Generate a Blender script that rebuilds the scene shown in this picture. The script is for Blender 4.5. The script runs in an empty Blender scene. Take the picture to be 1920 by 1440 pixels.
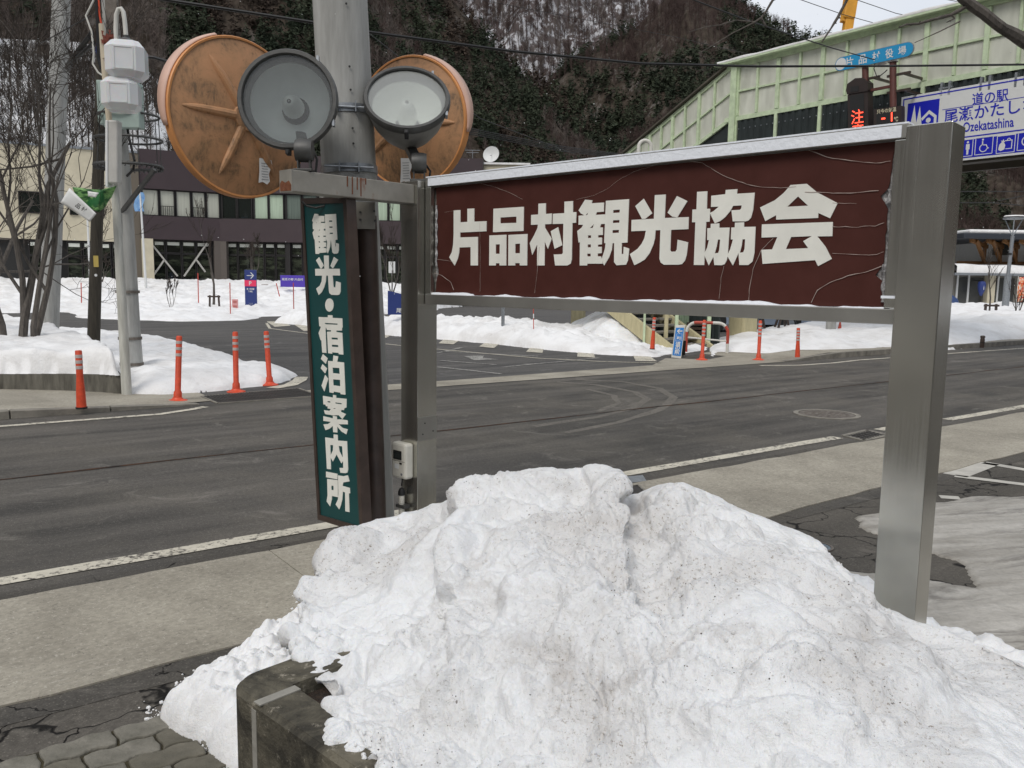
import bpy, bmesh, math, random
import numpy as np
from mathutils import Vector, Matrix
random.seed(7); np.random.seed(7)
S = bpy.context.scene
COL = S.collection

# ------------------------------------------------------------------ camera
F = 1553.0; EYE = 1.55
PITCH = math.atan(191 / F); ROLL = math.radians(0.85)
FWD = np.array([0, math.cos(PITCH), -math.sin(PITCH)])
_up = np.array([0, math.sin(PITCH), math.cos(PITCH)]); _r = np.array([1.0, 0, 0])
RIGHT = math.cos(ROLL) * _r + math.sin(ROLL) * _up
UP = -math.sin(ROLL) * _r + math.cos(ROLL) * _up
cam = bpy.data.cameras.new('camera'); cam_o = bpy.data.objects.new('camera', cam); COL.objects.link(cam_o)
cam.sensor_width = 36; cam.lens = F / 1920 * 36; cam.clip_start = .05; cam.clip_end = 6000
_m = Matrix.Identity(4)
for i in range(3):
    _m[i][0] = RIGHT[i]; _m[i][1] = UP[i]; _m[i][2] = -FWD[i]
_m[2][3] = EYE
cam_o.matrix_world = _m
S.camera = cam_o

# ------------------------------------------------------------------ world, sun, exposure
W = bpy.data.worlds.new('World'); S.world = W; W.use_nodes = True
nt = W.node_tree; nt.nodes.clear()
SUN_EL = math.radians(48); SUN_AZ = math.radians(205)
sky = nt.nodes.new('ShaderNodeTexSky'); sky.sky_type = 'NISHITA'; sky.sun_disc = False
sky.sun_elevation = SUN_EL; sky.sun_rotation = SUN_AZ; sky.dust_density = 3; sky.altitude = 800
tc = nt.nodes.new('ShaderNodeTexCoord')
mp = nt.nodes.new('ShaderNodeMapping'); mp.inputs['Scale'].default_value = (1, 1, 3)
cl = nt.nodes.new('ShaderNodeTexNoise'); cl.inputs['Scale'].default_value = 2.2; cl.inputs['Detail'].default_value = 6
cr = nt.nodes.new('ShaderNodeValToRGB')
cr.color_ramp.elements[0].position = .3; cr.color_ramp.elements[0].color = (7.3, 7.75, 8.5, 1)
cr.color_ramp.elements[1].position = .7; cr.color_ramp.elements[1].color = (9.4, 9.5, 9.7, 1)
mx = nt.nodes.new('ShaderNodeMix'); mx.data_type = 'RGBA'; mx.inputs[0].default_value = .82
bg = nt.nodes.new('ShaderNodeBackground'); bg.inputs['Strength'].default_value = .088
out = nt.nodes.new('ShaderNodeOutputWorld')
L = nt.links.new
L(tc.outputs['Generated'], mp.inputs['Vector']); L(mp.outputs[0], cl.inputs['Vector']); L(cl.outputs[0], cr.inputs[0])
L(sky.outputs[0], mx.inputs[6]); L(cr.outputs[0], mx.inputs[7]); L(mx.outputs[2], bg.inputs[0]); L(bg.outputs[0], out.inputs[0])
sun = bpy.data.lights.new('sun', 'SUN'); sun.energy = 1.35; sun.angle = math.radians(25); sun.color = (1, .95, .88)
sun_o = bpy.data.objects.new('sun', sun); COL.objects.link(sun_o)
_sd = Vector((math.sin(SUN_AZ) * math.cos(SUN_EL), math.cos(SUN_AZ) * math.cos(SUN_EL), math.sin(SUN_EL)))
sun_o.rotation_euler = _sd.to_track_quat('Z', 'Y').to_euler(); sun_o.location = (0, 0, 60)
S.view_settings.view_transform = 'Standard'; S.view_settings.look = 'None'
S.view_settings.exposure = 0.27; S.view_settings.gamma = 1; S.view_settings.use_curve_mapping = False
S.render.engine = 'CYCLES'; S.cycles.max_bounces = 6

# ------------------------------------------------------------------ measuring helpers (photo pixel -> point of the place)
def ray(x, y): return FWD + RIGHT * (x - 960) / F - UP * (y - 720) / F
E0 = np.array([0, 0, EYE])
def G(x, y, z=0.0):
    d = ray(x, y); return d * ((z - EYE) / d[2]) + E0
def D(x, y, Y):
    d = ray(x, y); return d * (Y / d[1]) + E0
def onp(x, y, P, N):
    P = np.array(P, float); d = ray(x, y); return d * (((P - E0) @ N) / (d @ N)) + E0
RA = math.radians(53.5)
U = np.array([math.sin(RA), math.cos(RA), 0]); NN = np.array([-U[1], U[0], 0])   # along / across the road
def R2(u, n, z=0.0): p = U * u + NN * n; return np.array([p[0], p[1], z])
def unR(p): p = np.array([p[0], p[1], 0]); return float(p @ U), float(p @ NN)

# ------------------------------------------------------------------ noise (vectorised)
_perm = np.random.RandomState(3).permutation(256); _perm = np.concatenate([_perm, _perm, _perm])
_grad = np.random.RandomState(4).normal(size=(256, 3)); _grad /= np.linalg.norm(_grad, axis=1)[:, None]
def perlin(p):
    p = np.asarray(p, float); i = np.floor(p).astype(int); f = p - i; i &= 255
    w = f * f * f * (f * (f * 6 - 15) + 10); r = 0
    for a in (0, 1):
        for b in (0, 1):
            for c in (0, 1):
                h = _perm[_perm[_perm[(i[:, 0] + a) & 255] + ((i[:, 1] + b) & 255)] + ((i[:, 2] + c) & 255)]
                g = _grad[h]; d = ((f - [a, b, c]) * g).sum(1)
                r = r + d * (w[:, 0] if a else 1 - w[:, 0]) * (w[:, 1] if b else 1 - w[:, 1]) * (w[:, 2] if c else 1 - w[:, 2])
    return r * 1.6
def fbm(p, sc, octv=4, gain=.5):
    p = np.asarray(p, float); r = 0; a = 1
    for o in range(octv):
        r = r + a * perlin(p * sc + 17.3 * o); sc *= 2.03; a *= gain
    return r
def billow(p, sc, octv=3, gain=.5):
    p = np.asarray(p, float); r = 0; a = 1
    for o in range(octv):
        r = r + a * (np.abs(perlin(p * sc + 31.7 * o)) * 2 - .6); sc *= 2.1; a *= gain
    return r

# ------------------------------------------------------------------ object helpers
MW = {}
def tag(o, label=None, cat=None, group=None, kind=None):
    if label: o['label'] = label
    if cat: o['category'] = cat
    if group: o['group'] = group
    if kind: o['kind'] = kind
    return o
def thing(name, label, cat, loc=(0, 0, 0), rz=0.0, group=None):
    o = bpy.data.objects.new(name, None); COL.objects.link(o); o.empty_display_size = .1
    o.location = loc; o.rotation_euler = (0, 0, rz); tag(o, label, cat, group)
    MW[o] = Matrix.Translation(Vector(loc)) @ Matrix.Rotation(rz, 4, 'Z'); return o
def link_mesh(name, verts, faces, mat, parent=None, world=False, smooth=False):
    me = bpy.data.meshes.new(name)
    verts = np.asarray(verts, float).reshape(-1, 3)
    if parent is not None and world:
        inv = np.array(MW[parent].inverted()); verts = verts @ inv[:3, :3].T + inv[:3, 3]
    me.from_pydata(verts.tolist(), [], faces); me.update()
    if mat: me.materials.append(mat)
    if smooth: me.shade_smooth()
    o = bpy.data.objects.new(name, me); COL.objects.link(o)
    if parent is not None: o.parent = parent; MW[o] = MW[parent]
    else: MW[o] = Matrix.Identity(4)
    return o
def copy_tree(o, loc=None, rz=None, parent=None, **kw):
    c = o.copy(); COL.objects.link(c)
    if parent is not None: c.parent = parent
    if loc is not None: c.location = loc
    if rz is not None: c.rotation_euler = (0, 0, rz)
    for k, v in kw.items(): c[k] = v
    for ch in list(o.children): copy_tree(ch, parent=c)
    return c
class MB:
    def __init__(s): s.v = []; s.f = []
    def add(s, v, f):
        k = len(s.v); s.v += [tuple(map(float, p)) for p in v]; s.f += [tuple(i + k for i in q) for q in f]; return s
    def box(s, c, d, ax=None):
        """c centre, d full sizes, ax optional three axis vectors"""
        c = np.array(c, float); X, Y, Z = (np.array(a, float) for a in (ax or ((1, 0, 0), (0, 1, 0), (0, 0, 1))))
        v = [c + X * d[0] / 2 * i + Y * d[1] / 2 * j + Z * d[2] / 2 * k for i in (-1, 1) for j in (-1, 1) for k in (-1, 1)]
        return s.add(v, [(0, 1, 3, 2), (4, 6, 7, 5), (0, 4, 5, 1), (2, 3, 7, 6), (0, 2, 6, 4), (1, 5, 7, 3)])
    def bar(s, a, b, w, h, up=(0, 0, 1)):
        a = np.array(a, float); b = np.array(b, float); X = b - a; l = np.linalg.norm(X); X /= l
        Y = np.cross(up, X); Y /= np.linalg.norm(Y); Z = np.cross(X, Y)
        return s.box((a + b) / 2, (l, w, h), (X, Y, Z))
    def tube(s, path, r, seg=10, cap=True):
        path = [np.array(p, float) for p in path]; n = len(path)
        rr = r if hasattr(r, '__len__') else [r] * n
        rings = []; t0 = None; nx = None
        for i, p in enumerate(path):
            t = path[min(i + 1, n - 1)] - path[max(i - 1, 0)]; t /= (np.linalg.norm(t) + 1e-12)
            if nx is None:
                a = np.array([0, 0, 1.]) if abs(t[2]) < .9 else np.array([1., 0, 0]); nx = np.cross(t, a)
            nx = nx - t * (nx @ t); nx /= np.linalg.norm(nx); ny = np.cross(t, nx)
            rings += [p + rr[i] * (nx * math.cos(2 * math.pi * k / seg) + ny * math.sin(2 * math.pi * k / seg)) for k in range(seg)]
        f = [(i * seg + k, i * seg + (k + 1) % seg, (i + 1) * seg + (k + 1) % seg, (i + 1) * seg + k) for i in range(n - 1) for k in range(seg)]
        if cap: f += [tuple(range(seg))[::-1], tuple((n - 1) * seg + k for k in range(seg))]
        return s.add(rings, f)
    def lathe(s, prof, o=(0, 0, 0), ax=(0, 0, 1), seg=24, x=None):
        """prof list of (radius, height along ax)"""
        ax = np.array(ax, float); ax /= np.linalg.norm(ax); a = np.array([0, 0, 1.]) if abs(ax[2]) < .9 else np.array([1., 0, 0])
        X = np.cross(ax, a); X /= np.linalg.norm(X); Y = np.cross(ax, X); o = np.array(o, float)
        v = [o + ax * h + r * (X * math.cos(2 * math.pi * k / seg) + Y * math.sin(2 * math.pi * k / seg)) for r, h in prof for k in range(seg)]
        f = [(i * seg + k, i * seg + (k + 1) % seg, (i + 1) * seg + (k + 1) % seg, (i + 1) * seg + k) for i in range(len(prof) - 1) for k in range(seg)]
        return s.add(v, f)
    def prism(s, poly, P, X, Y, Zd):
        """polygon (x,y) in plane P,X,Y extruded by vector Zd"""
        n = len(poly); P, X, Y, Zd = (np.array(q, float) for q in (P, X, Y, Zd))
        v = [P + X * a + Y * b for a, b in poly]; v += [p + Zd for p in v]
        return s.add(v, [tuple(range(n))[::-1], tuple(range(n, 2 * n))] + [(i, (i + 1) % n, n + (i + 1) % n, n + i) for i in range(n)])
    def build(s, name, mat, parent=None, world=False, smooth=False, bevel=0):
        o = link_mesh(name, s.v, s.f, mat, parent, world, False)
        bm = bmesh.new(); bm.from_mesh(o.data); bmesh.ops.recalc_face_normals(bm, faces=bm.faces)
        if bevel: bmesh.ops.bevel(bm, geom=bm.edges[:], offset=bevel, segments=2, affect='EDGES', profile=.5)
        bm.to_mesh(o.data); bm.free()
        if smooth:
            o.data.shade_smooth()
            try: o.data.set_sharp_from_angle(angle=math.radians(35))
            except Exception: pass
        return o
def tri_prism(loops, P, X, Y, Zd):
    """outline with holes (lists of (x,y)) -> triangulated front, back and side walls"""
    from mathutils.geometry import tessellate_polygon
    L3 = [[Vector((a, b, 0)) for a, b in lp] for lp in loops]
    tris = tessellate_polygon(L3); pts = [q for lp in loops for q in lp]; n = len(pts)
    P, X, Y, Zd = (np.array(q, float) for q in (P, X, Y, Zd))
    v = [P + X * a + Y * b for a, b in pts]; v += [p + Zd for p in v]
    f = [tuple(t) for t in tris] + [tuple(i + n for i in t)[::-1] for t in tris]; k = 0
    for lp in loops:
        m = len(lp); f += [(k + i, k + (i + 1) % m, n + k + (i + 1) % m, n + k + i) for i in range(m)]; k += m
    return v, f
def text_polys(body, offset=0.0):
    c = bpy.data.curves.new('lettering', 'FONT'); c.body = body; c.offset = offset; c.resolution_u = 3
    o = bpy.data.objects.new('lettering', c); COL.objects.link(o)
    dg = bpy.context.evaluated_depsgraph_get(); ev = o.evaluated_get(dg); m = ev.to_mesh()
    v = np.array([tuple(q.co) for q in m.vertices]).reshape(-1, 3); f = [tuple(p.vertices) for p in m.polygons]
    ev.to_mesh_clear(); bpy.data.objects.remove(o); bpy.data.curves.remove(c); return v, f
def text(name, body, mat, parent, P, X, Y, w=None, h=None, offset=0.0, lift=.003, centre=True):
    """flat lettering: fitted to width w and/or height h, centred on world point P"""
    v, f = text_polys(body, offset); lo = v.min(0); hi = v.max(0); v = v - (lo + hi) / 2
    sx = (w / (hi[0] - lo[0])) if w else None; sy = (h / (hi[1] - lo[1])) if h else None
    sx = sx or sy; sy = sy or sx
    P, X, Y = (np.array(q, float) for q in (P, X, Y)); Z = np.cross(X, Y)
    vv = P + np.outer(v[:, 0] * sx, X) + np.outer(v[:, 1] * sy, Y) + Z * lift
    return link_mesh(name, vv, f, mat, parent, True)

# ------------------------------------------------------------------ materials
MATS = {}
def mat(name, col, rough=.6, metal=0.0, var=.0, vs=8.0, bump=.0, bs=40.0, col2=None, stretch=(1, 1, 1), emit=0, spec=.5, alpha=1.0, trans=0, dist=.01, coord='Object'):
    if name in MATS: return MATS[name]
    m = bpy.data.materials.new(name); m.use_nodes = True; t = m.node_tree; b = t.nodes['Principled BSDF']
    b.inputs['Roughness'].default_value = rough; b.inputs['Metallic'].default_value = metal
    b.inputs['Specular IOR Level'].default_value = spec
    b.inputs['Base Color'].default_value = (*col, 1)
    if alpha < 1: b.inputs['Alpha'].default_value = alpha
    if trans: b.inputs['Transmission Weight'].default_value = trans
    if emit: b.inputs['Emission Color'].default_value = (*col, 1); b.inputs['Emission Strength'].default_value = emit
    if var or bump or col2:
        tcn = t.nodes.new('ShaderNodeTexCoord'); mpn = t.nodes.new('ShaderNodeMapping'); mpn.inputs['Scale'].default_value = stretch
        t.links.new(tcn.outputs[coord], mpn.inputs['Vector'])
    if var or col2:
        n = t.nodes.new('ShaderNodeTexNoise'); n.inputs['Scale'].default_value = vs; n.inputs['Detail'].default_value = 7; n.inputs['Roughness'].default_value = .62
        t.links.new(mpn.outputs[0], n.inputs['Vector'])
        r = t.nodes.new('ShaderNodeValToRGB'); r.color_ramp.elements[0].position = .3; r.color_ramp.elements[1].position = .7
        c2 = col2 if col2 else tuple(min(1, q * (1 + var)) for q in col); c1 = col if col2 else tuple(q * (1 - var) for q in col)
        r.color_ramp.elements[0].color = (*c1, 1); r.color_ramp.elements[1].color = (*c2, 1)
        t.links.new(n.outputs[0], r.inputs[0]); t.links.new(r.outputs[0], b.inputs['Base Color'])
    if bump:
        n2 = t.nodes.new('ShaderNodeTexNoise'); n2.inputs['Scale'].default_value = bs; n2.inputs['Detail'].default_value = 5
        t.links.new(mpn.outputs[0], n2.inputs['Vector'])
        bn = t.nodes.new('ShaderNodeBump'); bn.inputs['Strength'].default_value = bump; bn.inputs['Distance'].default_value = dist
        t.links.new(n2.outputs[0], bn.inputs['Height']); t.links.new(bn.outputs[0], b.inputs['Normal'])
    MATS[name] = m; return m
class NG:
    """tiny node graph helper"""
    def __init__(s, name, rough=.8, spec=.3):
        s.m = bpy.data.materials.new(name); s.m.use_nodes = True; s.t = s.m.node_tree; s.b = s.t.nodes['Principled BSDF']
        s.b.inputs['Roughness'].default_value = rough; s.b.inputs['Specular IOR Level'].default_value = spec
        s.tc = s.t.nodes.new('ShaderNodeTexCoord')
    def mapping(s, scale=(1, 1, 1), rot=(0, 0, 0), loc=(0, 0, 0)):
        n = s.t.nodes.new('ShaderNodeMapping'); n.inputs['Scale'].default_value = scale; n.inputs['Rotation'].default_value = rot; n.inputs['Location'].default_value = loc
        s.t.links.new(s.tc.outputs['Object'], n.inputs['Vector']); return n.outputs[0]
    def noise(s, vec, sc, det=6, rough=.6, dist=0):
        n = s.t.nodes.new('ShaderNodeTexNoise'); n.inputs['Scale'].default_value = sc; n.inputs['Detail'].default_value = det; n.inputs['Roughness'].default_value = rough; n.inputs['Distortion'].default_value = dist
        s.t.links.new(vec, n.inputs['Vector']); return n.outputs[0]
    def ramp(s, fac, a, b, ca=(0, 0, 0), cb=(1, 1, 1)):
        n = s.t.nodes.new('ShaderNodeValToRGB'); n.color_ramp.elements[0].position = a; n.color_ramp.elements[1].position = b
        n.color_ramp.elements[0].color = (*ca, 1); n.color_ramp.elements[1].color = (*cb, 1); s.t.links.new(fac, n.inputs[0]); return n.outputs[0]
    def mix(s, fac, a, b, mode='MIX'):
        n = s.t.nodes.new('ShaderNodeMix'); n.data_type = 'RGBA'; n.blend_type = mode
        for i, q in ((0, fac), (6, a), (7, b)):
            if isinstance(q, (tuple, float, int)): n.inputs[i].default_value = (*q, 1) if isinstance(q, tuple) else q
            else: s.t.links.new(q, n.inputs[i])
        return n.outputs[2]
    def math(s, op, a, b=0.0, clamp=False):
        n = s.t.nodes.new('ShaderNodeMath'); n.operation = op; n.use_clamp = clamp
        for i, q in ((0, a), (1, b)):
            if isinstance(q, (float, int)): n.inputs[i].default_value = q
            else: s.t.links.new(q, n.inputs[i])
        return n.outputs[0]
    def vor(s, vec, sc, feat='DISTANCE_TO_EDGE'):
        n = s.t.nodes.new('ShaderNodeTexVoronoi'); n.feature = feat; n.inputs['Scale'].default_value = sc; s.t.links.new(vec, n.inputs['Vector']); return n.outputs[0]
    def warp(s, vec, nsc, amt):
        n = s.t.nodes.new('ShaderNodeTexNoise'); n.inputs['Scale'].default_value = nsc; n.inputs['Detail'].default_value = 5; s.t.links.new(vec, n.inputs['Vector'])
        a = s.t.nodes.new('ShaderNodeVectorMath'); a.operation = 'MULTIPLY_ADD'; s.t.links.new(n.outputs[1], a.inputs[0]); a.inputs[1].default_value = (amt, amt, amt); s.t.links.new(vec, a.inputs[2]); return a.outputs[0]
    def sep(s, vec, k):
        n = s.t.nodes.new('ShaderNodeSeparateXYZ'); s.t.links.new(vec, n.inputs[0]); return n.outputs[k]
    def bump(s, h, strength, dist):
        n = s.t.nodes.new('ShaderNodeBump'); n.inputs['Strength'].default_value = strength; n.inputs['Distance'].default_value = dist
        s.t.links.new(h, n.inputs['Height']); s.t.links.new(n.outputs[0], s.b.inputs['Normal'])
    def col(s, c): s.t.links.new(c, s.b.inputs['Base Color']); return s.m

def road_mat(name, base, hi, brown, crackscale=0, crackcol=(.008, .007, .006), crackw=.02, wet=0):
    g = NG(name, .82, .25); v = g.mapping(rot=(0, 0, -(math.pi / 2 - RA)))     # x runs along the road
    vs = g.mapping(scale=(.12, 1, 1), rot=(0, 0, -(math.pi / 2 - RA)))
    # streaks: rotate first, then stretch
    n0 = g.t.nodes.new('ShaderNodeMapping'); n0.inputs['Scale'].default_value = (.09, 1.0, 1); g.t.links.new(v, n0.inputs['Vector'])
    st = g.noise(n0.outputs[0], 2.6, 5, .55, .3)
    mo = g.noise(v, .7, 6, .65, .2); fine = g.noise(v, 130, 3, .8)
    c = g.mix(g.ramp(st, .36, .66), base, hi)
    c = g.mix(g.math('MULTIPLY', g.ramp(mo, .45, .7), .55), c, brown)
    c = g.mix(.55, c, g.ramp(fine, .25, .75, (.35, .35, .35), (1.5, 1.5, 1.5)), 'MULTIPLY')
    co = g.noise(v, 34, 4, .85); c = g.mix(.7, c, g.ramp(co, .3, .7, (.55, .55, .55), (1.4, 1.4, 1.4)), 'MULTIPLY'); gr = g.vor(v, 60, 'F1'); c = g.mix(g.ramp(gr, .12, .26, (.55, .55, .55), (0, 0, 0)), c, tuple(q * 2.0 for q in hi)); sa = g.noise(v, 2.1, 7, .78, 1.2); c = g.mix(g.math('MULTIPLY', g.ramp(sa, .56, .7), .45), c, tuple(min(1, q * 2.3) for q in hi))
    if crackscale:
        wv = g.warp(v, 1.9, .75); e = g.vor(wv, crackscale); wid = g.noise(v, 3, 2)
        e = g.math('MULTIPLY', e, g.ramp(wid, .35, .6, (.6, .6, .6), (4.5, 4.5, 4.5)))
        cm = g.ramp(e, crackw * .35, crackw, (1, 1, 1), (0, 0, 0)); c = g.mix(cm, c, crackcol)
        g.bump(g.math('ADD', g.math('MULTIPLY', fine, .3), g.ramp(e, 0, crackw)), .6, .012)
    else: g.bump(fine, .5, .006)
    return g.col(c)
M = {}
M['road'] = road_mat('asphalt road', (.056, .053, .048), (.118, .109, .097), (.155, .14, .116))
M['side_road'] = road_mat('damp asphalt', (.062, .06, .059), (.115, .11, .104), (.095, .09, .083))
M['lot'] = road_mat('cracked asphalt', (.068, .062, .053), (.11, .1, .086), (.12, .108, .09), 2.3, crackw=.05)
M['gutter'] = road_mat('gutter asphalt', (.06, .056, .05), (.1, .092, .08), (.085, .075, .06), .8, crackw=.008)
def concrete_mat():
    g = NG('pavement concrete', .85, .25); v = g.mapping(rot=(0, 0, -(math.pi / 2 - RA)))
    a = g.noise(v, 1.1, 6, .65, .4); b = g.noise(v, 38, 4, .75); c = g.mix(g.ramp(a, .32, .7), (.235, .215, .175), (.4, .37, .305))
    c = g.mix(.6, c, g.ramp(b, .3, .7, (.6, .6, .6), (1.3, 1.3, 1.3)), 'MULTIPLY')
    n1 = g.t.nodes.new('ShaderNodeMapping'); n1.inputs['Scale'].default_value = (2.2, 40, 1); n1.inputs['Rotation'].default_value = (0, 0, 1.05); g.t.links.new(v, n1.inputs['Vector'])
    n2 = g.t.nodes.new('ShaderNodeMapping'); n2.inputs['Scale'].default_value = (2.0, 42, 1); n2.inputs['Rotation'].default_value = (0, 0, .25); g.t.links.new(v, n2.inputs['Vector'])
    s1 = g.ramp(g.noise(n1.outputs[0], 2.2, 3), .6, .72); s2 = g.ramp(g.noise(n2.outputs[0], 2.4, 3), .6, .72)
    patch = g.ramp(g.noise(v, 1.6, 3), .48, .6)
    c = g.mix(g.math('MULTIPLY', g.math('MULTIPLY', g.math('ADD', s1, s2, True), patch), .7), c, (.4, .38, .33))
    c = g.mix(g.math('MULTIPLY', g.ramp(g.noise(v, 55, 3, .8), .58, .66), .5), c, (.55, .52, .45)); c = g.mix(g.math('MULTIPLY', g.ramp(g.noise(v, 48, 3, .8), .6, .68), .6), c, (.1, .09, .075)); sp = g.vor(v, 34, 'F1'); c = g.mix(g.ramp(sp, .04, .09, (.75, .75, .75), (0, 0, 0)), c, (.07, .06, .05))
    g.bump(b, .4, .005); return g.col(c)
M['concrete'] = concrete_mat()
M['kerb'] = mat('kerb concrete', (.21, .195, .165), .9, var=.35, vs=5, bump=.5, bs=70, dist=.006)
M['wallc'] = mat('stained wall concrete', (.06, .055, .045), .9, col2=(.19, .18, .15), vs=4, stretch=(3, 3, .5), bump=.5, bs=50)
def paint_mat(name, colr, under, cover=.42):
    g = NG(name, .75, .3); v = g.mapping(); n = g.noise(v, 26, 6, .75); n2 = g.noise(v, 2.2, 3)
    k = g.ramp(g.math('ADD', n, g.math('MULTIPLY', n2, .35)), cover + .12, cover + .2)
    g.bump(n, .3, .003); return g.col(g.mix(k, under, g.mix(g.ramp(g.noise(v, 7, 5), .3, .7), colr, tuple(q * .72 for q in colr))))
M['line'] = paint_mat('worn road paint', (.62, .58, .48), (.09, .082, .072), .445)
M['line_faint'] = paint_mat('faint road paint', (.4, .39, .36), (.08, .078, .076), .5)
M['line_fresh'] = paint_mat('parking paint', (.52, .5, .45), (.08, .075, .07), .25)
def snow_mat(name, col=(.86, .88, .9), dirt=(.2, .15, .1), specks=1.0, dirt_hollow=.5, sss=.25, bs=22, bstr=.55, shift=0):
    g = NG(name, .55, .35); v = g.mapping(loc=(shift, 0, 0)); big = g.noise(v, 1.5, 5, .6, .3)
    dm = g.ramp(big, .44, .68)
    c = g.mix(g.math('MULTIPLY', dm, dirt_hollow), col, (.43, .39, .35))
    b3 = g.noise(g.mapping(loc=(shift * 3, 1.7, .4)), 2.6, 6, .7, .6); c = g.mix(g.math('MULTIPLY', g.ramp(b3, .58, .74), dirt_hollow * 1.15), c, (.3, .255, .215))  # darker dirt smears that also put the shade of hollows into the colour
    sn = g.noise(v, 75, 4, .85); sm = g.math('MULTIPLY', g.ramp(sn, .57, .66), g.ramp(big, .45, .6))
    c = g.mix(g.math('MULTIPLY', sm, specks), c, dirt)
    vv = g.warp(v, 3, .2); vo = g.vor(vv, 26, 'F1'); rare = g.ramp(g.noise(v, 5, 3), .5, .62)
    c = g.mix(g.math('MULTIPLY', g.math('MULTIPLY', g.ramp(vo, .045, .085, (1, 1, 1), (0, 0, 0)), rare), .85 * specks), c, (.09, .06, .04))
    g.b.inputs['Subsurface Weight'].default_value = sss; g.b.inputs['Subsurface Radius'].default_value = (.02, .024, .03); g.b.inputs['Subsurface Scale'].default_value = .6
    f1 = g.noise(v, bs, 6, .7); f2 = g.noise(v, bs * 7, 3, .7)
    g.bump(g.math('ADD', f1, g.math('MULTIPLY', f2, .3)), bstr, .02); return g.col(c)
M['snow'] = snow_mat('snow', (.82, .82, .82), specks=.35, dirt_hollow=.3, sss=0, bs=5, bstr=.9)
M['pile'] = snow_mat('ploughed snow', (.85, .862, .872), specks=.9, dirt_hollow=.42, sss=.3, shift=.6, bstr=.8, bs=26)
M['pile_clean'] = snow_mat('clean crusty snow', (.82, .825, .83), specks=.2, dirt_hollow=.2, sss=.3)
M['frost'] = mat('frost', (.8, .83, .88), .6, bump=.4, bs=60)
def steel_mat(name, base=(.55, .54, .49), r=.22, metal=.92, axis=2):
    g = NG(name, r, .5); g.b.inputs['Metallic'].default_value = metal
    sc = [170, 170, 170]; sc[axis] = .9; v = g.mapping(scale=tuple(sc)); n = g.noise(v, 1, 4, .6)
    v2 = g.mapping(); big = g.noise(v2, 2.4, 4, .6)
    c = g.mix(g.ramp(big, .3, .7), tuple(q * .82 for q in base), tuple(min(1, q * 1.12) for q in base))
    c = g.mix(.2, c, g.ramp(n, .3, .7, (.9, .9, .9), (1.06, 1.06, 1.06)), 'MULTIPLY')
    g.t.links.new(g.ramp(n, .2, .8, (r - .03,) * 3, (r + .06,) * 3), g.b.inputs['Roughness']); g.bump(n, .015, .001); return g.col(c)
M['steel'] = steel_mat('brushed stainless steel'); M['steel_h'] = steel_mat('dull steel rail', (.38, .37, .34), .42, .8, 0)
M['galv'] = mat('galvanised steel', (.3, .32, .34), .45, .7, var=.25, vs=30)
M['dark_metal'] = mat('dark grey painted metal', (.075, .075, .072), .5, .3, var=.25, vs=14, bump=.1)
M['grey_metal'] = mat('grey painted housing', (.22, .218, .205), .5, .2, var=.2, vs=9, bump=.15, bs=30)
M['brown_frame'] = mat('brown painted steel', (.055, .038, .031), .38, .1, var=.3, vs=9, bump=.1)
M['black'] = mat('black rubber', (.012, .012, .012), .6)
M['white_plastic'] = mat('off white plastic', (.62, .6, .53), .45, var=.08, vs=12)
M['paper'] = mat('white sheet', (.72, .73, .72), .5, var=.05)
M['letter'] = mat('cut vinyl lettering', (.76, .755, .69), .55, var=.09, vs=5, bump=.08, bs=14)
M['orange'] = mat('marker orange', (.62, .07, .025), .5, var=.2, vs=20)
M['reflect'] = mat('grey reflective band', (.5, .44, .42), .4, var=.1)
M['bark'] = mat('grey bark', (.05, .043, .037), .9, col2=(.13, .115, .1), vs=12, stretch=(3, 3, .6), bump=.7, bs=30)
M['twig'] = mat('dark twigs', (.035, .026, .02), .9, var=.4, vs=3)
M['pole_concrete'] = mat('spun concrete', (.25, .25, .235), .85, col2=(.43, .43, .41), vs=3, stretch=(4, 4, .5), bump=.4, bs=60, dist=.004)
M['wood_pole'] = mat('dark wooden pole', (.05, .043, .032), .9, var=.4, vs=6, stretch=(6, 6, .4), bump=.5)
M['black_wire'] = mat('black cable sheath', (.01, .01, .01), .5)
M['glass_dark'] = mat('dark window glass', (.012, .016, .014), .08, spec=.8)
M['white_paint'] = mat('white painted steel', (.62, .61, .56), .5, var=.1, vs=5)
M['red_paint'] = mat('red painted steel', (.42, .06, .035), .5, var=.2, vs=5)
M['cream'] = mat('cream render', (.56, .51, .385), .85, var=.1, vs=2, bump=.2)
M['maroon'] = mat('maroon cladding', (.043, .028, .032), .6, var=.1, vs=1)
M['cream_pillar'] = mat('cream painted concrete', (.46, .41, .25), .75, var=.15, vs=4, stretch=(3, 3, .7), bump=.2)
M['green_steel'] = mat('pale green painted steel', (.52, .62, .42), .55, var=.18, vs=6, bump=.15)
M['dark_sheet'] = mat('dark corrugated sheet', (.028, .036, .036), .45, .2, var=.25, vs=3)
M['navy'] = mat('navy sign face', (.02, .04, .18), .5); M['pink'] = mat('pink sign band', (.75, .04, .12), .5)
M['blue'] = mat('blue sign face', (.01, .19, .55), .4); M['royal'] = mat('royal blue sign face', (.006, .012, .42), .4)
M['purple'] = mat('purple sign face', (.075, .04, .38), .5)
M['sign_white'] = mat('white sign face', (.66, .67, .66), .45, var=.03)
M['led'] = mat('red light diodes', (1, .07, .035), .5, emit=2.2); M['amber'] = mat('pale printed letters', (.65, .6, .42), .5)
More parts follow.
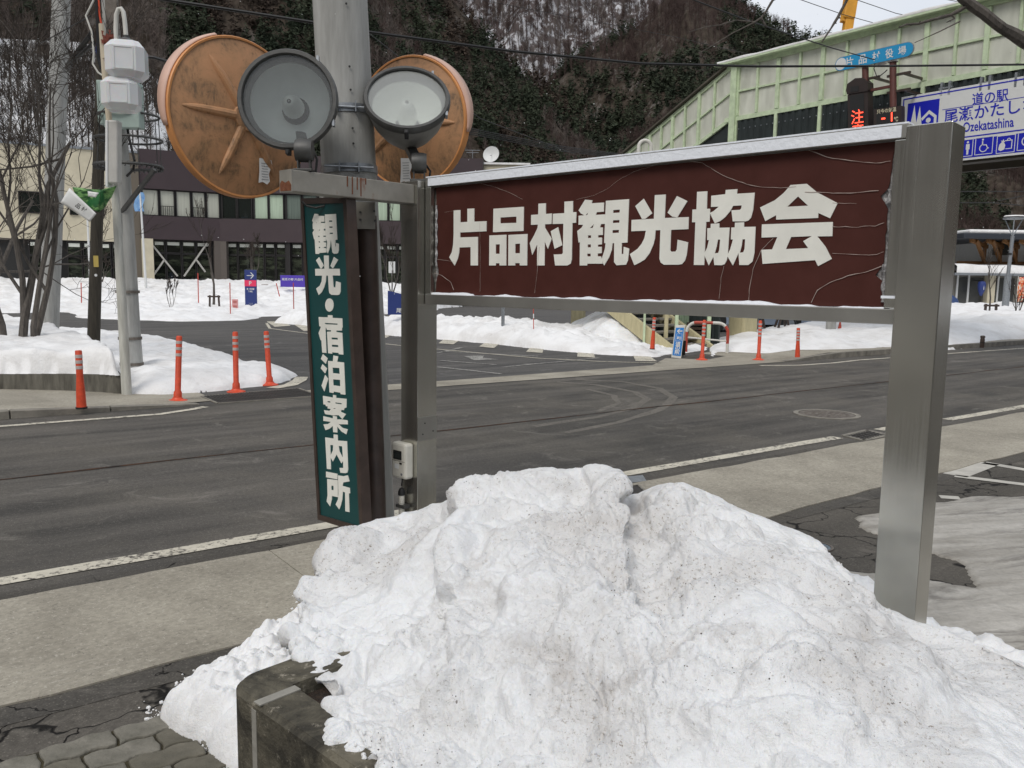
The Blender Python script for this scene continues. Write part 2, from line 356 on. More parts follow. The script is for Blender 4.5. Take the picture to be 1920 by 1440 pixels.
# ================================================================== GROUND AND ROADS
def sheet(name, pts, mt, z=None, kind='structure', label=None):
    v = [(p[0], p[1], z if z is not None else p[2]) for p in pts]
    o = link_mesh(name, v, [tuple(range(len(v)))], mt); o['kind'] = kind
    if label: o['label'] = label
    return o
M['field'] = mat('distant snow field', (.8, .82, .85), .8, var=.06, vs=.2)
sheet('ground', [(-2500, -2500, 0), (2500, -2500, 0), (2500, 2500, 0), (-2500, 2500, 0)], M['field'], -.06, label='snow covered ground stretching to the hills')
sheet('side_road', [R2(-60, 10.3), R2(120, 10.3), R2(120, 70), R2(-60, 70)], M['side_road'], -.004, label='damp asphalt side road and parking entrance across the main road')
sheet('road', [R2(-400, 4.48), R2(400, 4.48), R2(400, 10.34), R2(-400, 10.34)], M['road'], 0.0, label='dark asphalt main road with tyre streaks')
sheet('parking_lot', [R2(-150, -60), R2(80, -60), R2(80, 3.36), R2(-150, 3.36)], M['lot'], 0.0, label='cracked asphalt lot on the near side of the road')
# near concrete pavement in bays, joints recessed, edge not quite straight
pav = sheet('pavement', [R2(-40, 3.2), R2(80, 3.2), R2(80, 4.6), R2(-40, 4.6)], M['gutter'], .002, label='concrete pavement strip beside the near white line')
us = [-40, -20, -9, -4.4, -1.3, 1.62, 4.1, 6.55, 9.3, 12.05, 14.8, 20, 30, 50, 80]
for a, b in zip(us[:-1], us[1:]):
    n = 14; lo = []; hi = []
    for k in range(n + 1):
        u = a + .003 + (b - a - .006) * k / n
        q = np.array([[u * 1.3, 5.0, 0]]); j1 = float(fbm(q, 1.1, 3)[0]) * .035; q[0, 1] = 9; j2 = float(fbm(q, 1.1, 3)[0]) * .03
        lo.append(R2(u, 3.36 + j1, .009)); hi.append(R2(u, 4.5 + j2, .009))
    bay = lo + hi[::-1]
    mb = MB(); nn_ = len(bay); mb.add(bay + [p - [0, 0, .008] for p in bay], [tuple(range(nn_))] + [(i, (i + 1) % nn_, nn_ + (i + 1) % nn_, nn_ + i) for i in range(nn_)])
    mb.build('concrete_bay', M['concrete'], pav)

def line_strip(name, pts, w, mt, z=.005, jit=.006, label=None):
    """flat painted strip along a ground polyline"""
    P = [np.array(p[:2]) for p in pts]; Q = []
    for a, b in zip(P[:-1], P[1:]):
        m = max(1, int(np.linalg.norm(b - a) / .35)); Q += [a + (b - a) * k / m for k in range(m)]
    Q.append(P[-1]); v = []
    for i, p in enumerate(Q):
        t = Q[min(i + 1, len(Q) - 1)] - Q[max(i - 1, 0)]; t /= np.linalg.norm(t); nrm = np.array([-t[1], t[0]])
        a = w / 2 + random.uniform(-jit, jit); b = w / 2 + random.uniform(-jit, jit)
        v += [(*(p + nrm * a), z), (*(p - nrm * b), z)]
    f = [(2 * i, 2 * i + 1, 2 * i + 3, 2 * i + 2) for i in range(len(Q) - 1)]
    o = link_mesh(name, v, f, mt); o['kind'] = 'structure'
    if label: o['label'] = label
    return o
line_strip('road_edge_line', [R2(-60, 4.79), R2(7.75, 4.79)], .13, M['line'], label='worn white line along the near edge of the road')
line_strip('road_edge_line', [R2(8.55, 4.8), R2(9.75, 4.82)], .12, M['line'], label='short dash of white edge line beside the drain')
line_strip('road_edge_line', [R2(9.95, 4.74), R2(120, 4.74)], .14, M['line'], label='white near edge line running on to the right')
line_strip('far_edge_line', [R2(-60, 9.86), R2(.8, 9.86), G(300, 777)[:3], G(360, 768), G(385, 763)], .1, M['line'], label='thin white line along the far kerb on the left, curving into the side road')
line_strip('far_edge_line', [G(1425, 686), G(1500, 685), G(1560, 681), R2(16.5, 9.8), R2(25, 9.6), R2(120, 9.6)], .11, M['line'], label='thin white line along the far kerb on the right')
line_strip('far_edge_line', [G(510, 728), G(545, 722), G(562, 713), G(566, 707)], .2, M['line'], label='curved white paint by the storm drain')
g = NG('joint crack in asphalt', .9, .2); M['crack'] = g.col(g.mix(g.ramp(g.noise(g.mapping(), 6, 5), .4, .6), (.018, .014, .012), (.07, .035, .02)))
ck = []
for k in range(150):
    u = -30 + k * .6; ck.append(R2(u, 7.28 + .05 * float(fbm([[u * .6, 3, 1]], 1, 3)[0])))
line_strip('road_crack', ck, .035, M['crack'], .003, .012, label='thin rusty joint crack down the middle of the road')
# flush concrete strip across the mouth of the side road
def fl(*p): return [G(*q) for q in p]
kb = sheet('crossing_apron', [R2(3.4, 10.42), R2(3.4, 10.95), R2(7, 10.98), R2(11.6, 11.15), G(1248, 672), G(1330, 674), G(1360, 668), G(1440, 664), G(1500, 668), R2(15.4, 10.36), R2(13.5, 10.36), R2(9, 10.38)], M['concrete'], .004, label='flush concrete strip across the mouth of the side road')
sheet('asphalt_patch', fl((1262, 674), (1300, 666), (1345, 650), (1500, 655), (1660, 652), (1660, 668), (1560, 668), (1500, 667), (1440, 663), (1360, 668)), M['gutter'], .003, label='asphalt footway patch by the orange posts')
# far left kerb and pavement
def zl(u): return .085 * max(0, min(1, (3.1 - u) / 2.2))
rows = []; uu = list(np.arange(-30, 3.6, .4)); nr = [10.42, 10.9, 11.6, 12.6]
v = [R2(u, n + (.25 if i == 0 else 0) * max(0, u - 2.4), zl(u) + .001) for u in uu for i, n in enumerate(nr)]
f = [(4 * i + j, 4 * i + j + 1, 4 * i + 5 + j, 4 * i + 4 + j) for i in range(len(uu) - 1) for j in range(3)]
o = link_mesh('pavement', v, f, M['concrete']); o['kind'] = 'structure'; o['label'] = 'raised far pavement in front of the low wall on the left'
kr = thing('kerb', 'row of grey concrete kerbstones on the far left of the road', 'kerb', (0, 0, 0)); kr['kind'] = 'structure'
for k in range(28):
    u0 = 2.9 - (k + 1) * 1.0; a, b = R2(u0 + .006, 10.34), R2(u0 + .994, 10.34)
    if u0 > -9:
        za, zb = zl(u0) + .004, zl(u0 + 1) + .004
        q = [a, b, b + NN * .14, a + NN * .14]; zz = [za, zb, zb, za]
        mb = MB(); mb.add([(p[0], p[1], -.02) for p in q] + [(p[0], p[1], z) for p, z in zip(q, zz)], [(0, 1, 5, 4), (1, 2, 6, 5), (2, 3, 7, 6), (3, 0, 4, 7), (4, 5, 6, 7)])
        mb.build('kerbstone', M['kerb'], kr, bevel=.008 if u0 < 1 else 0)
# far right kerb and pavement
def zr(u): return .11 * max(0, min(1, (u - 14.6) / 1.8))
uu = [14.6, 15.2, 15.8, 16.4, 18, 22, 30, 45, 90]
v = [R2(u, n, zr(u) + .002) for u in uu for n in (10.5, 11.3, 12.6)]
f = [(3 * i + j, 3 * i + j + 1, 3 * i + 4 + j, 3 * i + 3 + j) for i in range(len(uu) - 1) for j in range(2)]
o = link_mesh('pavement', v, f, M['concrete']); o['kind'] = 'structure'; o['label'] = 'raised far pavement under the footbridge'
kr = thing('kerb', 'row of grey concrete kerbstones on the far right of the road', 'kerb', (0, 0, 0)); kr['kind'] = 'structure'
for k in range(34):
    u0 = 14.7 + k; a, b = R2(u0 + .006, 10.36), R2(u0 + .994, 10.36); za, zb = zr(u0) + .003, zr(u0 + 1) + .003
    q = [a, b, b + NN * .14, a + NN * .14]; zz = [za, zb, zb, za]
    mb = MB(); mb.add([(p[0], p[1], -.02) for p in q] + [(p[0], p[1], z) for p, z in zip(q, zz)], [(0, 1, 5, 4), (1, 2, 6, 5), (2, 3, 7, 6), (3, 0, 4, 7), (4, 5, 6, 7)])
    mb.build('kerbstone', M['kerb'], kr)
M['tyre'] = paint_mat('dried slush tyre track', (.17, .155, .132), (.085, .078, .069), .47)
for k, (pts, w) in enumerate((([(1045, 716), (1120, 722), (1190, 735), (1215, 748), (1190, 765), (1120, 782), (1000, 800)], .12), ([(1080, 712), (1170, 716), (1235, 728), (1262, 745), (1240, 768), (1160, 792), (1060, 812)], .12), ([(1100, 730), (1150, 742), (1160, 756), (1120, 772)], .09))):
    line_strip('tyre_track', [G(*q) for q in pts], w, M['tyre'], .0022 + .0003 * k, .02, label='pale dried slush tyre track curving over the road')
# chequered beige marks beside the snow island, its white line, faint arrows on the side road
isl = [G(505, 612), G(575, 622), G(640, 630), G(722, 641), G(822, 652), G(912, 660), G(1012, 668), G(1128, 676), G(1240, 683)]
line_strip('island_line', [G(500, 606), G(506, 616), *[G(*q) for q in ((575, 625), (640, 634), (722, 645), (822, 655), (912, 663), (1012, 672), (1128, 678), (1240, 681))]], .09, M['line'], .004, label='white line round the snow covered island')
mk = [((500, 603), (530, 603), (545, 611), (515, 613)), ((552, 609), (585, 606), (600, 618), (570, 621)), ((713, 625), (742, 624), (724, 634), (692, 635)), ((836, 634), (865, 636), (850, 646), (822, 644)), ((912, 641), (938, 644), (926, 653), (898, 650)),
      ((996, 650), (1020, 652), (1017, 662), (986, 660)), ((1084, 657), (1112, 660), (1116, 671), (1082, 669)), ((1186, 665), (1218, 668), (1232, 678), (1192, 677))]
for q in mk: sheet('kerb_marking', fl(*q), M['line'], .006, label='beige block painted beside the snow island')
for q in (((820, 688), (940, 701)), ((820, 662), (868, 651)), ((828, 659), (1010, 668)), ((945, 688), (1125, 671)), ((825, 676), (930, 684)), ((640, 668), (720, 660))):
    line_strip('lane_marking', fl(*q), .1, M['line_faint'], .003, .02, label='faint white lane marking on the side road')
sheet('arrow_marking', fl((870, 668), (908, 666), (905, 671), (935, 674), (890, 676)), M['line_faint'], .0035, label='faded white arrow painted on the side road')
# parking bay paint on the near lot
for q in (((1790, 892), (1850, 868)), ((1845, 868), (1960, 888)), ((1790, 893), (1960, 914)), ((1762, 932), (1800, 935))):
    line_strip('parking_line', fl(*q), .1 if q[0][0] != 1790 or q[1][0] != 1850 else .2, M['line_fresh'], .004, label='white parking bay line on cracked asphalt')

# unseen building added behind the camera, darkening what the steel posts reflect
refl_bld = thing('reflection_building', 'dark building added unseen behind the photographer for the steel posts to reflect', 'building', tuple(map(float, R2(1.0, -11.5))))
M['refl_wall'] = mat('dark boards for reflection', (.06, .042, .03), .8, var=.3, vs=3); UP3 = np.array([0, 0, 1.])
MB().box(R2(1.0, -11.5, 1.8), (26, 6, 3.6), (U, NN, UP3)).build('wall', M['refl_wall'], refl_bld, True)
MB().box(R2(1.0, -11.2, 3.7), (28, 7.4, .25), (U, NN, UP3)).build('roof', M['dark_metal'], refl_bld, True)
for k in range(6):
    MB().box(R2(-7.4 + 3.2 * k, -8.47, 1.5), (1.8, .05, 1.9), (U, NN, UP3)).build('window', M['glass_dark'], refl_bld, True)

# ------------------------------------------------------------------ pavers by the planter
def paver_mesh():
    l, w, a = .214, .103, .011; p = l / 4
    wave = lambda k: (a if (k // 2) % 2 else 0)
    top = []; bot = []
    for k in range(9):
        x = l * k / 8; y = wave(k + 1) if k not in (0, 8) else 0
        bot.append((x, y)); top.append((x, w + y))
    e = [(l + .007, w * .33), (l - .0, w * .66)]; e2 = [(.007, w * .33), (0, w * .66)]
    poly = bot + e + top[::-1] + e2[::-1]
    mb = MB(); mb.prism(poly, (0, 0, -.05), (1, 0, 0), (0, 1, 0), (0, 0, .05)); return mb
M['paver'] = mat('grey concrete pavers', (.1, .095, .075), .85, col2=(.23, .215, .18), vs=9, bump=.6, bs=60, coord='Object')
M['paver2'] = mat('mossy pavers', (.07, .065, .048), .85, col2=(.17, .155, .12), vs=7, bump=.6, bs=60)
M['moss'] = mat('wet mossy joints', (.016, .014, .01), .9, col2=(.06, .048, .018), vs=14, bump=.8, bs=80)
paving = sheet('paving', [R2(-2.2, -.5), R2(2.2, -.5), R2(2.2, 2.95), R2(-2.2, 2.95)], M['moss'], .003, label='interlocking grey paving blocks beside the planter')
pm = paver_mesh().build('paver', M['paver'], paving, bevel=.006); pm2 = pm.copy(); pm2.data = pm.data.copy(); pm2.data.materials[0] = M['paver2']; COL.objects.link(pm2)
cnt = 0
for r in range(13):
    for c in range(22):
        u = -1.5 + c * .2225 + (r % 2) * .111; n = 2.84 - r * .1125
        wpt = R2(u, n); x, y = wpt[0], wpt[1]
        if not (-1.75 < x < -.1 and y > 1.5): continue
        if (x + .70) * .684 + (y - 2.2) * .7296 > .12 and (x + .70) * .7296 - (y - 2.2) * .684 > .1: continue
        src = pm if random.random() < .65 else pm2
        o = src if cnt == 0 else src.copy()
        if cnt: COL.objects.link(o); o.parent = paving
        if cnt == 0: o = pm
        o.location = (x, y, .012 + random.uniform(-.003, .003)); o.rotation_euler = (random.uniform(-.015, .015), random.uniform(-.015, .015), math.pi / 2 - RA + random.uniform(-.012, .012)); cnt += 1
pm2.parent = paving; pm2.location = (*R2(-1.72, 2.84)[:2], .012); pm2.rotation_euler = (0, 0, math.pi / 2 - RA)

# ------------------------------------------------------------------ manholes and drain grates
M['iron'] = mat('worn cast iron', (.1, .085, .072), .6, .3, col2=(.2, .175, .15), vs=10, bump=.6, bs=60)
def manhole(px, py, r, label, cover, ringm):
    g0 = G(px, py); t = thing('manhole', label, 'manhole', (g0[0], g0[1], 0))
    MB().lathe([(r * 1.0, -.01), (r * 1.18, -.01), (r * 1.18, .008), (r * 1.0, .008), (r, -.01)], seg=40).build('ring', ringm, t)
    mb = MB().lathe([(0, .005), (r * .97, .005), (r * .97, -.01)], seg=40)
    for k in range(3):
        rr = r * (.25 + .24 * k)
        for q in range(8 + 6 * k):
            a = 2 * math.pi * q / (8 + 6 * k); mb.box((rr * math.cos(a), rr * math.sin(a), .0062), (r * .13, r * .09, .004), ((math.cos(a), math.sin(a), 0), (-math.sin(a), math.cos(a), 0), (0, 0, 1)))
    mb.build('cover', cover, t)
manhole(1550, 777, .33, 'round iron manhole cover with pale ring in the main road', M['iron'], M['kerb'])
M['blue_iron'] = mat('blue grey manhole lid', (.1, .15, .2), .5, .3, col2=(.25, .28, .3), vs=30, bump=.4)
manhole(1530, 1026, .085, 'small blue grey manhole lid in the cracked asphalt', M['blue_iron'], M['iron'])
def grate(corners, nbar, label, frame_w=.04, cross=0):
    c = [np.array([p[0], p[1], 0.0]) for p in corners]; mid = sum(c) / 4
    t = thing('drain_grate', label, 'drain', tuple(mid)); z = .01
    MB().add([(p[0], p[1], .0062) for p in c], [(0, 1, 2, 3)]).build('drain_pit', M['black'], t, True)
    mb = MB()
    for a, b in zip(c, c[1:] + c[:1]): mb.bar(a + [0, 0, z - .004], b + [0, 0, z - .004], frame_w, .012)
    mb.build('frame', M['kerb'], t, True); gm_ = mat('dark grating iron', (.05, .045, .04), .6, .3, var=.3); mb = MB()
    for k in range(1, nbar):
        q = k / nbar; mb.bar(c[0] + (c[1] - c[0]) * q + [0, 0, z - .003], c[3] + (c[2] - c[3]) * q + [0, 0, z - .003], .018, .01)
    for k in range(1, cross):
        q = k / cross; mb.bar(c[0] + (c[3] - c[0]) * q + [0, 0, z - .0025], c[1] + (c[2] - c[1]) * q + [0, 0, z - .0025], .016, .01)
    mb.build('grating', gm_, t, True)
grate([G(378, 744), G(405, 758), G(600, 745), G(560, 729)][0:4] and [G(378, 744), G(560, 729), G(600, 743), G(408, 757)], 34, 'long slotted storm drain grate beside the orange posts on the far side', .03, 3)
grate([G(1583, 818), G(1626, 808), G(1664, 817), G(1620, 827)], 9, 'rectangular street drain grate by the white line, left of the wide steel post', .06, 5)
grate([G(1163, 917), G(1196, 912), G(1224, 936), G(1190, 944)], 10, 'street drain grate behind the peak of the snow pile', .03, 6)
sheet('drain_cover', fl((1176, 895), (1205, 892), (1212, 903), (1180, 907)), M['galv'], .007, label='small flat metal plate by the white line behind the snow peak')

# ================================================================== SNOW
def snow_bank(name, label, poly, H, w, res, amp=.06, sc=1.2, mt=None, pw=.6, hf=None, base=0.0, edge=.12, kind=None, cat='snow', bill=.03, skirt=.05):
    P = np.array([p[:2] for p in poly], float); lo = P.min(0) - .3; hi = P.max(0) + .3
    xs = np.arange(lo[0], hi[0], res); ys = np.arange(lo[1], hi[1], res); X, Y = np.meshgrid(xs, ys, indexing='ij'); q = np.stack([X.ravel(), Y.ravel()], 1)
    dmin = np.full(len(q), 1e9); ins = np.zeros(len(q), bool)
    for a, b in zip(P, np.roll(P, -1, 0)):
        ab = b - a; t = np.clip(((q - a) @ ab) / (ab @ ab), 0, 1); dmin = np.minimum(dmin, np.hypot(*(q - a - t[:, None] * ab).T))
        c = ((a[1] > q[:, 1]) != (b[1] > q[:, 1])); ins ^= c & (q[:, 0] < (b[0] - a[0]) * (q[:, 1] - a[1]) / (b[1] - a[1] + 1e-12) + a[0])
    d = np.where(ins, dmin, -dmin); p3 = np.stack([q[:, 0], q[:, 1], np.zeros(len(q))], 1)
    d = d + edge * fbm(p3, 1.3 / max(w, .15) * .5, 4)
    s = np.clip(d / w, 0, 1); s = (1 - (1 - s) ** 2) ** pw
    hh = H if hf is None else H * hf(q[:, 0], q[:, 1])
    z = base + s * hh * (1 + .0) + s * amp * fbm(p3, sc, 5) + s * bill * billow(p3, sc * 3, 3)
    z = np.where(d <= 0, base - skirt, np.maximum(z, base - .02 * (skirt > 0))); keep = d > -res * 1.5
    idx = np.arange(len(q)).reshape(X.shape); a, b, c2, e = idx[:-1, :-1], idx[1:, :-1], idx[1:, 1:], idx[:-1, 1:]
    k = keep[a] & keep[b] & keep[c2] & keep[e]; F4 = np.stack([a[k], b[k], c2[k], e[k]], 1)
    used = np.unique(F4); rm = -np.ones(len(q), int); rm[used] = np.arange(len(used)); V = np.column_stack([q, z])[used]
    o = link_mesh(name, V, rm[F4].tolist(), mt or M['snow'], smooth=True); tag(o, label, cat)
    if kind: o['kind'] = kind
    return o
# far bank before the village office: rises towards the building
def rise(x, y): return np.clip((y - 40.5) / 9, 0, 1) * 1.1 + .24
snow_bank('snow_bank', 'wide snow bank in front of the maroon office building', [G(-300, 590), G(34, 587), G(120, 585), G(139, 590), G(160, 596), G(212, 598), G(259, 600), G(344, 602), G(469, 600), G(520, 594), G(600, 590), G(640, 588), G(760, 585), (-6, 38), (-3, 52), (-14, 56), (-40, 56), (-62, 50)], 1.0, 3.0, .13, .16, .6, hf=rise, pw=.5, edge=.6, bill=.09)
snow_bank('snow_bank', 'ploughed snow island beside the chequered kerb marks', [G(512, 606), G(560, 609), G(620, 616), G(722, 628), G(822, 636), G(912, 644), G(1012, 654), G(1070, 660), G(1128, 665), G(1225, 669), G(1254, 664), G(1300, 661), G(1328, 656), G(1330, 652), G(1290, 646), G(1240, 640), G(1180, 625), (3.0, 25), (-.5, 25.6), (-4, 26.5), (-9, 33)], .48, 1.2, .07, .11, .7, pw=.6, edge=.12, bill=.08, hf=lambda x, y: np.clip((3.7 - x) / 3.2, .2, 1))
snow_bank('snow_bank', 'grey ploughed snow heap under the footbridge stairs', [G(1090, 645), G(1150, 650), G(1240, 648), G(1250, 640), (4.2, 24), (3.2, 26), (1.5, 26)], .75, 1.4, .08, .12, 1.0, mt=M['pile'], pw=.9)
snow_bank('snow_bank', 'smooth snow bank along the far pavement on the right', [G(1335, 668), G(1345, 662), G(1440, 668), G(1560, 665), G(1665, 662), G(1790, 656), G(1850, 648), G(1920, 643), G(2100, 632), G(2300, 622), (40, 30), (38, 46), (18, 44), (13, 38), (9, 30), G(1420, 625), G(1340, 640)], .62, 2.0, .11, .12, .45, pw=.6, edge=.2, bill=.06, hf=lambda x, y: .55 + np.clip((x - 9) / 8, 0, 1) * .75)
# low wall bed on the left
WP = [G(-500, 750), G(-60, 742), G(0, 741), G(120, 740), G(190, 741), G(232, 743)]
wall = thing('retaining_wall', 'low stained concrete wall holding the snow covered tree bed on the left', 'wall', tuple(G(100, 741)))
WH = .27; corner = G(232, 743); bk = np.array([-.50, .866, 0])
for a, b in zip(WP[:-1], WP[1:]):
    mb = MB(); inn = np.array([*(NN[:2]), 0]) * .14; aa, bb = a + [0, 0, 0], b + [0, 0, 0]
    mb.add([aa, bb, bb + inn, aa + inn] + [p + [0, 0, WH] for p in (aa, bb, bb + inn, aa + inn)], [(0, 1, 5, 4), (4, 5, 6, 7), (2, 3, 7, 6), (0, 4, 7, 3), (1, 2, 6, 5)]); mb.build('wall_panel', M['wallc'], wall, True)
mb = MB(); a = corner; b = corner + bk * 7; sd = np.array([-.14, 0, 0]); mb.add([a, b, b + sd, a + sd] + [p + [0, 0, WH - .003] for p in (a, b, b + sd, a + sd)], [(0, 1, 5, 4), (4, 5, 6, 7), (2, 3, 7, 6), (0, 4, 7, 3), (1, 2, 6, 5)]); mb.build('wall_panel', M['wallc'], wall, True)
snow_bank('snow_bed', 'thick slab of snow on the walled tree bed at the left', [G(-500, 750) + NN * .06, G(-60, 742) + NN * .06, G(0, 741) + NN * .06, G(120, 740) + NN * .06, G(190, 741) + NN * .06, corner + [-.05, -.02, 0], corner + bk * 2 + [-.15, 0, 0], (-7.6, 14.2), (-9.5, 17), (-11.2, 18.2), (-20, 20)], .34, .10, .03, .1, .5, base=WH + .004, pw=.42, edge=.02, bill=.035, skirt=0)
snow_bank('snow_bank', 'low snow patch between the lamp pole and the orange posts', [G(232, 744), G(300, 743), G(345, 738), G(415, 731), G(505, 722), G(540, 713), G(560, 704), G(500, 697), G(440, 676), G(400, 664), G(350, 650), G(290, 640), G(200, 632), G(110, 622), (-12, 20.5), (-9, 15)], .24, .7, .05, .05, .9, pw=.7, edge=.1, bill=.03)
# slushy ice on the near lot at the right
g = NG('refrozen slush', .45, .5); v = g.mapping(rot=(0, 0, -.25)); n0 = g.t.nodes.new('ShaderNodeMapping'); n0.inputs['Scale'].default_value = (.35, 2.2, 1); g.t.links.new(v, n0.inputs['Vector'])
a_ = g.noise(n0.outputs[0], 2.2, 6, .68, .5); f_ = g.noise(v, 30, 5, .75)
c_ = g.mix(g.ramp(a_, .3, .68), (.24, .22, .185), (.5, .475, .43)); c_ = g.mix(.5, c_, g.ramp(f_, .3, .7, (.6, .6, .6), (1.25, 1.25, 1.25)), 'MULTIPLY'); b2_ = g.noise(n0.outputs[0], 1.1, 7, .75, .8); c_ = g.mix(g.math('MULTIPLY', g.ramp(b2_, .52, .6), .8), c_, (.13, .118, .1)); g.bump(g.math('ADD', f_, a_), .6, .012); M['slush'] = g.col(c_)
SL = [G(*q) for q in ((1600, 972), (1614, 967), (1650, 962), (1700, 955), (1760, 943), (1823, 932), (1920, 932), (2100, 930), (2500, 1100), (2500, 1600), (1700, 1600), (1500, 1200), (1540, 1066), (1650, 1077), (1760, 1092), (1840, 1108), (1812, 1082), (1806, 1058), (1753, 1042), (1690, 1018), (1650, 1006), (1622, 998))]
snow_bank('slush', 'dirty refrozen slush on the lot beyond the wide steel post', SL, .014, .06, .022, .004, 5, M['slush'], .8, base=.001, edge=.03, kind='stuff', bill=.003)

# ------------------------------------------------------------------ planter
SV = np.array([.7296, -.6839, 0]); NV = np.array([.6839, .7296, 0])          # along the big sign / away from the camera
A0 = np.array([-.758, 2.225, 0])                                            # outer front corner line
PH = .38
g = NG('mossy weathered concrete', .85, .3); v = g.mapping(); a_ = g.noise(v, 5, 7, .7, .4); b_ = g.noise(v, 16, 6, .75)
c_ = g.mix(g.ramp(a_, .4, .62), (.035, .032, .025), (.15, .135, .1)); c_ = g.mix(g.ramp(b_, .58, .68), c_, (.33, .3, .24)); g.bump(g.math('ADD', b_, g.noise(v, 70, 4)), .8, .008); M['planter'] = g.col(c_)
M['mortar'] = mat('pale mortar', (.26, .25, .22), .85, var=.15, vs=20, bump=.3)
M['soil'] = mat('dark soil', (.008, .006, .004), .95, col2=(.05, .03, .018), vs=60, bump=1, bs=120, dist=.02)
pl = thing('planter', 'weathered concrete planter corner under the dirty snow pile', 'planter', tuple(A0))
c0 = A0; r_ = .10
def corner_outline(off, inset=0.0):
    """left end and front face outline with a rounded corner, inset towards the bed"""
    pts = [c0 + NV * 1.3 - SV * (r_ - inset)]
    for k in range(9):
        a = math.pi * k / 16; cc = c0 + NV * r_; pts.append(cc - SV * math.cos(a) * (r_ - inset) - NV * math.sin(a) * (r_ - inset))
    pts.append(c0 + SV * 3.2 + NV * inset); return [p + [0, 0, off] for p in pts]
o1 = corner_outline(-.02); o2 = corner_outline(PH - .012); o3 = corner_outline(PH, .014); n = len(o1)
mb = MB(); mb.add(o1 + o2 + o3, [(k * n + i, k * n + i + 1, (k + 1) * n + i + 1, (k + 1) * n + i) for k in range(2) for i in range(n - 1)])
mb.build('wall', M['planter'], pl, True, smooth=True)
inner = [c0 + NV * 1.3 + SV * .06] + [c0 + NV * .13 + SV * .06] + [c0 + NV * .125 + SV * .2] + [c0 + NV * .13 + SV * 3.2]
mb = MB(); top = o3; iz = PH + .001
I = [p * 1.0 for p in inner]
tp = [np.array([*p[:2], iz]) for p in top]; ip = [np.array([*p[:2], iz]) for p in I]
poly = [(p[0], p[1]) for p in tp] + [(p[0], p[1]) for p in ip[::-1]]
vv, ff = tri_prism([poly], (0, 0, iz), (1, 0, 0), (0, 1, 0), (0, 0, -.12)); MB().add(vv, ff).build('coping', M['planter'], pl, True)
MB().box(c0 + SV * .09 + NV * .065 + [0, 0, PH + .0025], (.032, .13, .004), (SV, NV, (0, 0, 1))).build('mortar_joint', M['mortar'], pl, True)
MB().box(c0 + SV * .075 + NV * .002 + [0, 0, PH / 2 - .02], (.024, .008, PH), (SV, NV, (0, 0, 1))).build('mortar_joint', M['mortar'], pl, True)
MB().box(c0 + SV * 1.62 + NV * .75 + [0, 0, PH - .09], (3.1, 1.2, .1), (SV, NV, (0, 0, 1))).build('soil', M['soil'], pl, True)

# ------------------------------------------------------------------ big dirty snow pile
crest = [(650, 1003, 3.62), (700, 980, 3.66), (790, 958, 3.7), (858, 928, 3.62), (884, 897, 3.5), (950, 893, 3.44), (1020, 887, 3.36), (1085, 889, 3.3), (1112, 880, 3.26), (1150, 884, 3.22), (1168, 892, 3.2), (1178, 931, 3.18), (1232, 914, 3.12), (1262, 909, 3.08), (1300, 920, 3.05), (1360, 945, 3.0), (1440, 977, 2.93), (1505, 1002, 2.87), (1533, 1022, 2.82), (1550, 1060, 2.75), (1600, 1105, 2.66), (1645, 1140, 2.6), (1745, 1176, 2.5), (1830, 1212, 2.38), (1930, 1270, 2.22), (2100, 1370, 2.05), (2300, 1500, 1.9)]
Cw = np.array([D(*q) for q in crest]); nC = len(Cw)
bl = [(-.44, 1.93, .39), (-.12, 1.6, .37), (.3, 1.25, .4), (.8, .95, .38), (1.4, .8, .3), (2.2, .7, .2)]
tt = np.linspace(0, 1, nC); bt = np.linspace(0, 1, len(bl)); Bw = np.stack([np.interp(tt, bt, [b[i] for b in bl]) for i in range(3)], 1)
left = [crest[0], (598, 1058, 3.25), (556, 1118, 2.9), (540, 1185, 2.62), (566, 1250, 2.42), (612, 1308, 2.24), (606, 1345, 2.14), (618, 1388, 2.05), (655, 1412, 1.98), (720, 1432, 1.92)]
rows = []; nr = len(left)
for k, lp in enumerate(left):
    t = k / (nr - 1); row = Cw + (Bw - Cw) * t; row[:, 2] = Cw[:, 2] + (Bw[:, 2] - Cw[:, 2]) * t ** 1.25
    row[:, 2] += .05 * math.sin(math.pi * t) ** .8
    lw = D(*lp); dl = lw - row[0]; fall = np.exp(-np.linspace(0, 1, nC) * 7); row = row + fall[:, None] * dl; rows.append(row)
back = Cw.copy(); back[:, 1] += .35; back[:, 0] += .1; back[:, 2] = Cw[:, 2] - .3
back2 = Cw.copy(); back2[:, 1] += .75; back2[:, 0] += .15; back2[:, 2] = -.03
A = np.array([back2, back] + rows)                                          # rows x cols x 3
curl = A[:, :1] + np.array([.14, .16, -.14]); A = np.concatenate([curl, A], 1); low = A[-1:] + np.array([.06, .16, -.16]); A = np.concatenate([A, low], 0)
def resample(A, n, axis):
    A = np.moveaxis(A, axis, 0); m = len(A); q = np.linspace(0, m - 1, n); i = np.clip(np.floor(q).astype(int), 0, m - 2); t = (q - i)[:, None, None]
    g = lambda k: A[np.clip(k, 0, m - 1)]
    p0, p1, p2, p3 = g(i - 1), g(i), g(i + 1), g(i + 2)
    r = .5 * (2 * p1 + (p2 - p0) * t + (2 * p0 - 5 * p1 + 4 * p2 - p3) * t ** 2 + (3 * p1 - p0 - 3 * p2 + p3) * t ** 3)
    return np.moveaxis(r, 0, axis)
NR_, NC_ = 360, 520
Gd = resample(resample(A, NR_, 0), NC_, 1)
du = np.gradient(Gd, axis=1); dv = np.gradient(Gd, axis=0); nm = np.cross(dv, du); nm /= np.linalg.norm(nm, axis=2)[..., None] + 1e-9
if nm[NR_ // 2, NC_ // 2, 1] > 0: nm = -nm
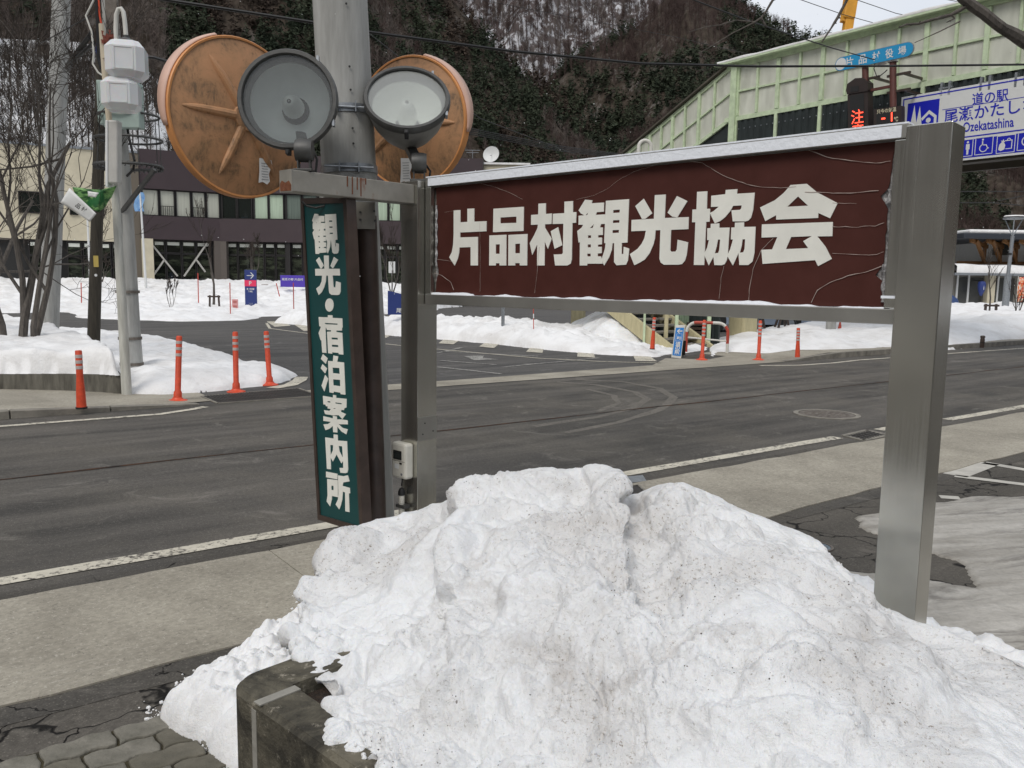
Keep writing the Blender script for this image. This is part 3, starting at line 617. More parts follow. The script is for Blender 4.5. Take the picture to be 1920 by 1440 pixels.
P3 = Gd.reshape(-1, 3); N3 = nm.reshape(-1, 3)
wv = P3 + .07 * np.stack([fbm(P3 + 5, 2.2, 3), fbm(P3 + 9, 2.2, 3), fbm(P3 + 13, 2.2, 3)], 1)
disp = .06 * fbm(wv, 2.0, 2) + .046 * billow(wv, 3.6, 2, .5) - .035 * np.clip(.12 - np.abs(perlin(wv * 4.3 + 50)), 0, .12) / .12 * np.clip(perlin(P3 * 1.3 + 70) + .25, 0, 1) + .016 * fbm(wv, 8, 3) * (1 + fbm(P3, 1.5, 2)) + .011 * billow(wv, 14, 3, .6) * (.8 + fbm(P3 + 3, 1.7, 2)) + .005 * fbm(wv, 40, 3, .6)
calm = np.clip((P3[:, 0] - .55) / .5, 0, 1) * .55                              # the right flank is smoother
rows_i = np.repeat(np.arange(NR_), NC_) / NR_; sil = np.exp(-((rows_i - 2 / (nr + 2)) / .05) ** 2) * .75
disp = disp * (1 - calm) * (1 - sil)
# a few fallen slabs and gullies
for (px, py, Y, r, a) in ((900, 1180, 2.62, .10, -.05), (960, 1330, 2.05, .10, .06), (880, 1080, 3.0, .16, .03), (700, 1290, 2.3, .12, -.06), (1000, 1250, 2.35, .16, -.04), (650, 1330, 2.12, .09, .05), (1130, 900, 3.2, .12, .02), (1330, 1110, 2.7, .15, -.035), (800, 1010, 3.4, .2, .02), (1180, 1290, 2.15, .25, .03), (980, 1420, 1.85, .12, -.05)):
    c = D(px, py, Y); disp = disp + a * np.exp(-(((P3 - c) ** 2).sum(1)) / r ** 2)
V = P3 + N3 * disp[:, None]
idx = np.arange(NR_ * NC_).reshape(NR_, NC_); Fq = np.stack([idx[:-1, :-1], idx[:-1, 1:], idx[1:, 1:], idx[1:, :-1]], -1).reshape(-1, 4)
o = link_mesh('snow_pile', V, Fq.tolist(), M['pile'], smooth=True); tag(o, 'huge dirty ploughed snow pile in front of the brown sign', 'snow pile')
def crumbs(name, label, pts, rmin, rmax, mt, seed):
    rs_ = np.random.RandomState(seed); t = (1 + 5 ** .5) / 2
    bv = np.array([(-1, t, 0), (1, t, 0), (-1, -t, 0), (1, -t, 0), (0, -1, t), (0, 1, t), (0, -1, -t), (0, 1, -t), (t, 0, -1), (t, 0, 1), (-t, 0, -1), (-t, 0, 1)]) / 1.9
    bf = np.array([(0, 11, 5), (0, 5, 1), (0, 1, 7), (0, 7, 10), (0, 10, 11), (1, 5, 9), (5, 11, 4), (11, 10, 2), (10, 7, 6), (7, 1, 8), (3, 9, 4), (3, 4, 2), (3, 2, 6), (3, 6, 8), (3, 8, 9), (4, 9, 5), (2, 4, 11), (6, 2, 10), (8, 6, 7), (9, 8, 1)])
    VV, FF = [], []
    for k, p in enumerate(pts):
        r = rmin + (rmax - rmin) * rs_.rand() ** 3; VV.append(p + bv * r * rs_.uniform(.6, 1.3, 3) * rs_.uniform(.75, 1.25, (12, 1))); FF.append(bf + 12 * k)
    o = link_mesh(name, np.concatenate(VV), np.concatenate(FF).tolist(), mt, smooth=True); tag(o, label, None, None, 'stuff'); return o
_rs = np.random.RandomState(8); vis = np.where(rows_i > 2.2 / (nr + 2))[0]; dens = fbm(P3, 2.5, 3)
pick = vis[_rs.randint(0, len(vis), 5200)]; pick = pick[dens[pick] > .12]
crumbs('snow_crumbs', 'crumbled snow and ice grains clinging to the big pile', V[pick], .0015, .0065, M['pile'], 3)
pick = vis[_rs.randint(0, len(vis), 5000)]; pick = pick[fbm(P3[pick] + 7, 2.2, 2) > .3]
M['grit'] = mat('dark road grit', (.05, .038, .028), .9, var=.4, vs=50)
crumbs('grit', 'dark road grit sprinkled in patches over the snow pile', V[pick], .0007, .0024, M['grit'], 4)
gp = []
for k in range(420):
    q = [(300, 1340), (330, 1385), (375, 1410), (410, 1440), (440, 1300), (360, 1290), (470, 1225), (560, 1130)][_rs.randint(8)]; p = G(q[0] + _rs.normal() * 16, q[1] + _rs.normal() * 14); gp.append(p + [0, 0, .004])
crumbs('snow_crumbs', 'loose snow crumbs along the foot of the left apron', np.array(gp), .002, .011, M['pile_clean'], 5)
# apron of cleaner snow spilling to the left of the planter, and snow behind the right post
snow_bank('snow_pile', 'white crusty snow spilling onto the paving left of the planter', [G(305, 1345), G(318, 1372), G(350, 1392), G(380, 1400), G(410, 1432), G(470, 1500), G(620, 1420), G(800, 1200), G(900, 1080), G(820, 1030), G(760, 1030), G(680, 1050), G(640, 1085), G(590, 1150), G(530, 1205), G(460, 1238), G(390, 1282), G(335, 1308)], .17, .17, .007, .05, 3.2, M['pile_clean'], .75, edge=.03, bill=.03)
snow_bank('snow_pile', 'thin white snow edge behind the wide steel post', [G(1480, 1050), G(1560, 1085), G(1620, 1120), G(1700, 1170), G(1780, 1205), G(1850, 1240), G(1900, 1262), G(1990, 1310), G(2200, 1440), G(1900, 1560), G(1650, 1400), G(1450, 1200)], .14, .12, .014, .03, 3, M['pile_clean'], .6, edge=.03, bill=.02)
# ================================================================== THE BIG BROWN SIGN
PW = .14; YR = 2.7
Rt = D(1787, 226, YR); ZT = Rt[2]
d_ = ray(783, 338); Lt = d_ * ((ZT - EYE) / d_[2]) + E0
sg = (Rt - Lt) * [1, 1, 0]; sg /= np.linalg.norm(sg); ng = np.array([-sg[1], sg[0], 0])     # along the sign, away from the road
sign = thing('tourist_sign', 'large brown tourist association sign with white lettering between two stainless steel posts', 'sign', (float((Lt[0] + Rt[0]) / 2), float((Lt[1] + Rt[1]) / 2), 0))
def post(e, name='post'):
    c = np.array([e[0], e[1], 0]) - sg * PW / 2 + ng * PW / 2
    MB().box(c + [0, 0, ZT / 2 - .05], (PW, PW, ZT + .1), (sg, ng, (0, 0, 1))).build(name, M['steel'], sign, True, bevel=.003)
    return c
cR = post(Rt); cL = post(Lt)
PFr = Rt + ng * .05                                                      # front plane of the frame
def F2(x, y, back=0.0): return onp(x, y, PFr + ng * back, ng)
a0 = 0.0; zb0, zb1, zt1, zt0 = 1.425, 1.478, 2.045, 2.092
base = np.array([Lt[0], Lt[1], 0]) + ng * .05; Ls = float((Rt - Lt) @ sg) - PW
def sp(a, z, b=0.0): return base + sg * a + [0, 0, z] + ng * b
mb = MB(); mb.box(sp(Ls / 2, (zt0 + zt1) / 2 + .001, .026), (Ls - .012, .056, zt0 - zt1), (sg, ng, (0, 0, 1))); mb.build('top_rail', M['steel_h'], sign, True, bevel=.003)
MB().box(sp(Ls / 2, zt0 + .004, .026), (Ls - .02, .058, .006), (sg, ng, (0, 0, 1))).build('frost_layer', M['frost'], sign, True)
MB().box(sp(Ls / 2, zt1 + .024, -.0035), (Ls - .06, .003, .04), (sg, ng, (0, 0, 1))).build('frost_layer', M['frost'], sign, True)
MB().box(sp(Ls / 2, (zb0 + zb1) / 2, .026), (Ls - .012, .056, zb1 - zb0), (sg, ng, (0, 0, 1))).build('bottom_rail', M['steel_h'], sign, True, bevel=.003)
for a in (.028, Ls - .028): MB().box(sp(a, (zb1 + zt1) / 2, .026), (.044, .056, zt1 - zb1 - .004), (sg, ng, (0, 0, 1))).build('side_rail', M['steel'], sign, True, bevel=.003)
g = NG('brown sign film', .6, .22); v = g.mapping(); zz = g.sep(v, 2); n_ = g.noise(v, 9, 5)
g.b.inputs['Roughness'].default_value = .6; M['sign_brown'] = g.col(g.mix(g.ramp(n_, .3, .7), (.056, .0155, .011), (.07, .021, .016)))
# film panel, shrunk and curled away from the left and right rails
PB = .030
edge = []
zs = np.linspace(zb1 + .002, zt1 - .002, 26)
rl = [.052 + .012 * max(0, math.sin(math.pi * (z - zb1) / .56)) ** .5 + (.02 * math.exp(-((z - 1.60) / .03) ** 2)) + random.uniform(-.002, .002) for z in zs]
rr = [Ls - .052 - .014 * max(0, math.sin(math.pi * (z - zb1) / .56)) ** .4 - (.03 * math.exp(-((z - 1.86) / .02) ** 2)) - (.03 * math.exp(-((z - 1.60) / .02) ** 2)) - random.uniform(0, .006) for z in zs]
poly = [(a, z) for a, z in zip(rl, zs)] + [(a, z) for a, z in zip(rr[::-1], zs[::-1])]
vv, ff = tri_prism([poly], base + ng * PB, sg, (0, 0, 1), ng * .004)
MB().add(vv, ff).build('panel', M['sign_brown'], sign, True)
M['ice'] = mat('glazed ice', (.5, .5, .5), .25, bump=.8, bs=40, dist=.02, col2=(.1, .09, .09), vs=45)
MB().box(sp(Ls / 2, (zb1 + zt1) / 2, PB + .012), (Ls - .09, .006, zt1 - zb1), (sg, ng, (0, 0, 1))).build('back_plate', M['ice'], sign, True)
def ice_strip(a0, z0, z1, w, name='ice_crust'):
    P = []; n = 26
    for k in range(n):
        z = z0 + (z1 - z0) * k / (n - 1)
        for j in range(5):
            a = a0 + (j / 4 - .5) * w * (1 + .5 * math.sin(z * 90)); P.append(sp(a, z, PB - .004 - .008 * math.sin(math.pi * j / 4) * (1 + .8 * float(perlin([[a * 60, z * 60, 2]])[0]))))
    link_mesh(name, P, [(k * 5 + j, k * 5 + j + 1, k * 5 + 6 + j, k * 5 + 5 + j) for k in range(n - 1) for j in range(4)], M['ice'], sign, True, True)
ice_strip(.066, 1.63, 1.95, .014); ice_strip(Ls - .062, 1.5, 1.63, .015); ice_strip(Ls - .064, 1.84, 1.885, .018)
# snow lying on the bottom rail
P = []; n = 160
for k in range(n):
    a = .05 + (Ls - .1) * k / (n - 1); h = max(.0005, .004 + .012 * float(fbm([[a * 6, 1, 8]], 1, 4)[0]) + (.007 if .02 < a < .35 or 1.5 < a < 1.9 else 0)) 
    for b, z in ((.004, 0), (.006, h * .7), (.02, h), (PB - .001, h)): P.append(sp(a, zb1 + z, b))
link_mesh('snow_ledge', P, [(k * 4 + j, k * 4 + 4 + j, k * 4 + 5 + j, k * 4 + 1 + j) for k in range(n - 1) for j in range(3)], M['frost'], sign, True, True)

Z6 = lambda p: (840 + p[0] / 5.0526, 340 + p[1] / 5.0526)
Z7 = lambda p: (1200 + p[0] / 5.0526, 340 + p[1] / 5.0526)
def chars(defs, conv, plane, N, mt, parent, thick=.003):
    for loops_list in defs:
        mb = MB()
        for q, loops in enumerate(loops_list):
            L3 = []
            for lp in loops:
                pts = [onp(*conv(p), plane, N) for p in lp]; L3.append([(float(p @ np.array([N[1], -N[0], 0])), float(p[2])) for p in pts])
            ax = np.array([N[1], -N[0], 0]); P0 = N * float(np.array(plane) @ N)
            vv, ff = tri_prism(L3, P0 - N * (thick + .0004 * q), ax, (0, 0, 1), N * thick); mb.add(vv, ff)
        mb.build('lettering', mt, parent, True)
KATA = [[[(57,275),(120,272),(120,388),(187,384),(187,260),(252,257),(251,382),(368,377),(367,473),(118,485),(118,531),(287,526),(286,797),(218,797),(218,623),(112,627),(108,680),(95,735),(66,798),(15,720),(40,670),(52,600),(57,500)]]]
SHINA = [[[(434,260),(722,241),(718,470),(430,482)],[(500,343),(652,334),(652,393),(500,398)]],
 [[(396,513),(557,506),(555,797),(492,797),(492,776),(456,776),(456,797),(394,797)],[(456,598),(495,596),(493,686),(456,686)]],
 [[(577,508),(757,499),(753,797),(684,797),(684,775),(640,775),(640,797),(575,797)],[(641,593),(687,590),(686,681),(641,681)]]]
MURA = [[[(860,212),(930,208),(930,309),(987,304),(984,404),(922,407),(922,440),(985,545),(949,640),(920,570),(917,797),(847,797),(849,598),(801,698),(778,585),(820,510),(852,440),(855,410),(790,413),(791,319),(858,314)]],
 [[(1107,193),(1188,187),(1187,293),(1220,291),(1216,393),(1182,395),(1176,740),(1165,780),(1135,797),(1019,797),(1005,693),(1080,691),(1092,680),(1097,402),(995,405),(998,308),(1106,301)]],
 [[(977,473),(1047,434),(1086,605),(1014,640)]]]
KAN = [[[(1302,174),(1372,180),(1363,208),(1481,201),(1479,288),(1413,292),(1404,318),(1492,313),(1492,403),(1452,405),(1443,437),(1470,437),(1470,508),(1425,511),(1425,533),(1462,533),(1461,597),(1423,600),(1423,620),(1460,620),(1459,680),(1421,684),(1421,711),(1452,711),(1470,780),(1322,780),(1322,797),(1251,797),(1253,575),(1240,580),(1228,470),(1268,440),(1285,412),(1240,412),(1241,326),(1296,322),(1262,305),(1240,275)],
  [(1306,320),(1332,296),(1324,319)],[(1349,443),(1386,404),(1374,441)],[(1329,513),(1359,512),(1359,536),(1329,537)],[(1327,598),(1357,597),(1357,625),(1327,626)],[(1323,686),(1355,685),(1355,711),(1323,711)]],
 [[(1500,185),(1719,169),(1703,580),(1650,583),(1648,688),(1665,688),(1668,620),(1720,638),(1708,750),(1690,790),(1600,795),(1577,765),(1578,585),(1562,587),(1555,650),(1530,720),(1483,797),(1458,740),(1475,690),(1490,640),(1497,587),(1483,585)],
  [(1569,273),(1632,268),(1630,296),(1568,300)],[(1566,370),(1629,366),(1627,392),(1565,395)],[(1562,463),(1624,460),(1622,487),(1561,490)]]]
HIKARI = [[[(-42,235),(38,165),(118,303),(52,356),(22,356)]],
 [[(144,131),(248,125),(238,348),(465,338),(462,453),(298,460),(290,655),(300,667),(340,665),(352,645),(360,553),(460,578),(445,700),(430,750),(400,785),(360,790),(230,790),(200,770),(188,735),(197,462),(151,464),(145,540),(130,600),(95,680),(50,740),(-5,773),(-50,795),(-92,690),(-20,640),(20,590),(45,540),(60,468),(-78,473),(-76,366),(135,355)]],
 [[(354,140),(453,188),(357,342),(310,335),(265,297)]]]
KYO = [[[(544,100),(641,94),(636,260),(667,260),(662,382),(630,385),(611,793),(513,793),(528,388),(496,388),(500,268),(538,266)]],
 [[(816,82),(926,74),(922,118),(1090,108),(1075,270),(1055,345),(1030,372),(1000,380),(882,380),(870,275),(950,270),(962,258),(967,228),(885,233),(860,280),(810,340),(760,378),(712,398),(665,300),(700,283),(750,240),(676,243),(679,137),(812,122)]],
 [[(675,403),(755,398),(755,440),(853,438),(835,700),(825,750),(805,785),(775,795),(708,793),(700,715),(655,797),(610,690),(640,630),(657,556),(640,557),(642,445),(673,443)],[(742,553),(764,552),(755,650),(745,678),(712,682),(730,620)]],
 [[(904,392),(990,388),(990,432),(1099,430),(1088,680),(1070,760),(1030,793),(945,793),(938,680),(884,797),(830,705),(860,640),(885,552),(865,550),(870,438),(902,436)],[(975,550),(1001,549),(995,640),(983,672),(950,676),(968,610)]]]
KAI = [[[(1430,35),(1582,24),(1680,105),(1875,207),(1803,350),(1692,300),(1690,347),(1293,363),(1293,320),(1190,377),(1140,248),(1280,180),(1365,110)],[(1398,241),(1500,143),(1595,231)]],
 [[(1158,408),(1830,385),(1825,520),(1683,522),(1760,620),(1820,735),(1690,803),(1662,747),(1165,782),(1153,648),(1255,645),(1305,528),(1155,533)],[(1435,528),(1632,519),(1549,567),(1597,633),(1385,642)]]]
pp = PFr + ng * PB
chars([KATA, SHINA, MURA, KAN], Z6, pp, ng, M['letter'], sign); chars([HIKARI, KYO, KAI], Z7, pp, ng, M['letter'], sign)
# cracks in the film: thin pale raised lips
M['lip'] = mat('pale film edge', (.42, .34, .3), .6)
Z5 = lambda p: (760 + p[0] / 1.7455, 200 + p[1] / 1.7455)
for ln, wd in (([(245,250),(300,265),(350,285),(385,303)],.0014),([(830,188),(750,212),(700,240),(660,270),(620,290),(560,305)],.001),([(935,178),(975,185),(1040,225),(1090,245),(1150,262),(1230,266),(1280,262)],.0022),
    ([(1315,140),(1380,165),(1440,175),(1500,183),(1560,185),(1590,178)],.0026),([(1310,280),(1400,283),(1480,282),(1550,275)],.0026),([(1400,393),(1480,394),(1540,390),(1568,380)],.0022),([(1400,480),(1470,484),(1545,485),(1566,475)],.002),
    ([(1330,640),(1350,600),(1390,575),(1450,553),(1510,540),(1560,522)],.003),([(1205,430),(1165,470),(1140,530),(1127,600),(1125,632)],.0022),([(1045,520),(1035,560),(1030,610),(1028,630)],.0014),([(440,460),(432,550),(425,610)],.0018),
    ([(245,380),(247,480),(246,605)],.0012),([(82,495),(110,500),(165,508)],.0016),([(85,540),(120,552),(150,575),(160,600)],.003),([(130,345),(175,338)],.001),([(1400,315),(1478,318)],.0014)):
    pts = [onp(*Z5(p), pp, ng) for p in ln]; Q = []
    for a, b in zip(pts[:-1], pts[1:]):
        m = max(2, int(np.linalg.norm(b - a) / .02)); Q += [a + (b - a) * k / m + np.array([0, 0, 1]) * random.uniform(-.0015, .0015) + sg * random.uniform(-.001, .001) for k in range(m)]
    Q.append(pts[-1]); Q = [p - ng * .0036 for p in Q]
    MB().tube(Q, [wd * .45 * random.uniform(.4, 1.3) for _ in Q], 5).build('film_crack', M['lip'], sign, True)
# small plate and sticker on the posts
q = onp(1663 + 2, 557, Rt, ng); MB().box(q - ng * .0015, (.045, .002, .009), (sg, ng, (0, 0, 1))).build('tape_scrap', M['frost'], sign, True)
MB().box(np.array([Lt[0], Lt[1], .74]) + ng * PW / 2 + sg * .002, (.004, PW * .98, .13), (sg, ng, (0, 0, 1))).build('cover_plate', M['steel_h'], sign, True)
mb = MB()
for a, z in ((-.02, .03), (-.035, -.03), (.04, -.02)): mb.lathe([(0, .002), (.004, .002), (.004, 0)], np.array([Lt[0], Lt[1], .74 + z]) + ng * (PW / 2 + a) + sg * .004, sg, 8)
mb.build('screw', M['black'], sign, True)

# ------------------------------------------------------------------ electricity timer box on the left post
tl = np.array([Lt[0], Lt[1], 0]) - sg * .0
tb = thing('timer_box', 'cream plastic electric timer box with conduit on the thin steel post', 'timer box', (float(cL[0]), float(cL[1] - .08), 0))
fc = cL - ng * (PW / 2 + .03) - sg * .022 + [0, 0, .56]
MB().box(fc, (.125, .06, .2), (sg, ng, (0, 0, 1))).build('housing', M['white_plastic'], tb, True, bevel=.014)
MB().box(fc - ng * .031 + [0, 0, .032] - sg * .006, (.07, .006, .05), (sg, ng, (0, 0, 1))).build('window', M['black'], tb, True, bevel=.002)
MB().box(fc - ng * .0345 + [0, 0, .03] - sg * .006, (.05, .002, .032), (sg, ng, (0, 0, 1))).build('display', mat('display', (.03, .035, .035), .2), tb, True)
MB().box(fc - ng * .030 + [0, 0, -.001], (.107, .002, .0025), (sg, ng, (0, 0, 1))).build('cover_seam', M['kerb'], tb, True)
MB().box(fc - ng * .030 + [0, 0, -.032] - sg * .012, (.035, .002, .026), (sg, ng, (0, 0, 1))).build('sticker', M['paper'], tb, True)
MB().box(fc - ng * .031 + [0, 0, -.012] + sg * .022, (.017, .006, .009), (sg, ng, (0, 0, 1))).build('button', M['black'], tb, True)
MB().lathe([(0, .004), (.007, .004), (.007, 0)], fc - ng * .029 + [0, 0, -.072] + sg * .03, -ng, 10).build('screw', M['galv'], tb, True)
cb = fc + [0, 0, -.09] + sg * .005 - ng * .004
MB().tube([cb, cb + [-.002, 0, -.03], cb + [-.006, 0, -.055]], .004, 6).build('cable', M['black_wire'], tb, True)
cd = fc * [1, 1, 0] - sg * .008
MB().lathe([(.003, .402), (.012, .398), (.02, .38), (.02, .36), (.017, .358)], cd, (0, 0, 1), 14).build('cap', M['black'], tb, True, smooth=True)
prof = [(.0155 + (.002 if k % 2 else 0), .36 - .006 * k) for k in range(62)]
MB().lathe(prof, cd, (0, 0, 1), 12).build('conduit', M['white_plastic'], tb, True, smooth=True)
MB().box(cd + [0, 0, .3] + sg * .012, (.07, .046, .017), (sg, ng, (0, 0, 1))).build('clamp', M['dark_metal'], tb, True)

# ------------------------------------------------------------------ concrete utility pole
tp = D(637, -10, 4.74); bt = D(690, 985, 4.74); ax_ = tp - bt; ax_ /= np.linalg.norm(ax_)
PR = .149; foot = bt - ax_ * (bt[2] + .05) / ax_[2]; head = foot + ax_ * 9
up_ = thing('utility_pole', 'thick grey concrete utility pole carrying the two traffic mirrors', 'utility pole', (float(foot[0]), float(foot[1]), 0))
MB().tube([foot, foot + ax_ * 2.0, foot + ax_ * 5, head], [.158, .151, .142, .13], 36).build('shaft', M['pole_concrete'], up_, True, smooth=True)
def pole_at(z): return foot + ax_ * ((z - foot[2]) / ax_[2])
def rad_at(z): return np.interp(z, [0, 2, 5, 9], [.158, .151, .142, .13])
def band(z, name='band'):
    c = pole_at(z); r = rad_at(z)
    MB().lathe([(r + .002, -.022), (r + .007, -.022), (r + .007, .022), (r + .002, .022)], c, ax_, 36).build(name, M['galv'], up_, True, smooth=True)
    tc_ = -c * [1, 1, 0] / np.linalg.norm(c[:2]); sd = np.array([-tc_[1], tc_[0], 0]); mb = MB()
    for s in (-1, 1):
        q = c + tc_ * (r * .96) + sd * s * r * .34; mb.box(q + tc_ * .02, (.006, .06, .055), (sd, tc_, (0, 0, 1)))
    q = c + tc_ * (r + .012); mb.tube([q - sd * .13, q + sd * .13], .006, 6); mb.build('bolt', M['galv'], up_, True)
band(2.47); band(1.955 + .2)
mb = MB()
for z in (2.68, 2.36, 2.28, 2.56, 3.0):
    c = pole_at(z); tc_ = -c * [1, 1, 0] / np.linalg.norm(c[:2]); mb.lathe([(0, .003), (.006, .003), (.006, 0)], c + tc_ * (rad_at(z) - .001) + np.array([.03, 0, 0]), tc_, 8)
mb.build('bolt_hole', M['black'], up_, True)

# ------------------------------------------------------------------ support beam from post to pole
bm_ = thing('support_beam', 'rust streaked square steel beam holding the floodlights beside the pole', 'beam', (float(cL[0]), float(cL[1]), 0))
g = NG('weathered painted steel', .55, .4); v = g.mapping(); vs_ = g.mapping(scale=(30, 30, 2)); r1 = g.noise(v, 5, 5, .6); r2 = g.noise(vs_, 1, 3)
c_ = g.mix(g.ramp(r1, .35, .65), (.2, .19, .165), (.29, .275, .24)); c_ = g.mix(g.math('MULTIPLY', g.ramp(r1, .6, .7), g.ramp(r2, .5, .62)), c_, (.17, .05, .02)); M['beam'] = g.col(c_)
M['rust'] = mat('rust', (.12, .035, .014), .85, col2=(.2, .075, .03), vs=40, bump=.5)
bz = D(755, 363, float(Lt[1]))[2]; e1 = np.array([Lt[0], Lt[1], bz]) - sg * PW * .55 + ng * .0; e0 = e1 - ng * .74
# beam stops against the post side; its left end is nearer the camera
MB().bar(e0, e1, .1, .1).build('beam', M['beam'], bm_, True, bevel=.004)
MB().box(e0 - ng * .002 + [0, 0, .001], (.104, .006, .102), (sg, ng, (0, 0, 1))).build('end_cap', M['beam'], bm_, True)
vv, ff = tri_prism([[(-.045, -.045), (.048, -.047), (.05, -.02), (.03, 0), (.0, -.008), (-.03, .004), (-.048, -.01)]], e0 - ng * .0065, sg, (0, 0, 1), ng * .001); MB().add(vv, ff).build('rust_patch', M['rust'], bm_, True)
for t, l in ((.42, .05), (.46, .085), (.5, .06), (.53, .09), (.57, .03)):
    q = e0 + (e1 - e0) * t - sg * .0 ; n_s = -sg
    q = e0 + (e1 - e0) * t + np.array([0, 0, .05 - l / 2]) + sg * .051
    MB().box(q, (.0015, .006, l), (sg, ng, (0, 0, 1))).build('rust_streak', M['rust'], bm_, True)

# ------------------------------------------------------------------ floodlights
M['reflector'] = mat('frosted reflector', (.86, .88, .86), .35, .0, var=.08, vs=5)
M['reflector2'] = mat('milky reflector', (.92, .93, .88), .5, 0, var=.04, vs=4)
M['bulb'] = mat('frosted bulb', (.9, .91, .87), .3, var=.06, vs=30)
def lens_mat(nm, a):
    m = bpy.data.materials.new(nm); m.use_nodes = True; t = m.node_tree; t.nodes.clear(); o = t.nodes.new('ShaderNodeOutputMaterial')
    mix = t.nodes.new('ShaderNodeMixShader'); tr = t.nodes.new('ShaderNodeBsdfTransparent'); tr.inputs[0].default_value = (.86, .9, .89, 1); gl = t.nodes.new('ShaderNodeBsdfGlossy'); gl.inputs['Roughness'].default_value = .05
    fr = t.nodes.new('ShaderNodeFresnel'); fr.inputs[0].default_value = 1.5; df = t.nodes.new('ShaderNodeBsdfDiffuse'); df.inputs[0].default_value = (.6, .62, .6, 1)
    m2 = t.nodes.new('ShaderNodeMixShader'); m2.inputs[0].default_value = a; t.links.new(tr.outputs[0], m2.inputs[1]); t.links.new(df.outputs[0], m2.inputs[2])
    t.links.new(fr.outputs[0], mix.inputs[0]); t.links.new(m2.outputs[0], mix.inputs[1]); t.links.new(gl.outputs[0], mix.inputs[2]); t.links.new(mix.outputs[0], o.inputs[0]); return m
M['lens'] = lens_mat('dusty lamp glass', .13); M['lens2'] = lens_mat('milky lamp glass', .4)
def floodlight(px, py, Y, R, nrm, foot_pt, label, lens, refl, depth=.34):
    c = D(px, py, Y); nrm = np.array(nrm, float); nrm /= np.linalg.norm(nrm)
    t = thing('floodlight', label, 'floodlight', tuple(map(float, c)))
    MB().lathe([(R, .0), (R * 1.0, -.03), (R * .97, -.06), (R * .86, -.14), (R * .66, -.22), (R * .48, -.27), (R * .4, -.275), (R * .38, -depth), (0, -depth)], c, nrm, 44).build('housing', M['grey_metal'], t, True, smooth=True)
    MB().lathe([(R * .93, .012), (R * .95, .022), (R * 1.02, .022), (R * 1.05, .008), (R * 1.05, -.012), (R * 1.03, -.022), (R * .99, -.022)], c, nrm, 44).build('rim', M['dark_metal'], t, True, smooth=True)
    MB().lathe([(0, .004), (R * .94, .004)], c, nrm, 44).build('glass', lens, t, True)
    MB().lathe([(R * .96, -.003), (R * .93, -.04), (R * .84, -.05)], c, nrm, 44).build('inner_rim', M['dark_metal'], t, True, smooth=True)
    MB().lathe([(R * .85, -.05), (R * .74, -.10), (R * .5, -.16), (R * .3, -.19), (R * .24, -.195)], c, nrm, 44).build('reflector', refl, t, True, smooth=True)
    MB().lathe([(.0, -.186), (R * .3, -.188)], c, nrm, 20).build('socket', M['black'], t, True)
    MB().lathe([(.0, -.02), (.014, -.022), (.024, -.03), (.038, -.05), (.054, -.1), (.055, -.14), (.045, -.17), (.03, -.2)], c, nrm, 18).build('bulb', M['bulb'], t, True, smooth=True)
    MB().lathe([(.004, -.016), (.010, -.018), (.012, -.024)], c, nrm, 12).build('bulb_tip', M['dark_metal'], t, True)
    side = np.cross(nrm, [0, 0, 1]); side /= np.linalg.norm(side); upv = np.cross(side, nrm)
    # U bracket under the housing and foot
    b0 = c - nrm * (depth - .05) - upv * R * .3; f = np.array(foot_pt, float)
    mb = MB(); mb.bar(f, f + [0, 0, .012], .09, .09, (0, 1, 0)); k = f + [0, 0, .1]
    for s in (-.028, .028): mb.bar(f + side * s, k + side * s, .05, .008, side)
    mb.bar(k - [0, 0, .02], b0, .05, .05, side); mb.build('bracket', M['dark_metal'], t, True, bevel=.002)
    MB().lathe([(0, .04), (.05, .04), (.055, .02), (.055, -.02), (.05, -.04), (0, -.04)], k, side, 18).build('hinge', M['dark_metal'], t, True, smooth=True)
    lt = c - upv * (R * 1.04)
    MB().box(lt - upv * .008 - nrm * .01, (.022, .05, .03), (side, nrm, upv)).box(lt - upv * .016 + nrm * .006, (.012, .03, .02), (side, nrm, upv)).build('latch', M['black'], t, True, bevel=.002)
    for a in (2.2, 3.6):
        q = c + (side * math.cos(a) + upv * math.sin(a)) * R * 1.06; MB().box(q, (.012, .03, .03), (side, nrm, upv)).build('clip', M['galv'], t, True)
    MB().tube([b0 - nrm * .02, b0 - side * .05 - [0, 0, .05], f - side * .06 + [0, 0, .06], f - side * .05 - [0, 0, .02]], .006, 6).build('cable', M['black_wire'], t, True)
    return t
e0t = e0 + ng * .1 + [0, 0, .052]
cv = lambda px, py: -ray(px, py) / np.linalg.norm(ray(px, py))
v1 = cv(540, 187); n1_ = v1 + np.array([-.2, 0, .28])
floodlight(540, 187, 4.22, .234, n1_, e0t, 'round grey floodlight with visible bulb, left of the pole', M['lens'], M['reflector'])
v2 = cv(763, 186); n2_ = v2 * math.cos(math.radians(41)) + np.array([-.02, 0, 1]) * math.sin(math.radians(41)) * 1.0
floodlight(763, 186, 4.6, .222, n2_, np.array([cL[0], cL[1], ZT + .002]), 'milky round floodlight tilted upwards, on top of the thin steel post', M['lens2'], M['reflector2'], .3)

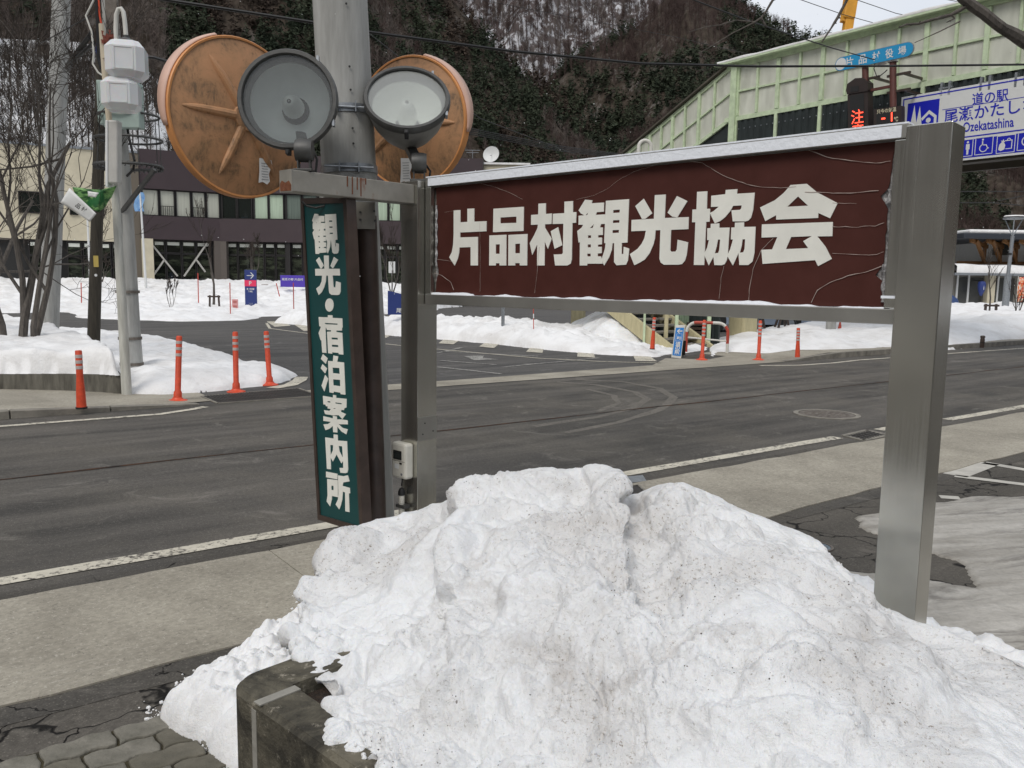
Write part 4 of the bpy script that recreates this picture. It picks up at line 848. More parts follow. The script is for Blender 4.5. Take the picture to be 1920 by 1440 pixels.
# ------------------------------------------------------------------ traffic mirrors seen from behind
g = NG('sun faded orange paint', .6, .4); v = g.mapping(); a_ = g.noise(v, 4.5, 6, .7, .5); b_ = g.noise(v, 26, 6, .8); vt = g.mapping(scale=(40, 40, 12)); st_ = g.noise(vt, 1, 5, .7)
c_ = g.mix(g.ramp(a_, .36, .64), (.5, .26, .13), (.35, .2, .1)); c_ = g.mix(g.math('MULTIPLY', g.math('MULTIPLY', g.ramp(st_, .42, .62), g.ramp(a_, .46, .6)), .75), c_, (.1, .07, .045)); c_ = g.mix(g.math('MULTIPLY', g.ramp(b_, .58, .7), .6), c_, (.09, .055, .02)); g.bump(b_, .2, .004); M['mirror_back'] = g.col(c_)
M['rim_orange'] = mat('orange rim', (.62, .27, .09), .5, var=.15, vs=6); M['visor'] = mat('faded pink visor', (.62, .4, .31), .5, var=.1, vs=4)
M['mirror'] = mat('mirror face', (.8, .8, .8), .04, 1.0)
def traffic_mirror(px, py, Y, R, nrm, roll, label, sticker, visdir):
    c = D(px, py, Y); b = np.array(nrm, float); b /= np.linalg.norm(b)
    t = thing('traffic_mirror', label, 'traffic mirror', tuple(map(float, c)))
    side = np.cross(b, [0, 0, 1]); side /= np.linalg.norm(side); upv = np.cross(side, b); upv = -upv if upv[2] < 0 else upv
    MB().lathe([(0, .05), (R * .3, .048), (R * .6, .036), (R * .85, .016), (R * .96, 0), (R, -.002)], c, b, 64).build('back_shell', M['mirror_back'], t, True, smooth=True)
    MB().lathe([(R * .985, .004), (R * 1.01, .006), (R * 1.02, 0), (R * 1.02, -.05), (R * 1.0, -.055), (R * .97, -.05)], c, b, 64).build('rim', M['rim_orange'], t, True, smooth=True)
    MB().lathe([(0, .0), (R * .5, -.02), (R * .97, -.045)], c, b, 48).build('mirror_glass', M['mirror'], t, True, smooth=True)
    H = lambda r: np.interp(r / R, [0, .3, .6, .85, .96], [.05, .048, .036, .016, 0])
    for a in (roll if hasattr(roll, '__len__') else [roll + k * 2 * math.pi / 5 for k in range(5)]):
        P = [c + (side * math.cos(a) + upv * math.sin(a)) * r + b * (H(r) - .004) for r in np.linspace(R * .16, R * .84, 9)]
        MB().tube(P, [.028, .027, .027, .026, .025, .024, .021, .016, .007], 10).build('rib', M['mirror_back'], t, True, smooth=True)
    MB().lathe([(R * .2, .03), (R * .17, .062), (0, .064)], c, b, 24).build('hub', M['mirror_back'], t, True, smooth=True)
    # visor: strip round part of the rim reaching forward (away from us)
    P = []; n = 22
    for k in range(n):
        a = visdir + (k / (n - 1) - .5) * 1.5; w = .075 * math.sin(math.pi * min(1, max(0, (k + .6) / n))) ** .5
        for q, rr in ((-.01, 1.022), (-.01 - w, 1.05)): P.append(c + (side * math.cos(a) + upv * math.sin(a)) * R * rr + b * q)
    o = link_mesh('visor', P, [(2 * k, 2 * k + 1, 2 * k + 3, 2 * k + 2) for k in range(n - 1)], M['visor'], t, True, True); sm = o.modifiers.new('thickness', 'SOLIDIFY'); sm.thickness = .006
    if sticker:
        q = c + side * sticker[0] * R + upv * sticker[1] * R + b * (H(R * .62) + .004)
        poly = [(-.045, .075), (.04, .08), (.042, .0), (.05, -.07), (.02, -.062), (-.01, -.075), (-.03, -.055), (-.024, -.01), (-.05, .05)]
        sv, su = side, upv
        vv, ff = tri_prism([poly], q, sv, su, b * .001); MB().add(vv, ff).build('torn_sticker', M['paper'], t, True)
        mb = MB()
        for k in range(7): mb.box(q + su * (.05 - .016 * k) + b * .002 + sv * .004, (.05 - .004 * (k % 3), .003, .0015), (sv, su, b))
        mb.build('print_lines', M['galv'], t, True)
    # arm back to the pole
    pc = pole_at(c[2]); dirv = (pc - c) * [1, 1, 0]; dn = dirv / np.linalg.norm(dirv)
    q0 = c + b * .06; q1 = pc - dn * rad_at(c[2]); MB().bar(q0, q0 + (q1 - q0) * .999, .05, .07).build('arm', M['galv'], t, True)
    return t
vm = cv(447, 222)
sx = np.array([1, 0, 0])
traffic_mirror(453, 222, 5.15, .462, vm + .84 * (.974 * sx + np.array([0, 0, .225])), [math.radians(q) for q in (57, 2, -64, -122, 128)], 'large round traffic mirror seen from its orange back, left of the pole', (-.28, -.66), math.radians(30))
vm2 = cv(775, 228)
traffic_mirror(768, 230, 5.35, .395, vm2 + .6 * (-.97 * sx + np.array([0, 0, .2])), math.radians(40), 'orange backed traffic mirror mostly hidden behind the right floodlight', (.02, -.75), math.radians(148))

# ------------------------------------------------------------------ vertical green sign and its mount
PG = D(600, 675, 4.40); gq = {k: onp(*p, PG, ng) for k, p in dict(tl=(570.4, 382.8), tr=(645.4, 380.7), br=(676.3, 986.9), bl=(601.6, 965.3)).items()}
vs = thing('vertical_sign', 'tall narrow dark green sign with white lettering hung on the pole', 'sign', (float(gq['bl'][0]), float(gq['bl'][1]), 0))
M['sign_green'] = mat('dark green film', (.006, .055, .055), .4, var=.06, vs=3)
q4 = [gq[k] for k in ('tl', 'tr', 'br', 'bl')]
MB().add([p for p in q4] + [p + ng * .006 for p in q4], [(0, 1, 2, 3), (7, 6, 5, 4), (0, 4, 5, 1), (1, 5, 6, 2), (2, 6, 7, 3), (3, 7, 4, 0)]).build('panel', M['sign_green'], vs, True)
ctr = sum(q4) / 4
hx = (gq['tr'] - gq['tl']); hx /= np.linalg.norm(hx); hy = (gq['tl'] - gq['bl']); hy /= np.linalg.norm(hy)
o4 = [gq['tl'] - hx * .022 + hy * .03, gq['tr'] + hx * .03 + hy * .03, gq['br'] + hx * .03 - hy * .03, gq['bl'] - hx * .022 - hy * .03]
for i, nm_ in enumerate(('frame_bar',) * 4):
    a, b, c, d = q4[i], q4[(i + 1) % 4], o4[(i + 1) % 4], o4[i]; f_, k_ = ng * -.008, ng * .05
    MB().add([a + f_, b + f_, c + f_, d + f_, a + k_, b + k_, c + k_, d + k_], [(0, 1, 2, 3), (7, 6, 5, 4), (0, 4, 5, 1), (1, 5, 6, 2), (2, 6, 7, 3), (3, 7, 4, 0)]).build(nm_, M['brown_frame'], vs, True)
MB().add([p + ng * .046 for p in q4] + [p + ng * .05 for p in q4], [(0, 1, 2, 3), (7, 6, 5, 4)]).build('back_cover', M['brown_frame'], vs, True)
ZA = lambda p: (560 + p[0] / 7.2, 380 + p[1] / 7.2); ZB = lambda p: (560 + p[0] / 7.2, 580 + p[1] / 7.2); ZC = lambda p: (560 + p[0] / 5.333, 730 + p[1] / 5.333)
vKAN = [[[(218,150),(270,155),(268,178),(350,180),(352,258),(305,258),(303,272),(362,275),(364,352),(343,352),(343,375),(365,378),(368,445),(336,446),(336,460),(368,462),(372,520),(340,520),(340,535),(374,538),(376,595),(342,598),(344,612),(368,612),(380,672),(280,680),(280,692),(232,692),(220,498),(212,495),(190,405),(215,365),(195,355),(192,285),(200,275),(185,240)],[(238,275),(252,262),(248,277)],[(275,380),(292,352),(290,378)],[(268,447),(285,447),(285,464),(268,464)],[(273,522),(292,522),(292,538),(273,538)],[(277,597),(295,597),(295,614),(277,614)]],
 [[(358,160),(508,152),(527,500),(500,503),(500,590),(508,592),(510,545),(545,555),(546,640),(535,680),(510,690),(480,690),(458,670),(442,510),(437,510),(430,590),(415,640),(397,685),(378,640),(388,580),(390,530),(378,500),(372,480)],[(415,240),(457,240),(457,260),(415,260)],[(420,322),(462,322),(462,340),(420,340)],[(425,405),(467,405),(467,423),(425,423)]]]
vHIK = [[[(237,778),(278,735),(342,850),(308,890),(300,890)]],[[(345,713),(410,713),(413,892),(557,892),(562,983),(462,983),(475,1140),(500,1145),(508,1060),(572,1080),(570,1200),(555,1240),(530,1247),(450,1245),(418,1220),(412,1180),(400,985),(376,985),(372,1060),(350,1140),(315,1210),(275,1248),(240,1160),(290,1120),(315,1060),(320,985),(230,985),(226,893),(352,892)]],[[(480,733),(538,772),(468,888),(434,855)]]]
vDOT = [[[(418 + 57 * math.cos(a), 1382 + 90 * math.sin(a)) for a in np.linspace(0, 2 * math.pi, 20, endpoint=False)]]]
vSHU = [[[(273,103),(397,108),(398,78),(458,80),(460,115),(592,122),(597,245),(588,250),(587,288),(510,286),(512,305),(592,318),(606,612),(545,605),(543,588),(455,580),(455,600),(402,592),(386,303),(441,300),(440,282),(386,278),(372,238),(366,262),(368,330),(378,590),(322,583),(310,415),(300,418),(272,320),(305,235),(282,228)],[(345,183),(528,192),(529,208),(368,202)],[(447,380),(530,384),(533,409),(449,405)],[(450,477),(536,482),(540,510),(453,505)]]]
vHAKU = [[[(330,605),(395,662),(370,737),(303,668)]],[[(325,740),(388,800),(362,865),(302,795)]],[[(362,885),(404,940),(352,1110),(314,1030)]],[[(475,622),(540,635),(527,708),(618,717),(637,1152),(572,1145),(570,1125),(478,1110),(478,1130),(422,1120),(402,695),(468,700)],[(463,787),(555,792),(560,870),(468,860)],[(470,945),(565,952),(568,1037),(475,1025)]]]
vAN = [[[(346,55),(376,60),(377,85),(482,95),(480,180),(472,185),(460,188),(455,208),(430,205),(425,225),(475,248),(440,297),(402,258),(350,260),(268,248),(255,208),(310,215),(325,197),(290,190),(295,172),(275,168),(270,152),(250,150),(245,65),(345,82)],[(290,118),(318,120),(320,133),(290,130)],[(368,130),(432,138),(432,150),(370,142)],[(345,188),(375,190),(360,198)]],
 [[(345,264),(385,272),(386,300),(430,300),(492,310),(495,350),(400,348),(440,385),(495,400),(480,450),(430,420),(388,370),(390,432),(348,428),(345,365),(310,395),(272,408),(250,350),(300,345),(325,325),(250,315),(250,268),(345,290)]]]
vNAI = [[[(268,480),(352,492),(352,450),(392,455),(394,512),(486,518),(497,800),(490,832),(470,838),(420,833),(410,785),(448,786),(447,715),(430,740),(382,650),(345,722),(322,680),(325,800),(285,795)],[(318,555),(347,558),(345,610),(322,660)],[(402,565),(438,570),(445,690),(410,620)]]]
vSHO = [[[(276,822),(390,845),(390,900),(276,878)]],[[(288,895),(394,908),(395,1078),(335,1065),(335,1100),(318,1170),(283,1120),(292,1060)],[(330,962),(352,965),(352,1008),(330,1005)]],[[(397,860),(450,868),(495,858),(512,920),(450,930),(442,965),(515,985),(518,1040),(505,1040),(512,1228),(470,1218),(468,1030),(445,1022),(440,1100),(425,1160),(410,1200),(373,1150),(397,1100),(402,1040),(398,905)]]]
chars([vKAN, vHIK, vDOT], ZA, PG, ng, M['letter'], vs, .002); chars([vSHU, vHAKU], ZB, PG, ng, M['letter'], vs, .002); chars([vAN, vNAI, vSHO], ZC, PG, ng, M['letter'], vs, .002)
# brown channel behind the sign and galvanised foot pipe
ct, cbm = D(686, 405, 4.5), D(705, 975, 4.5)
MB().tube([cbm - (ct - cbm) * .02, ct], .058, 20).build('mounting_tube', M['brown_frame'], vs, True, smooth=True)
q = D(682, 404, 4.43); MB().box(q, (.12, .012, .14), (sx, (0, 1, 0), (0, 0, 1))).build('clamp_plate', M['beam'], vs, True, bevel=.002)
mb = MB()
for x, y in ((676, 398), (676, 412), (702, 396), (704, 414)): mb.lathe([(0, .01), (.006, .01), (.006, 0)], D(x, y, 4.426), (0, -1, 0), 8)
mb.build('bolt', M['dark_metal'], vs, True)
a = D(650, 990, 4.55); MB().tube([a + [0, 0, -.3], a + [0, 0, .1]], .032, 14).build('foot_pipe', M['galv'], vs, True, smooth=True)
P = [D(x, y, 4.36) for x, y in ((566, 378), (575, 386), (592, 390), (608, 386), (616, 378))]; o = MB().tube(P, .006, 6).build('cable_loop', M['black_wire'], bm_, True)
# ================================================================== small makers
def ptext(name, body, mt, parent, P, N, x0, y0, x1, y1, h, offset=0.0, lift=.004):
    """lettering on a vertical sign plane (P, N towards the back), spanning the pixel segment, h = height in photo pixels"""
    a, b = onp(x0, y0, P, N), onp(x1, y1, P, N); X = b - a; w = np.linalg.norm(X); c = (a + b) / 2; X = X / w
    t = onp((x0 + x1) / 2, (y0 + y1) / 2 - h / 2, P, N); q = onp((x0 + x1) / 2, (y0 + y1) / 2 + h / 2, P, N)
    Z = t - q; hh = np.linalg.norm(Z); Z /= hh
    return text(name, body, mt, parent, c, X, Z, w, hh, offset, lift)
def quad_px(name, pts, P, N, mt, parent, thick=.02, lift=0.0):
    q = [onp(*p, P, N) - N * lift for p in pts]; n = len(q)
    return MB().add(q + [p + N * thick for p in q], [tuple(range(n)), tuple(range(n, 2 * n))[::-1]] + [(i, (i + 1) % n, n + (i + 1) % n, n + i) for i in range(n)]).build(name, mt, parent, True)

# ------------------------------------------------------------------ orange delineator posts
def delineator(px, py, tx, ty, label, z=0.0, flange=True, first={}):
    b = G(px, py, z); s = b[1] / F; t = D(tx, ty, b[1]); h = t[2] - z
    o = thing('delineator_post', label, 'delineator post', tuple(map(float, b)), 0, 'orange delineator posts')
    ax = (t - b) / np.linalg.norm(t - b); H = np.linalg.norm(t - b); r = .036
    lo = .2 * H if not flange else .14 * H
    prof = [(r * 1.45, .0), (r * 1.35, lo), (r * 1.02, lo + .02), (r, H - .015), (r * .8, H), (0, H + .002)] if flange else [(r * 1.5, 0), (r * 1.3, H * .3), (r, H * .55), (r, H - .01), (r * .85, H), (0, H)]
    MB().lathe(prof, (0, 0, 0), ax, 16).build('tube', M['orange'], o, smooth=True)
    for k in range(4 if px > 1200 else 3):
        q = H * (.93 - .095 * k); MB().lathe([(r + .001, q - .038), (r + .0025, q - .037), (r + .0025, q - .002), (r + .001, q - .001)], (0, 0, 0), ax, 16).build('reflective_band', M['reflect'], o, smooth=True)
    if flange: MB().lathe([(.125, 0), (.122, .012), (.07, .028), (r * 1.5, .05)], (0, 0, 0), (0, 0, 1), 20).build('base_plate', M['orange'], o, smooth=True)
    else: MB().lathe([(r * 1.7, 0), (r * 1.7, .02), (0, .02)], (0, 0, 0), (0, 0, 1), 16).build('base_ring', M['black'], o)
    return o
delineator(153, 766, 147, 657, 'leaning orange delineator post on the kerb below the walled snow bed, leftmost of all', .07, False)
delineator(333, 752, 336, 630, 'orange delineator post just right of the white lamp pole', .0)
delineator(443, 735, 441, 622, 'orange delineator post beside the end of the low snow patch', .0)
delineator(506, 722, 499, 621, 'orange delineator post nearest the curved white paint', .0)
delineator(1223, 655, 1227, 595, 'orange delineator post stuck in snow left of the blue folding sign', .12, False)
delineator(1316, 675, 1321, 600, 'orange delineator post between the folding sign and the bent rail', .0)
delineator(1422, 675, 1426, 601, 'orange delineator post in front of the cream pillar side, on the asphalt patch', .0)
delineator(1495, 672, 1497, 615, 'rightmost orange delineator post, at the start of the kerb', .02, False)
b = G(1841, 652, .1); o = thing('bollard', 'short dark brown bollard on the far pavement to the right of the wide steel post', 'bollard', tuple(map(float, b)))
MB().lathe([(.05, 0), (.055, .02), (.055, .2), (.045, .24), (.06, .26), (.05, .3), (0, .31)], seg=14).build('post', M['brown_frame'], o, smooth=True)
MB().lathe([(.058, .12), (.058, .14)], seg=14).build('groove_ring', M['black'], o)

# ------------------------------------------------------------------ folding sign and bent rail
P = G(1258, 672); P = np.array([P[0], P[1], 0]); N = np.array([-.1, .99, 0]); N /= np.linalg.norm(N)
fs = thing('folding_sign', 'white framed folding sign with blue face pointing left to the roadside station', 'folding sign', tuple(map(float, P)))
c4 = [onp(*q, P, N) for q in ((1270, 611), (1288, 611), (1277, 672), (1259, 670))]
tilt = np.array([0, .2, 0]); c4 = [c4[0] + tilt, c4[1] + tilt, c4[2], c4[3]]
def slab(name, q, th, mt, par):
    nrm = np.cross(q[1] - q[0], q[3] - q[0]); nrm /= np.linalg.norm(nrm); nrm = nrm if nrm[1] > 0 else -nrm
    return MB().add(list(q) + [p + nrm * th for p in q], [(0, 1, 2, 3), (7, 6, 5, 4), (0, 4, 5, 1), (1, 5, 6, 2), (2, 6, 7, 3), (3, 7, 4, 0)]).build(name, mt, par, True)
slab('front_panel', c4, .02, M['white_paint'], fs)
mid = sum(c4) / 4; inn = [mid + (p - mid) * .86 - np.array([0, .006, 0]) for p in c4]; slab('blue_face', inn, .004, M['blue'], fs)
bk_ = [c4[0] + [0.02, .03, 0], c4[1] + [.02, .03, 0], c4[2] + [.16, .42, 0], c4[3] + [.16, .42, 0]]; slab('rear_panel', bk_, .02, M['white_paint'], fs)
X_ = (c4[1] - c4[0]); X_ /= np.linalg.norm(X_); Y_ = (c4[0] - c4[3]); Y_ /= np.linalg.norm(Y_)
w_ = np.linalg.norm(inn[1] - inn[0]); h_ = np.linalg.norm(inn[0] - inn[3])
at = lambda f, g=0: inn[3] + (inn[0] - inn[3]) * f + (inn[1] - inn[0]) * (.5 + g)
text('lettering', '\u9053', M['sign_white'], fs, at(.40), X_, Y_, w_ * .62, None, .02, .007); text('lettering', '\u306e', M['sign_white'], fs, at(.255), X_, Y_, w_ * .55, None, .02, .007); text('lettering', '\u99c5', M['sign_white'], fs, at(.1), X_, Y_, w_ * .62, None, .02, .007)
Zf = np.cross(X_, Y_)
arrow = [(-.5, 0), (0, .42), (.08, .34), (-.16, .12), (.5, .12), (.5, .03), (-.28, .03), (-.28, -.03), (.5, -.03), (.5, -.12), (-.16, -.12), (.08, -.34), (0, -.42)]
vv, ff = tri_prism([[(x * w_ * .7, y * w_ * .75) for x, y in arrow]], at(.87) + Zf * .006, X_, Y_, Zf * .001); MB().add(vv, ff).build('arrow', M['sign_white'], fs, True)
def station_icon(par, c, X, Y, s, white, Z, back=None):
    """two fir trees and a house with a person"""
    mb = MB()
    for x, w, h0, h1 in ((-.27, .12, -.3, .42), (-.1, .1, -.25, .36)):
        vv, ff = tri_prism([[(x * s, h1 * s), ((x + w) * s, h0 * s), ((x - w) * s, h0 * s)]], c + Z * .001, X, Y, Z * .001); mb.add(vv, ff)
        vv, ff = tri_prism([[((x - .02) * s, h0 * s), ((x + .02) * s, h0 * s), ((x + .02) * s, (h0 - .12) * s), ((x - .02) * s, (h0 - .12) * s)]], c + Z * .001, X, Y, Z * .001); mb.add(vv, ff)
    vv, ff = tri_prism([[(-.04 * s, -.02 * s), (.2 * s, .2 * s), (.44 * s, 0), (.44 * s, -.42 * s), (.36 * s, -.42 * s), (.36 * s, -.04 * s), (.2 * s, .09 * s), (.0 * s, -.09 * s)]], c + Z * .001, X, Y, Z * .001); mb.add(vv, ff)
    circ = [(.19 * s + .075 * s * math.cos(a), -.1 * s + .075 * s * math.sin(a)) for a in np.linspace(0, 6.28, 14, endpoint=False)]
    vv, ff = tri_prism([circ], c + Z * .001, X, Y, Z * .001); mb.add(vv, ff)
    vv, ff = tri_prism([[(.08 * s, -.42 * s), (.1 * s, -.24 * s), (.28 * s, -.24 * s), (.3 * s, -.42 * s)]], c + Z * .001, X, Y, Z * .001); mb.add(vv, ff)
    return mb.build('station_symbol', white, par, True)
vv, ff = tri_prism([[(-.5 * w_ * .72, -.5 * w_ * .9), (.5 * w_ * .72, -.5 * w_ * .9), (.5 * w_ * .72, .5 * w_ * .9), (-.5 * w_ * .72, .5 * w_ * .9)], [(-.5 * w_ * .66, -.5 * w_ * .84), (.5 * w_ * .66, -.5 * w_ * .84), (.5 * w_ * .66, .5 * w_ * .84), (-.5 * w_ * .66, .5 * w_ * .84)]], at(.64) + Zf * .006, X_, Y_, Zf * .001); MB().add(vv, ff).build('symbol_frame', M['sign_white'], fs, True)
station_icon(fs, at(.64) + Zf * .006, X_, Y_, w_ * .62, M['sign_white'], Zf)
slab('black_bag', [bk_[3] + [.0, -.1, .35], bk_[2] + [.0, -.1, .35], bk_[2] + [.0, -.06, .04], bk_[3] + [0, -.06, .04]], .08, M['black'], fs)

gr_ = thing('bent_rail', 'red and white arched pipe rail beside the blue folding sign', 'barrier', tuple(map(float, G(1363, 664))))
yb = G(1363, 664)[1]; zt_ = D(1350, 606, yb)[2]; xa, xb = D(1286, 660, yb + .3)[0], D(1363, 664, yb)[0]; rr_ = .035
def rail_pt(s):
    """inverted U path"""
    a = np.array([xa, yb + .3, 0]); b = np.array([xb, yb, 0]); X = b - a; l = np.linalg.norm(X); X /= l; R = .22
    pts = [a, a + [0, 0, zt_ - R]] + [a + X * R * (1 - math.cos(t)) + [0, 0, zt_ - R + R * math.sin(t)] for t in np.linspace(.2, math.pi / 2, 6)]
    pts += [b - X * R * (1 - math.cos(t)) + [0, 0, zt_ - R + R * math.sin(t)] for t in np.linspace(math.pi / 2, .2, 6)] + [b + [0, 0, zt_ - R], b]
    return pts
pts = rail_pt(0); fine_ = []
for a, b in zip(pts[:-1], pts[1:]):
    m = max(1, int(np.linalg.norm(b - a) / .1)); fine_ += [a + (b - a) * k / m for k in range(m)]
fine_.append(pts[-1]); k = 0; tog = 0
for ln in (4, 5, 4, 4, 5, 4, 4, 5, 4, 9):
    seg = fine_[k:k + ln + 1]
    if len(seg) > 1: MB().tube(seg, rr_, 12).build('pipe_section', M['white_paint'] if tog % 2 else M['red_paint'], gr_, True, smooth=True)
    k += ln; tog += 1
a = np.array([xa + .02, yb + .3, zt_ * .5]); b = np.array([xb - .02, yb, zt_ * .42]); MB().tube([a, b], .02, 10).build('lower_rail', M['white_paint'], gr_, True, smooth=True)

# ------------------------------------------------------------------ footbridge
def B(n, z, u=19.5): return R2(u, n, z)
br = thing('footbridge', 'covered pedestrian footbridge with pale green steel frames and frosted panes', 'footbridge', tuple(map(float, R2(19.5, 15.0))))
m = bpy.data.materials.new('frosted pane'); m.use_nodes = True; t = m.node_tree; bb = t.nodes['Principled BSDF']; bb.inputs['Roughness'].default_value = .5
tcn = t.nodes.new('ShaderNodeTexCoord'); mpn = t.nodes.new('ShaderNodeMapping'); mpn.inputs['Scale'].default_value = (3, 3, .8); no = t.nodes.new('ShaderNodeTexNoise'); no.inputs['Scale'].default_value = 1.6; no.inputs['Detail'].default_value = 5
rp = t.nodes.new('ShaderNodeValToRGB'); rp.color_ramp.elements[0].position = .32; rp.color_ramp.elements[0].color = (.62, .63, .55, 1); rp.color_ramp.elements[1].position = .68; rp.color_ramp.elements[1].color = (.84, .85, .76, 1)
for a, b_ in ((tcn.outputs['Object'], mpn.inputs[0]), (mpn.outputs[0], no.inputs[0]), (no.outputs[0], rp.inputs[0]), (rp.outputs[0], bb.inputs['Base Color'])): t.links.new(a, b_)
trl = t.nodes.new('ShaderNodeBsdfTranslucent'); trl.inputs[0].default_value = (.8, .82, .74, 1); ms = t.nodes.new('ShaderNodeMixShader'); ms.inputs[0].default_value = .3
t.links.new(bb.outputs[0], ms.inputs[1]); t.links.new(trl.outputs[0], ms.inputs[2]); t.links.new(ms.outputs[0], t.nodes['Material Output'].inputs[0]); M['pane'] = m
ZG0, ZG1 = 6.28, 7.66; BAY = .672
nn_list = [15.8 - BAY * k for k in range(0, 34)]
up3 = np.array([0, 0, 1.])
def bar3(name, a, b, w, h, mt=None): return MB().bar(a, b, w, h).build(name, mt or M['green_steel'], br, True)
MB().bar(B(16.2, ZG0 - .03), B(-6.6, ZG0 - .03), .1, .12).build('sill_beam', M['green_steel'], br, True)
MB().bar(B(16.2, ZG1 + .05), B(-6.6, ZG1 + .05), .1, .1).build('top_beam', M['green_steel'], br, True)
for i, n in enumerate(nn_list):
    w = .11 if i % 2 == 0 else .06
    MB().box(B(n, (ZG0 + ZG1) / 2 + .015, 19.485), (w, .07, ZG1 - ZG0 - .07), (NN, U, up3)).build('mullion', M['green_steel'], br, True)
    if i % 2 == 0: MB().box(B(n, 5.72, 19.47), (.09, .05, 1.0), (NN, U, up3)).build('mullion', M['green_steel'], br, True)
for i in range(len(nn_list) - 1):
    n = (nn_list[i] + nn_list[i + 1]) / 2
    MB().box(B(n, 7.0, 19.49), (BAY - .09, .05, .045), (NN, U, up3)).build('transom', M['green_steel'], br, True)
    for z0, z1 in ((ZG0 + .03, 6.97), (7.03, ZG1)):
        MB().box(B(n, (z0 + z1) / 2, 19.52), (BAY - .07, .012, z1 - z0 - .004), (NN, U, up3)).build('pane', M['pane'], br, True)
MB().box(B(4.8, 6.97, 21.5), (23, .03, 1.4), (NN, U, up3)).build('far_side_glazing', M['pane'], br, True)
# roof sheet with snow
MB().box(B(4.8, ZG1 + .13, 20.5), (23.4, 2.5, .05), (NN, U, up3)).build('roof_sheet', M['green_steel'], br, True)
P_ = []; n_ = 120
for k in range(n_):
    n = 16.4 - 23.2 * k / (n_ - 1); h = .045 + .05 * float(fbm([[n * .8, 2, 5]], 1, 3)[0] + .5)
    for u, z in ((19.26, 0), (19.25, h * .7), (19.4, h), (20.5, h + .04), (21.7, h)): P_.append(B(n, ZG1 + .157 + max(.005, z), u))
link_mesh('roof_snow', P_, [(k * 5 + j, k * 5 + 5 + j, k * 5 + 6 + j, k * 5 + 1 + j) for k in range(n_ - 1) for j in range(4)], M['snow'], br, True, True)
# corrugated dark cladding, one part per bay pair
def corrugated(name, P, X, Y, w, h, pitch, dep, mt, par, Z):
    n = max(2, int(w / pitch)); pts = []
    for k in range(n):
        x = w * k / n; p = w / n; pts += [(x, 0), (x + p * .12, dep), (x + p * .5, dep), (x + p * .62, 0)]
    pts.append((w, 0)); v = [];
    for x, d in pts: q = P + X * x + Z * d; v += [q, q + Y * h]
    return MB().add(v, [(2 * i, 2 * i + 2, 2 * i + 3, 2 * i + 1) for i in range(len(pts) - 1)]).build(name, mt, par, True)
for i in range(0, len(nn_list) - 2, 2):
    corrugated('cladding_sheet', B(nn_list[i] - .05, 5.2, 19.5), -NN, up3, 2 * BAY - .1, 1.0, .19, .035, M['dark_sheet'], br, -U)
    mb = MB()
    for k in range(7):
        for z in (5.45, 5.95): mb.box(B(nn_list[i] - .12 - .19 * k, z, 19.455), (.028, .012, .028), (NN, U, up3))
    o = mb.build('rivets', M['galv'], br, True); o['kind'] = 'stuff'
M['girder'] = mat('brown grey girder', (.07, .06, .045), .7, var=.3, vs=2, bump=.2)
MB().box(B(4.8, 4.72, 19.62), (22.6, .12, .62), (NN, U, up3)).build('girder', M['girder'], br, True)
MB().box(B(4.8, 4.38, 19.62), (22.6, .34, .05), (NN, U, up3)).build('girder_flange', M['girder'], br, True)
MB().box(B(4.8, 5.1, 20.5), (22.6, 2.2, .12), (NN, U, up3)).build('deck', M['kerb'], br, True)
MB().box(B(4.8, 4.72, 21.4), (22.6, .12, .62), (NN, U, up3)).build('girder', M['girder'], br, True)
c = G(1397, 645); MB().box((c[0] + .0, c[1] + .3, 2.15), (.56, .56, 4.4), ((.83, .56, 0), (-.56, .83, 0), (0, 0, 1))).build('pillar', M['cream_pillar'], br, True, bevel=.06)
